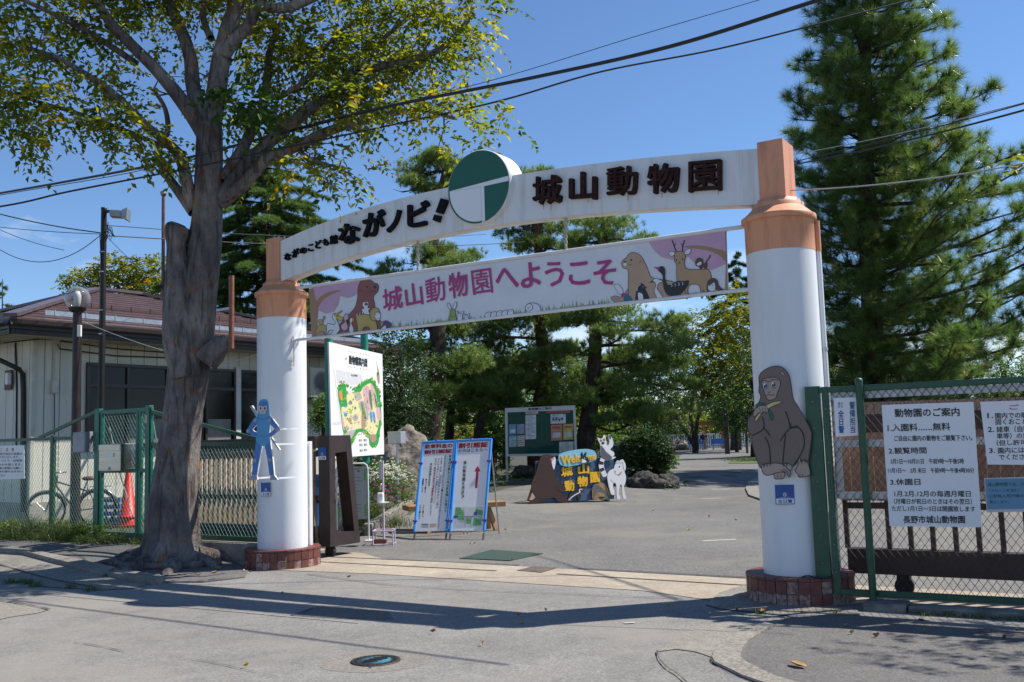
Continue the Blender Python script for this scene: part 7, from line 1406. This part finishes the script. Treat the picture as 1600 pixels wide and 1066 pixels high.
# ---------------------------------------------------------------- garden pines beyond the gate
garden_pine(34, [(668, 705, 17), (676, 640, 15), (684, 570, 13), (682, 500, 12), (679, 440, 11.5), (676, 380, 10), (682, 330, 8), (690, 290, 5), (695, 260, 3)], [(668, 258, 48, 20, 0), (712, 262, 42, 20, .4), (640, 288, 38, 14, -.4), (700, 296, 40, 14, .5), (690, 242, 34, 14, 0), (640, 400, 42, 20, -.3), (620, 432, 32, 12, .2), (735, 420, 52, 20, -.3), (712, 392, 40, 12, .6), (770, 452, 36, 14, .3), (655, 500, 40, 18, .8), (720, 505, 46, 20, 1.), (640, 545, 44, 18, .6), (700, 560, 52, 20, -.8), (650, 470, 40, 16, -.4), (610, 505, 34, 14, .3), (695, 610, 40, 16, -.5)], 'garden pine with the tallest bare trunk, seen between circle emblem and left post', seed=2)
garden_pine(40, [(838, 700, 15), (843, 640, 13.5), (852, 590, 12), (847, 530, 10), (838, 470, 8.5), (842, 400, 7), (836, 340, 6), (834, 300, 4), (832, 276, 3)], [(832, 274, 30, 16, 0), (838, 300, 45, 14, 0), (806, 350, 42, 18, -.3), (866, 352, 42, 18, .3), (840, 330, 44, 16, 0), (822, 382, 44, 16, .6), (875, 385, 34, 12, -.3), (790, 500, 60, 26, -.8), (850, 498, 50, 24, -.4), (742, 520, 52, 22, -.7), (750, 568, 60, 28, -1.2), (800, 545, 50, 22, .4), (880, 545, 42, 20, .2), (720, 590, 44, 20, -.4), (870, 600, 62, 22, -1.2), (820, 605, 45, 18, .5), (905, 575, 34, 16, -.3), (770, 470, 44, 16, -.6), (800, 580, 50, 20, -1.4), (850, 560, 40, 16, -1.6), (890, 500, 40, 16, .2), (760, 620, 40, 14, -1.), (840, 470, 44, 14, .2)], 'garden pine with a dark forked trunk directly behind the notice board', seed=4, bark=red_bark)
garden_pine(38, [(913, 705, 17), (920, 660, 14), (926, 600, 11), (930, 540, 10), (931, 480, 9), (936, 420, 8), (940, 370, 6), (944, 345, 3)], [(945, 350, 58, 20, 0), (905, 368, 40, 16, -.3), (985, 372, 42, 14, .3), (930, 395, 46, 14, .3), (975, 410, 40, 12, .2), (985, 492, 58, 18, -.3), (1030, 505, 40, 16, .2), (900, 500, 40, 16, .4), (1010, 545, 62, 20, -.6), (1045, 560, 34, 16, .3), (960, 560, 48, 16, .6), (905, 545, 34, 14, -.5), (1000, 600, 60, 22, -.9), (1040, 640, 50, 22, -.4), (985, 650, 46, 16, -.8), (950, 622, 36, 14, .6), (965, 520, 46, 16, -.9), (910, 470, 38, 14, -.3), (1040, 530, 36, 14, -.4), (900, 620, 40, 14, -.8), (1010, 575, 50, 16, .4), (1065, 600, 30, 14, .2)], 'garden pine leaning right above the lemur cut-out, right-hand of the pines', seed=6)
garden_pine(38, [(742, 712, 8), (748, 675, 7), (755, 640, 6), (762, 610, 4)], [(755, 605, 48, 18, 0), (722, 632, 46, 16, -.3), (785, 628, 34, 14, .2), (690, 602, 40, 16, .4), (740, 655, 30, 10, .3)], 'small low pine with a thin dark trunk, left of the notice board', seed=8)
# himalayan cedar behind the office, dark spruce beyond the right pillar
pc = lambda f: np.interp(f, [0, .35, .55, .72, .88, 1], [190, 185, 170, 140, 95, 25])
conifer(34, 415, 700, 225, pc, 'broad drooping cedar behind the left post of the gate', .26, 3, nb=150, spray=1.7)
ps = lambda f: np.interp(f, [0, .28, .32, .45, .6, .85, 1], [0, 0, 60, 75, 62, 34, 4])
conifer(86, 1150, 705, 392, ps, 'dark drooping spruce just left of the right pillar', .42, 9, dark_leaf, nb=64, name='conifer_tree')
conifer(60, 4, 690, 436, lambda f: np.interp(f, [0, .5, 1], [60, 50, 6]), 'distant dark conifer at the far left edge above the roof', .2, 12, nb=34)
# broadleaved trees
broadleaf(78, [[(1087, 708, 5), (1084, 693, 4.5), (1067, 669, 4), (1050, 646, 3.5), (1046, 620, 3)], [(1087, 704, 3.5), (1084, 675, 3.2), (1079, 655, 3), (1082, 620, 2)], [(1089, 704, 3.5), (1088, 668, 3), (1098, 620, 2)]], [(1090, 560, 55, 36, 0, 300), (1130, 590, 60, 30, .5, 300), (1060, 545, 40, 26, -.5, 150), (1150, 545, 40, 40, .8, 220), (1110, 510, 50, 30, .8, 190), (1150, 480, 40, 40, 1, 180), (1140, 622, 55, 22, -.6, 300), (1085, 605, 44, 18, .3, 180), (1160, 600, 40, 30, 0, 200)], 'yellowing broadleaf tree with leaning dark stems beside the far benches', gld_leaf, .27, seed=31, twig=.8)
broadleaf(50, [[(195, 700, 9), (190, 560, 8), (185, 470, 5)]], [(140, 440, 45, 18, 0, 130), (185, 420, 40, 24, 0, 150), (225, 430, 45, 26, .5, 170), (235, 455, 45, 18, 0, 120), (190, 450, 60, 20, .5, 130), (250, 420, 24, 20, 1, 60), (285, 450, 40, 24, 0, 90), (120, 436, 22, 10, 0, 40)], 'yellow-green tree showing over the office roof', gld_leaf, .20, seed=32, twig=.5)
broadleaf(24, [[(614, 770, 6), (618, 690, 5), (628, 610, 4)]], [(612, 590, 40, 35, 0, 170), (640, 640, 40, 40, 0, 190), (605, 660, 30, 50, -.3, 170), (640, 700, 30, 30, .2, 110), (660, 570, 36, 26, 1, 100), (618, 540, 40, 24, 1, 120)], 'tall dark evergreen shrub behind the boulder', dark_leaf, .085, seed=33, name='evergreen_shrub', cat='shrub')
broadleaf(40, [[(700, 720, 8), (705, 620, 6), (700, 560, 4)]], [(640, 540, 60, 40, 0, 170), (700, 570, 60, 40, 0, 170), (640, 480, 50, 26, 0, 90), (760, 600, 60, 36, .5, 160), (820, 560, 50, 36, 1, 120), (870, 640, 60, 30, 0, 130), (960, 600, 60, 36, 1, 120), (1020, 560, 40, 26, 1, 70)], 'pale green broadleaf tree filling the gaps behind the garden pines', grn_leaf, .17, seed=34)
for i, (Yd, x, y, rx, ry, n, m, lab) in enumerate([(40, 768, 690, 30, 44, 300, grn_leaf, 'bright green leafy shrub left of the notice board'), (42, 725, 695, 44, 34, 300, gld_leaf, 'yellowish shrub behind the sign stands'), (43, 872, 680, 40, 48, 280, gld_leaf, 'shrub with orange-tinted leaves to the right of the notice board'), (43, 945, 684, 36, 40, 260, grn_leaf, 'leafy green shrub behind the lemur cut-out'), (42, 1040, 722, 14, 18, 150, grn_leaf, 'small grassy green shrub by the path edge'), (75, 1150, 640, 44, 34, 330, grn_leaf, 'bright sunlit green shrub beyond the pergola, next to the right pillar'), (110, 1070, 665, 60, 26, 360, gld_leaf, 'yellow-green thicket behind the far white fence'), (110, 1130, 668, 50, 28, 300, grn_leaf, 'green thicket behind the far white fence, right-hand one'), (24, 505, 640, 18, 26, 140, grn_leaf, 'slim green shrub below the air conditioner'), (19.5, 560, 735, 30, 24, 160, grn_leaf, 'low green shrub behind the map board posts')]):
    broadleaf(Yd, [[(x, y+ry*1.1, 3), (x, y, 2)]], [(x, y, rx, ry, 0, n), (x-rx*.4, y+ry*.3, rx*.6, ry*.6, -.3, n//3), (x+rx*.4, y+ry*.35, rx*.6, ry*.55, .2, n//3)], lab, m, .075*max(1, Yd/26), seed=50+i, name='shrub', cat='shrub', twig=.25*max(1, Yd/30))
broadleaf(29, [[(1008, 745, 4), (1008, 715, 3)]], [(1010, 696, 40, 24, 0, 1100), (985, 710, 22, 22, -.2, 320), (1034, 712, 18, 20, 0, 260), (1000, 735, 26, 16, .2, 260), (1034, 742, 14, 12, .2, 120)], 'clipped dark round bush beside the path', dark_leaf, .075, seed=70, name='round_bush', cat='shrub', twig=.14, droop=.1)
# belt of park trees and shrubs filling the view behind the garden pines
BELT = [(44, 600, 600, 60, 60, 'dark_leaf', 'dark leafy tree between the map board and the first garden pine'), (47, 655, 630, 50, 48, 'grn_leaf', 'mid green tree low behind the sign stands, left of the enclosure'), (52, 720, 600, 60, 54, 'gld_leaf', 'yellowing tree beyond the enclosure, behind the second pine trunk'), (50, 790, 625, 60, 50, 'grn_leaf', 'mid green tree above the notice board, left half'),
        (54, 860, 600, 60, 52, 'dark_leaf', 'dark tree far behind the notice board'), (49, 900, 650, 45, 34, 'gld_leaf', 'orange-tinged tree low behind the lemur cut-out'), (56, 955, 620, 55, 48, 'grn_leaf', 'green tree beyond the red and white play tower'), (60, 1020, 630, 55, 44, 'dark_leaf', 'dark green tree left of the far path'), (114, 1060, 650, 40, 30, 'gld_leaf', 'golden tree at the left end of the white picket fence'),
        (58, 1178, 590, 60, 80, 'dark_leaf', 'dark tree hidden behind the right pillar'), (60, 1270, 590, 70, 70, 'grn_leaf', 'green tree just right of the right pillar, behind the fence top'), (62, 1330, 560, 60, 50, 'gld_leaf', 'yellowing tree seen through the tall pine near the pillar'), (64, 1450, 590, 90, 60, 'dark_leaf', 'dark tree behind the tall pine, centre of its foot'), (64, 1570, 580, 90, 60, 'grn_leaf', 'green tree behind the tall pine at the right edge'), (70, 1690, 560, 90, 80, 'dark_leaf', 'dark tree beyond the right edge of the fence')]
for i, (Yd, x, y, rx, ry, mt, lab) in enumerate(BELT):
    k = Yd/26; broadleaf(Yd, [[(x, 706, 6), (x+3, 660, 5), (x-2, y, 4)]], [(x, y, rx, ry, 0, 260), (x-rx*.5, y+ry*.45, rx*.6, ry*.55, -.8, 120), (x+rx*.5, y+ry*.4, rx*.6, ry*.6, .8, 120), (x, y+ry*.8, rx*.9, ry*.4, -.5, 120), (x+rx*.2, y-ry*.5, rx*.6, ry*.5, .5, 110)], lab, globals()[mt], .085*k, seed=200+i, twig=.3*k)
gcl = [gnd(x, y) for x, y in [(800, 752), (840, 748), (880, 750), (920, 752), (985, 760), (1015, 764), (1035, 760), (1005, 745), (960, 748), (760, 762), (720, 772), (700, 768)]]
O, D = blob_pts([(g+V(0, .5, .08), (.9, .7, .12), 60) for g in gcl], np.random.default_rng(9), .6); setk(leafy('ground_cover', None, (O, D), 0, 6, .09, dark_leaf, .3, .2), 'stuff')
# far wood closing the view at the horizon
rnd = np.random.default_rng(77); bl = []
for i in range(150):
    x = rnd.uniform(-700, 2600); Yd = rnd.uniform(120, 170); hh = rnd.uniform(4, 8); c = atY(x, 690, Yd); c[2] = float(zg(c[0], c[1]))+hh*.45; bl.append((c, (rnd.uniform(4, 8), 3, hh*.6), 130))
O, D = blob_pts(bl, rnd, .6); setk(leafy('distant_wood', None, (O, D), 0, 4, .75, grn_leaf, .3, 1.6, rnd=rnd), 'stuff')
# tree standing out of frame on the right: only its lowest twigs enter the picture
Yr = 9.0
rt = thing('roadside_tree', 'yellowing roadside tree whose twig tips enter at the right edge', 'tree', V(7.6, 8.2, 0)); b = MB(); rough_tube(b, [V(7.6, 8.2, z) for z in np.linspace(-.1, 5, 12)], np.linspace(.2, .1, 12), bark_m, 16, .1); tip = atY(1590, 262, Yr); b.tube(spline([V(7.6, 8.2, 3.2), V(6.6, 8.6, 4.1), V(5.6, 8.9, 4.35), tip], 5), np.linspace(.05, .008, 16), bark_m, 6); b.build('trunk', rt)
O, D = blob_pts([(tip+V(.25, 0, .05), (.22, .2, .08), 7), (V(7.4, 7.6, 4.6), (1.3, 1.3, 1.0), 130), (V(8.2, 8.4, 5.6), (1.6, 1.6, 1.2), 150), (V(6.9, 6.4, 3.9), (.7, .7, .35), 26)], surf=.6); leafy('crown', rt, (O, D), 0, 8, .10, gld_leaf, .5, .35)

# ---------------------------------------------------------------- boulder, rocks, bed, grass
rock_m = M('boulder_stone', (.06, .05, .042), .95, col2=(.30, .255, .21), vs=5.5, bump=1., bs=18, ramp=(.36, .66)); dark_rock = M('dark_stone', (.022, .021, .02), .95, col2=(.095, .085, .075), vs=6, bump=1., bs=20, ramp=(.38, .66))
def rock(name, c, r, sq, mat, label, seed=0, amp=.28):
    b = MB(); c = np.asarray(c); n, m = 36, 22; vs = []
    for i in range(m+1):
        for k in range(n):
            d = V(math.sin(PI*i/m)*math.cos(2*PI*k/n), math.sin(PI*i/m)*math.sin(2*PI*k/n), math.cos(PI*i/m)); q = d*1.3+V(seed*7.1, seed*3.3, seed)
            vs.append(c+d*V(*sq)*r*(1+amp*mnoise.noise(Vector(q))+amp*.5*mnoise.noise(Vector(q*2.7))+amp*.25*mnoise.noise(Vector(q*7))+amp*.12*mnoise.noise(Vector(q*15))))
    b.add(vs, [[i*n+k, (i+1)*n+k, (i+1)*n+(k+1) % n, i*n+(k+1) % n] for i in range(m) for k in range(n)], mat, True); return tag(b.build(name), label, 'rock', 'garden rocks' if name == 'rock' else 'boulders by the flower bed')
q = onz(atY(630, 770, 21.2)); rock('boulder', q+UP*.45, .98, (.95, .9, 1.1), rock_m, 'large pale boulder beside the flower bed, left of the sign stands', 1)
q = onz(atY(600, 760, 21.8)); rock('boulder', q+UP*.3, .6, (1, .9, 1), rock_m, 'smaller boulder partly behind the white flowers', 2)
for i, (x, y, Yd, r, lab) in enumerate([(1008, 748, 28.0, .38, 'dark mossy rock under the round bush'), (1038, 752, 28.4, .34, 'smaller dark rock at the right foot of the round bush'), (820, 752, 37, .4, 'grey rock under the left half of the notice board'), (872, 752, 37, .45, 'grey rock under the right half of the notice board'), (1060, 704, 96, .9, 'rock in the grass before the far white fence')]):
    q = onz(atY(x, y, Yd)); rock('rock', q+UP*r*.3, r, (1.3, .9, .75), dark_rock if i < 4 else rock_m, lab, 3+i, .4)
# stone kerb of the flower bed
kp = [g for g in gpts([(575, 838), (600, 822), (628, 804), (655, 790), (690, 777)])]; b = MB()
for p, q in zip(kp, kp[1:]): b.bar(onz(p, .09), onz(q, .09), .16, .24, kerb_m, bevel=.02)
tag(b.build('bed_kerb'), 'low rough stone kerb edging the flower bed', 'kerb')
# right-hand circular planter edge
def grass(name, pts, n, h, mat, spread=.25, wd=.008, rnd=RNG, bend=.4):
    P = np.array(pts); w_ = rnd.integers(0, len(P), n); B = P[w_]+np.concatenate([rnd.normal(0, spread, (n, 2)), np.zeros((n, 1))], 1); B[:, 2] = zg(B[:, 0], B[:, 1])
    D = unit(np.concatenate([rnd.normal(0, bend, (n, 2)), np.ones((n, 1))], 1)); L_ = h*rnd.uniform(.35, 1.2, n); S = unit(np.cross(D, rnd.normal(size=D.shape))); M_ = B+D*(L_*.55)[:, None]; Tt = B+(D*L_[:, None])+np.concatenate([rnd.normal(0, .3, (n, 2))*L_[:, None], -np.abs(rnd.normal(0, .15, (n, 1)))*L_[:, None]], 1)
    v = np.stack([B-S*wd/2, B+S*wd/2, M_+S*wd/2.4, M_-S*wd/2.4, Tt], 1).reshape(-1, 3); i = np.arange(n)*5
    f = np.concatenate([np.stack([i, i+1, i+2], 1), np.stack([i, i+2, i+3], 1), np.stack([i+3, i+2, i+4], 1)]); return setk(raw_mesh(name, v, f, mat, None, tone=np.repeat(np.clip(rnd.normal(.5, .22, n), 0, 1), 5)), 'stuff')
weed = leafmat('weed_blade', [(0, (.03, .06, .015)), (.6, (.08, .12, .03)), (.85, (.17, .17, .06)), (1, (.26, .20, .09))], .3)
wl_pts = [V(*(LF+lu*t-N*random.uniform(-.30, .22))[:2], 0) for t in np.linspace(tP[0]+.15, lt(-150, 760), 70)]
wk_ = [p for p in wl_pts if random.random() < .5]; grass('weeds', wl_pts, 2200, .13, weed, .12, .010); grass('weeds', wk_[:18], 2600, .26, weed, .09, .008, bend=.7); grass('weeds', [V(*(LF+lu*t+N*random.uniform(-.1, .3))[:2], 0) for t in np.random.default_rng(3).uniform(lt(150, 760), lt(-20, 760), 9)], 1500, .46, weed, .10, .008, bend=.5)
O, D = blob_pts([(V(p[0], p[1], .32), (.20, .16, .13), 16) for p in wl_pts[8::2]], surf=.6); setk(leafy('weeds', None, (O, D), 0, 7, .06, leafmat('weed_leaf', [(0, (.04, .08, .015)), (.6, (.12, .18, .03)), (1, (.26, .27, .06))], .35), .3, .2), 'stuff')
for x, y, L_ in ((20, 710, .5), (8, 770, .35)):               # tall weed in front of the far-left fence
    pass
bed = [g for g in gpts([(570, 822), (590, 812), (612, 800), (600, 790), (580, 800), (640, 786)])]
grass('bed_grass', [g+V(-.1, .25, 0) for g in bed], 3000, .22, weed, .22, .010)
sheet('lawn', [(1138, 725), (1146, 716), (1158, 713), (1300, 711), (1300, 727)], .02, M('lawn_green', (.05, .075, .02), .95, col2=(.11, .12, .035), vs=3), thick=.03)
grass('path_grass', [gnd(x, y) for x, y in [(1152, 719), (1162, 718), (1172, 719), (1182, 718), (1190, 719), (1165, 721), (1180, 721)]], 1500, .10, weed, .45, .03)
grass('footing_weeds', [onz(F0+fu*u_+FN*.19) for u_ in np.linspace(.75, 3, 24)], 700, .07, weed, .05, .006); grass('gutter_weeds', gpts(c6([(40, 352), (90, 350), (120, 355), (150, 366), (300, 372), (375, 385)])), 420, .10, weed, .04, .006); grass('kerb_weeds', gpts(c8([(500, 480), (515, 478), (810, 482)])), 90, .07, weed, .03, .006)
grass('yard_grass', [V(*(B0+bu*a-bv*c_)[:2], 0) for a, c_ in [(i*.8, random.uniform(1.0, 3.2)) for i in range(12)]], 2600, .13, weed, .6, .010)
# flowers
flw = [leafmat('flower_white', [(0, (.6, .58, .5)), (1, (.8, .8, .75))], .2), leafmat('flower_magenta', [(0, (.30, .03, .20)), (1, (.42, .14, .32))], .2)]
rnd = np.random.default_rng(5)
fb = thing('flower_bed', 'bed of white and magenta flowers between map board and boulder', 'flowers', onz(atY(605, 790, 17.4)))
fbl = [(atY(x, y, Yd), (.28, .3, .2), n) for x, y, Yd, n in [(585, 745, 17.6, 60), (605, 735, 17.9, 70), (622, 745, 17.8, 60), (600, 765, 17.3, 70), (620, 770, 17.3, 60), (580, 770, 17.2, 40)]]
O, D = blob_pts(fbl, rnd, .6); leafy('foliage', fb, (O, D), 0, 6, .055, grn_leaf, .3, .2, rnd=rnd)
for k, (cts, mat, nm) in enumerate((([(585, 738, 17.3), (600, 728, 17.5), (618, 732, 17.6), (610, 742, 17.3), (630, 742, 17.5), (578, 745, 17.2)], flw[0], 'white_flowers'), ([(598, 765, 16.9), (615, 762, 17.0), (608, 775, 16.9), (626, 768, 17.0), (590, 760, 17.0)], flw[1], 'magenta_flowers'))):
    O, D = blob_pts([(atY(x, y, Yd), (.28, .2, .16), 16 if k else 48) for x, y, Yd in cts], rnd, .8); leafy(nm, fb, (O, D), 0, 5, .032, mat, 0., .03, rnd=rnd, up=1.)

# ---------------------------------------------------------------- the park beyond
cg = M('cage_green', (.03, .20, .12), .5, var=.1)
def cage():
    t = thing('green_enclosure', 'tall teal green animal enclosure of posts and rails behind the pines', 'enclosure', onz(atY(780, 715, 56))); Yd = 56
    for x in (620, 650, 700, 730, 760, 900, 960, 1010):
        b = MB(); p = onz(atY(x, 715, Yd)); b.tube([p, V(p[0], p[1], atY(x, 566 if x > 880 else 585, Yd)[2])], .07, cg, 8); b.build('post', t)
    for y, xa, xb in ((586, 610, 790), (640, 610, 790), (690, 610, 790), (590, 885, 1045), (634, 885, 1045), (684, 885, 1045)):
        b = MB(); b.bar(atY(xa, y, Yd), atY(xb, y-3, Yd), .07, .07, cg); b.build('rail', t)
    for xa, xb, ya in ((615, 790, 588), (890, 1045, 592)):
        b = MB(); 
        for x in np.arange(xa, xb, 9): p = atY(x, ya, Yd+.1); q = atY(x, 705, Yd+.1); b.bar(p, q, .012, .012, cg, up=V(0, 1, 0))
        b.build('bars', t)
cage()
def red_white(x, y0, y1, w_, Yd, cols, label, name):
    c = onz(atY(x, y1, Yd)); t = thing(name, label, 'play tower', c); mp_ = Yd/CAM_F; h = (y1-y0)*mp_; W2 = w_*mp_
    for k in range(4):
        b = MB(); b.box(c+UP*h/2+V((k % 2-.5)*W2, (k//2-.5)*W2, 0), (.12, .12, h), cols[0], None, .01); b.build('post', t)
    for k, f in enumerate((.25, .55, .85)):
        b = MB(); b.box(c+UP*h*f, (W2+.1, W2+.1, h*.10), cols[1] if k % 2 else cols[0], None, .01); b.build('platform', t)
    b = MB(); b.box(c+UP*h*.7+V(-W2*.5, -W2*.55, 0), (W2*.5, .06, h*.3), cols[1]); b.build('panel', t)
rd_m = M('tower_red', (.42, .03, .04), .5, var=.1); red_white(978, 588, 725, 22, 58, (rd_m, M('tower_white', (.7, .7, .7), .5)), 'red and white play tower glimpsed between the pines', 'play_tower')
b = MB(); p = onz(atY(958, 700, 48)); b.tube([p, V(p[0], p[1], atY(956, 490, 48)[2])], .05, steel, 8); tag(b.build('mast'), 'thin pale mast rising among the pines right of centre', 'mast')
b = MB(); c = onz(atY(720, 700, 66)); b.box(c+UP*.7, (5, 3, 1.6), M('hut_wall', (.5, .47, .40), .7, var=.1)); ht = thing('animal_hut', 'low pale hut with a red-trimmed roof behind the pines', 'building', c); b.build('wall', ht); b = MB(); b.prism([c+V(a, -1.9, z) for a, z in ((-2.8, 1.45), (2.8, 1.45), (0, 2.3))], V(0, 3.8, 0), M('hut_roof', (.28, .06, .04), .6)); b.build('roof', ht)
# white fence, benches, pergola, visitor
Yw = 104.; wf = thing('white_fence', 'low white picket fence far down the path', 'fence', onz(atY(1110, 705, Yw))); zb0 = float(zg(0, Yw)); 
for xa, xb, y in ((1040, 1195, 708),):
    A, Bq = onz(atY(xa, y, Yw)), onz(atY(xb, y, Yw)); b = MB()
    for z in (.35, 1.5): b = MB(); b.bar(A+UP*z, Bq+UP*z, .06, .10, white_steel); b.build('rail', wf)
    n_ = 46; b = MB()
    for k in range(n_+1): p = A+(Bq-A)*k/n_; b.box(p+UP*.8, (.10 if k % 6 else .18, .07, 1.6), white_steel)
    b.build('pickets', wf)
bpaint = M('bench_blue', (.05, .16, .40), .5, var=.1)
def park_bench(x, Yd, label):
    c = onz(atY(x, 706, Yd)); t = thing('park_bench', label, 'bench', c, 'blue benches far down the path'); b = MB(); b.box(c+UP*.45, (1.5, .45, .06), bpaint, None, .01); b.build('seat', t); b = MB(); b.box(c+UP*.80+V(0, .22, 0), (1.5, .06, .50), bpaint, None, .01); b.build('backrest', t)
    for sx in (-.6, .6): b = MB(); b.box(c+UP*.28+V(sx, .1, 0), (.07, .4, .56), steel); b.build('leg', t)
    return t
o = park_bench(1089, 92, 'pale blue park bench left of the walking visitor'); park_bench(1125, 92, 'darker blue park bench right of the walking visitor, by the pergola post')
pgm = M('pergola_wood', (.34, .15, .07), .6, var=.2); pgd = M('pergola_dark', (.10, .06, .04), .7, var=.2)
pg = thing('pergola', 'orange-brown wooden pergola spanning the far benches', 'pergola', onz(atY(1110, 708, 97)))
for x, y1, w_, m_ in ((1077, 662, 3, pgm), (1101, 661, 3.5, pgm), (1089, 668, 2, pgm), (1129, 660, 4.5, pgm)):
    b = MB(); p = onz(atY(x, 708, 97)); q = atY(x, y1, 97); b.box((p+q)/2, (w_*97/CAM_F, .25, q[2]-p[2]), m_); b.build('post', pg)
b = MB(); b.bar(atY(1075, 662, 97), atY(1133, 659.5, 97), .2, .22, pgm); b.bar(atY(1075, 664, 100), atY(1133, 661.5, 100), .2, .22, pgm); b.build('beam', pg)
b = MB(); 
for x in np.arange(1076, 1133, 5): b.bar(atY(x, 659, 96), atY(x, 660, 101), .08, .14, pgm)
b.build('rafters', pg)
for i, (x, w_) in enumerate(((1137, 8), (1168, 4.5))):
    p = onz(atY(x, 712, 70)); q = atY(x, 640, 70); b = MB(); wd_ = w_*70/CAM_F
    if i == 0:
        for dx in (-.33, 0, .33): b.tube([p+V(dx*wd_, 0, -.1), V(p[0]+dx*wd_, p[1], q[2])], wd_*.17, pgd, 8, jit=.2)
        t = tag(b.build('post_cluster'), 'cluster of dark timber posts at the edge of the far pergola', 'post')
    else: b.tube([p, V(p[0], p[1], q[2])], wd_*.45, pgd, 10, jit=.2); tag(b.build('timber_post'), 'single dark timber post beside the monkey cut-out, far down the path', 'post')
def person(px, py, Yd, label):
    g0 = onz(atY(px, py, Yd)); t = thing('person', label, 'person', g0)
    J = {'pel': (0, 0, .92), 'sp': (0, 0, 1.15), 'ch': (0, .01, 1.36), 'nk': (0, 0, 1.5), 'hd': (0, -.02, 1.60), 'tp': (0, -.02, 1.70), 'hl': (-.09, 0, .88), 'kl': (-.10, -.10, .48), 'al': (-.10, .06, .07), 'fl': (-.10, -.10, .03), 'hr': (.09, 0, .88), 'kr': (.10, .03, .48), 'ar': (.10, .22, .09), 'fr': (.10, .08, .03), 'sl': (-.18, 0, 1.40), 'el': (-.25, -.02, 1.14), 'wl': (-.24, -.16, .92), 'hal': (-.24, -.2, .84), 'sr': (.18, 0, 1.40), 'er': (.32, .06, 1.18), 'wr': (.44, .0, .98), 'har': (.48, -.03, .91)}
    E_ = [('pel', 'sp'), ('sp', 'ch'), ('ch', 'nk'), ('nk', 'hd'), ('hd', 'tp'), ('pel', 'hl'), ('hl', 'kl'), ('kl', 'al'), ('al', 'fl'), ('pel', 'hr'), ('hr', 'kr'), ('kr', 'ar'), ('ar', 'fr'), ('ch', 'sl'), ('sl', 'el'), ('el', 'wl'), ('wl', 'hal'), ('ch', 'sr'), ('sr', 'er'), ('er', 'wr'), ('wr', 'har')]
    R_ = dict(pel=.14, sp=.13, ch=.15, nk=.06, hd=.095, tp=.08, hl=.095, kl=.06, al=.042, fl=.04, hr=.095, kr=.06, ar=.042, fr=.04, sl=.065, el=.045, wl=.032, hal=.035, sr=.065, er=.045, wr=.032, har=.035)
    names = list(J); me = bpy.data.meshes.new('body'); me.from_pydata([J[k] for k in names], [(names.index(a), names.index(c)) for a, c in E_], []); o = bpy.data.objects.new('body', me); COL.objects.link(o); o.parent = t
    md = o.modifiers.new('skin', 'SKIN'); o.modifiers.new('sub', 'SUBSURF').levels = 1; o.modifiers['sub'].render_levels = 1
    for i, k in enumerate(names): me.skin_vertices[0].data[i].radius = (R_[k], R_[k]); me.skin_vertices[0].data[i].use_root = (k == 'pel')
    dg = bpy.context.evaluated_depsgraph_get(); m2 = bpy.data.meshes.new_from_object(o.evaluated_get(dg)); o.modifiers.clear(); o.data = m2
    skin = M('skin', (.42, .26, .19), .5); top_ = M('navy_shirt', (.02, .022, .035), .8); jean = M('jeans', (.10, .17, .30), .8); shoe = M('shoes', (.05, .045, .04), .7)
    for m_ in (skin, top_, jean, shoe): m2.materials.append(m_)
    for p in m2.polygons: z = p.center.z; x_ = abs(p.center.x); p.material_index = 3 if z < .09 else 2 if (z < .95 and x_ < .21) else 0 if (z > 1.5 or z < 1.08 and x_ > .21) else 1; p.use_smooth = True
    b = MB(); b.sphere(g0+V(0, -.02, 1.69), .115, M('cap_grey', (.35, .36, .40), .8), 14, 8, (1, 1.1, .75)); b.box(g0+V(0, -.16, 1.68), (.14, .14, .015), M('cap_grey', (.35, .36, .40), .8)); b.build('cap', t)
    b = MB(); b.box(g0+V(-.16, .16, 1.22), (.3, .16, .4), M('bag_dark', (.06, .05, .05), .8), None, .04); b.build('backpack', t); return t
person(1100, 704.5, 90, 'distant visitor in a dark top, jeans and cap walking by the blue benches')
# low brick-red planter wall seen through the right-hand bars
terr = M('terracotta_wall', (.36, .17, .11), .8, var=.2, vs=3); Yq = 19
b = MB(); A, Bq = onz(atY(1306, 742, 24)), onz(atY(1760, 720, 23)); d = nrm(Bq-A); b.bar(A+UP*.43, Bq+UP*.43, .35, .9, terr, bevel=.02); b.bar(A+UP*.91, Bq+UP*.91, .42, .06, M('terracotta_cap', (.42, .24, .17), .8, var=.15), bevel=.01); tag(b.build('planter_wall'), 'low terracotta planter wall behind the brown gate bars at right', 'wall')
bk = M('tan_panel', (.30, .19, .13), .6, var=.15, vs=2); b = MB(); A, Bq = onz(atY(1300, 742, 26)), onz(atY(1800, 715, 25)); bt_ = thing('board_fence', 'brown board fence behind the right-hand sliding gate', 'fence', A*.5+Bq*.5); n_ = 40
for k in range(n_): p = A+(Bq-A)*(k+.5)/n_; b.box(p+UP*1.6, (np.linalg.norm(Bq-A)/n_*.93, .03, 1.5), bk, (nrm(Bq-A), V(-nrm(Bq-A)[1], nrm(Bq-A)[0], 0), UP))
b.build('boards', bt_); b = MB(); b.bar(A+UP*.9+V(0, .05, 0), Bq+UP*.9+V(0, .05, 0), .06, .08, brown_gate); b.build('rail', bt_); b = MB(); b.bar(A+UP*2.2+V(0, .05, 0), Bq+UP*2.2+V(0, .05, 0), .06, .08, brown_gate); b.build('rail', bt_)
b = MB()
for k in range(0, n_+1, 8): p = A+(Bq-A)*k/n_; b.box(p+UP*1.15+V(0, .06, 0), (.09, .09, 2.5), brown_gate)
b.build('posts', bt_)
print('objects', len(bpy.data.objects), 'verts', sum(len(m.vertices) for m in bpy.data.meshes))
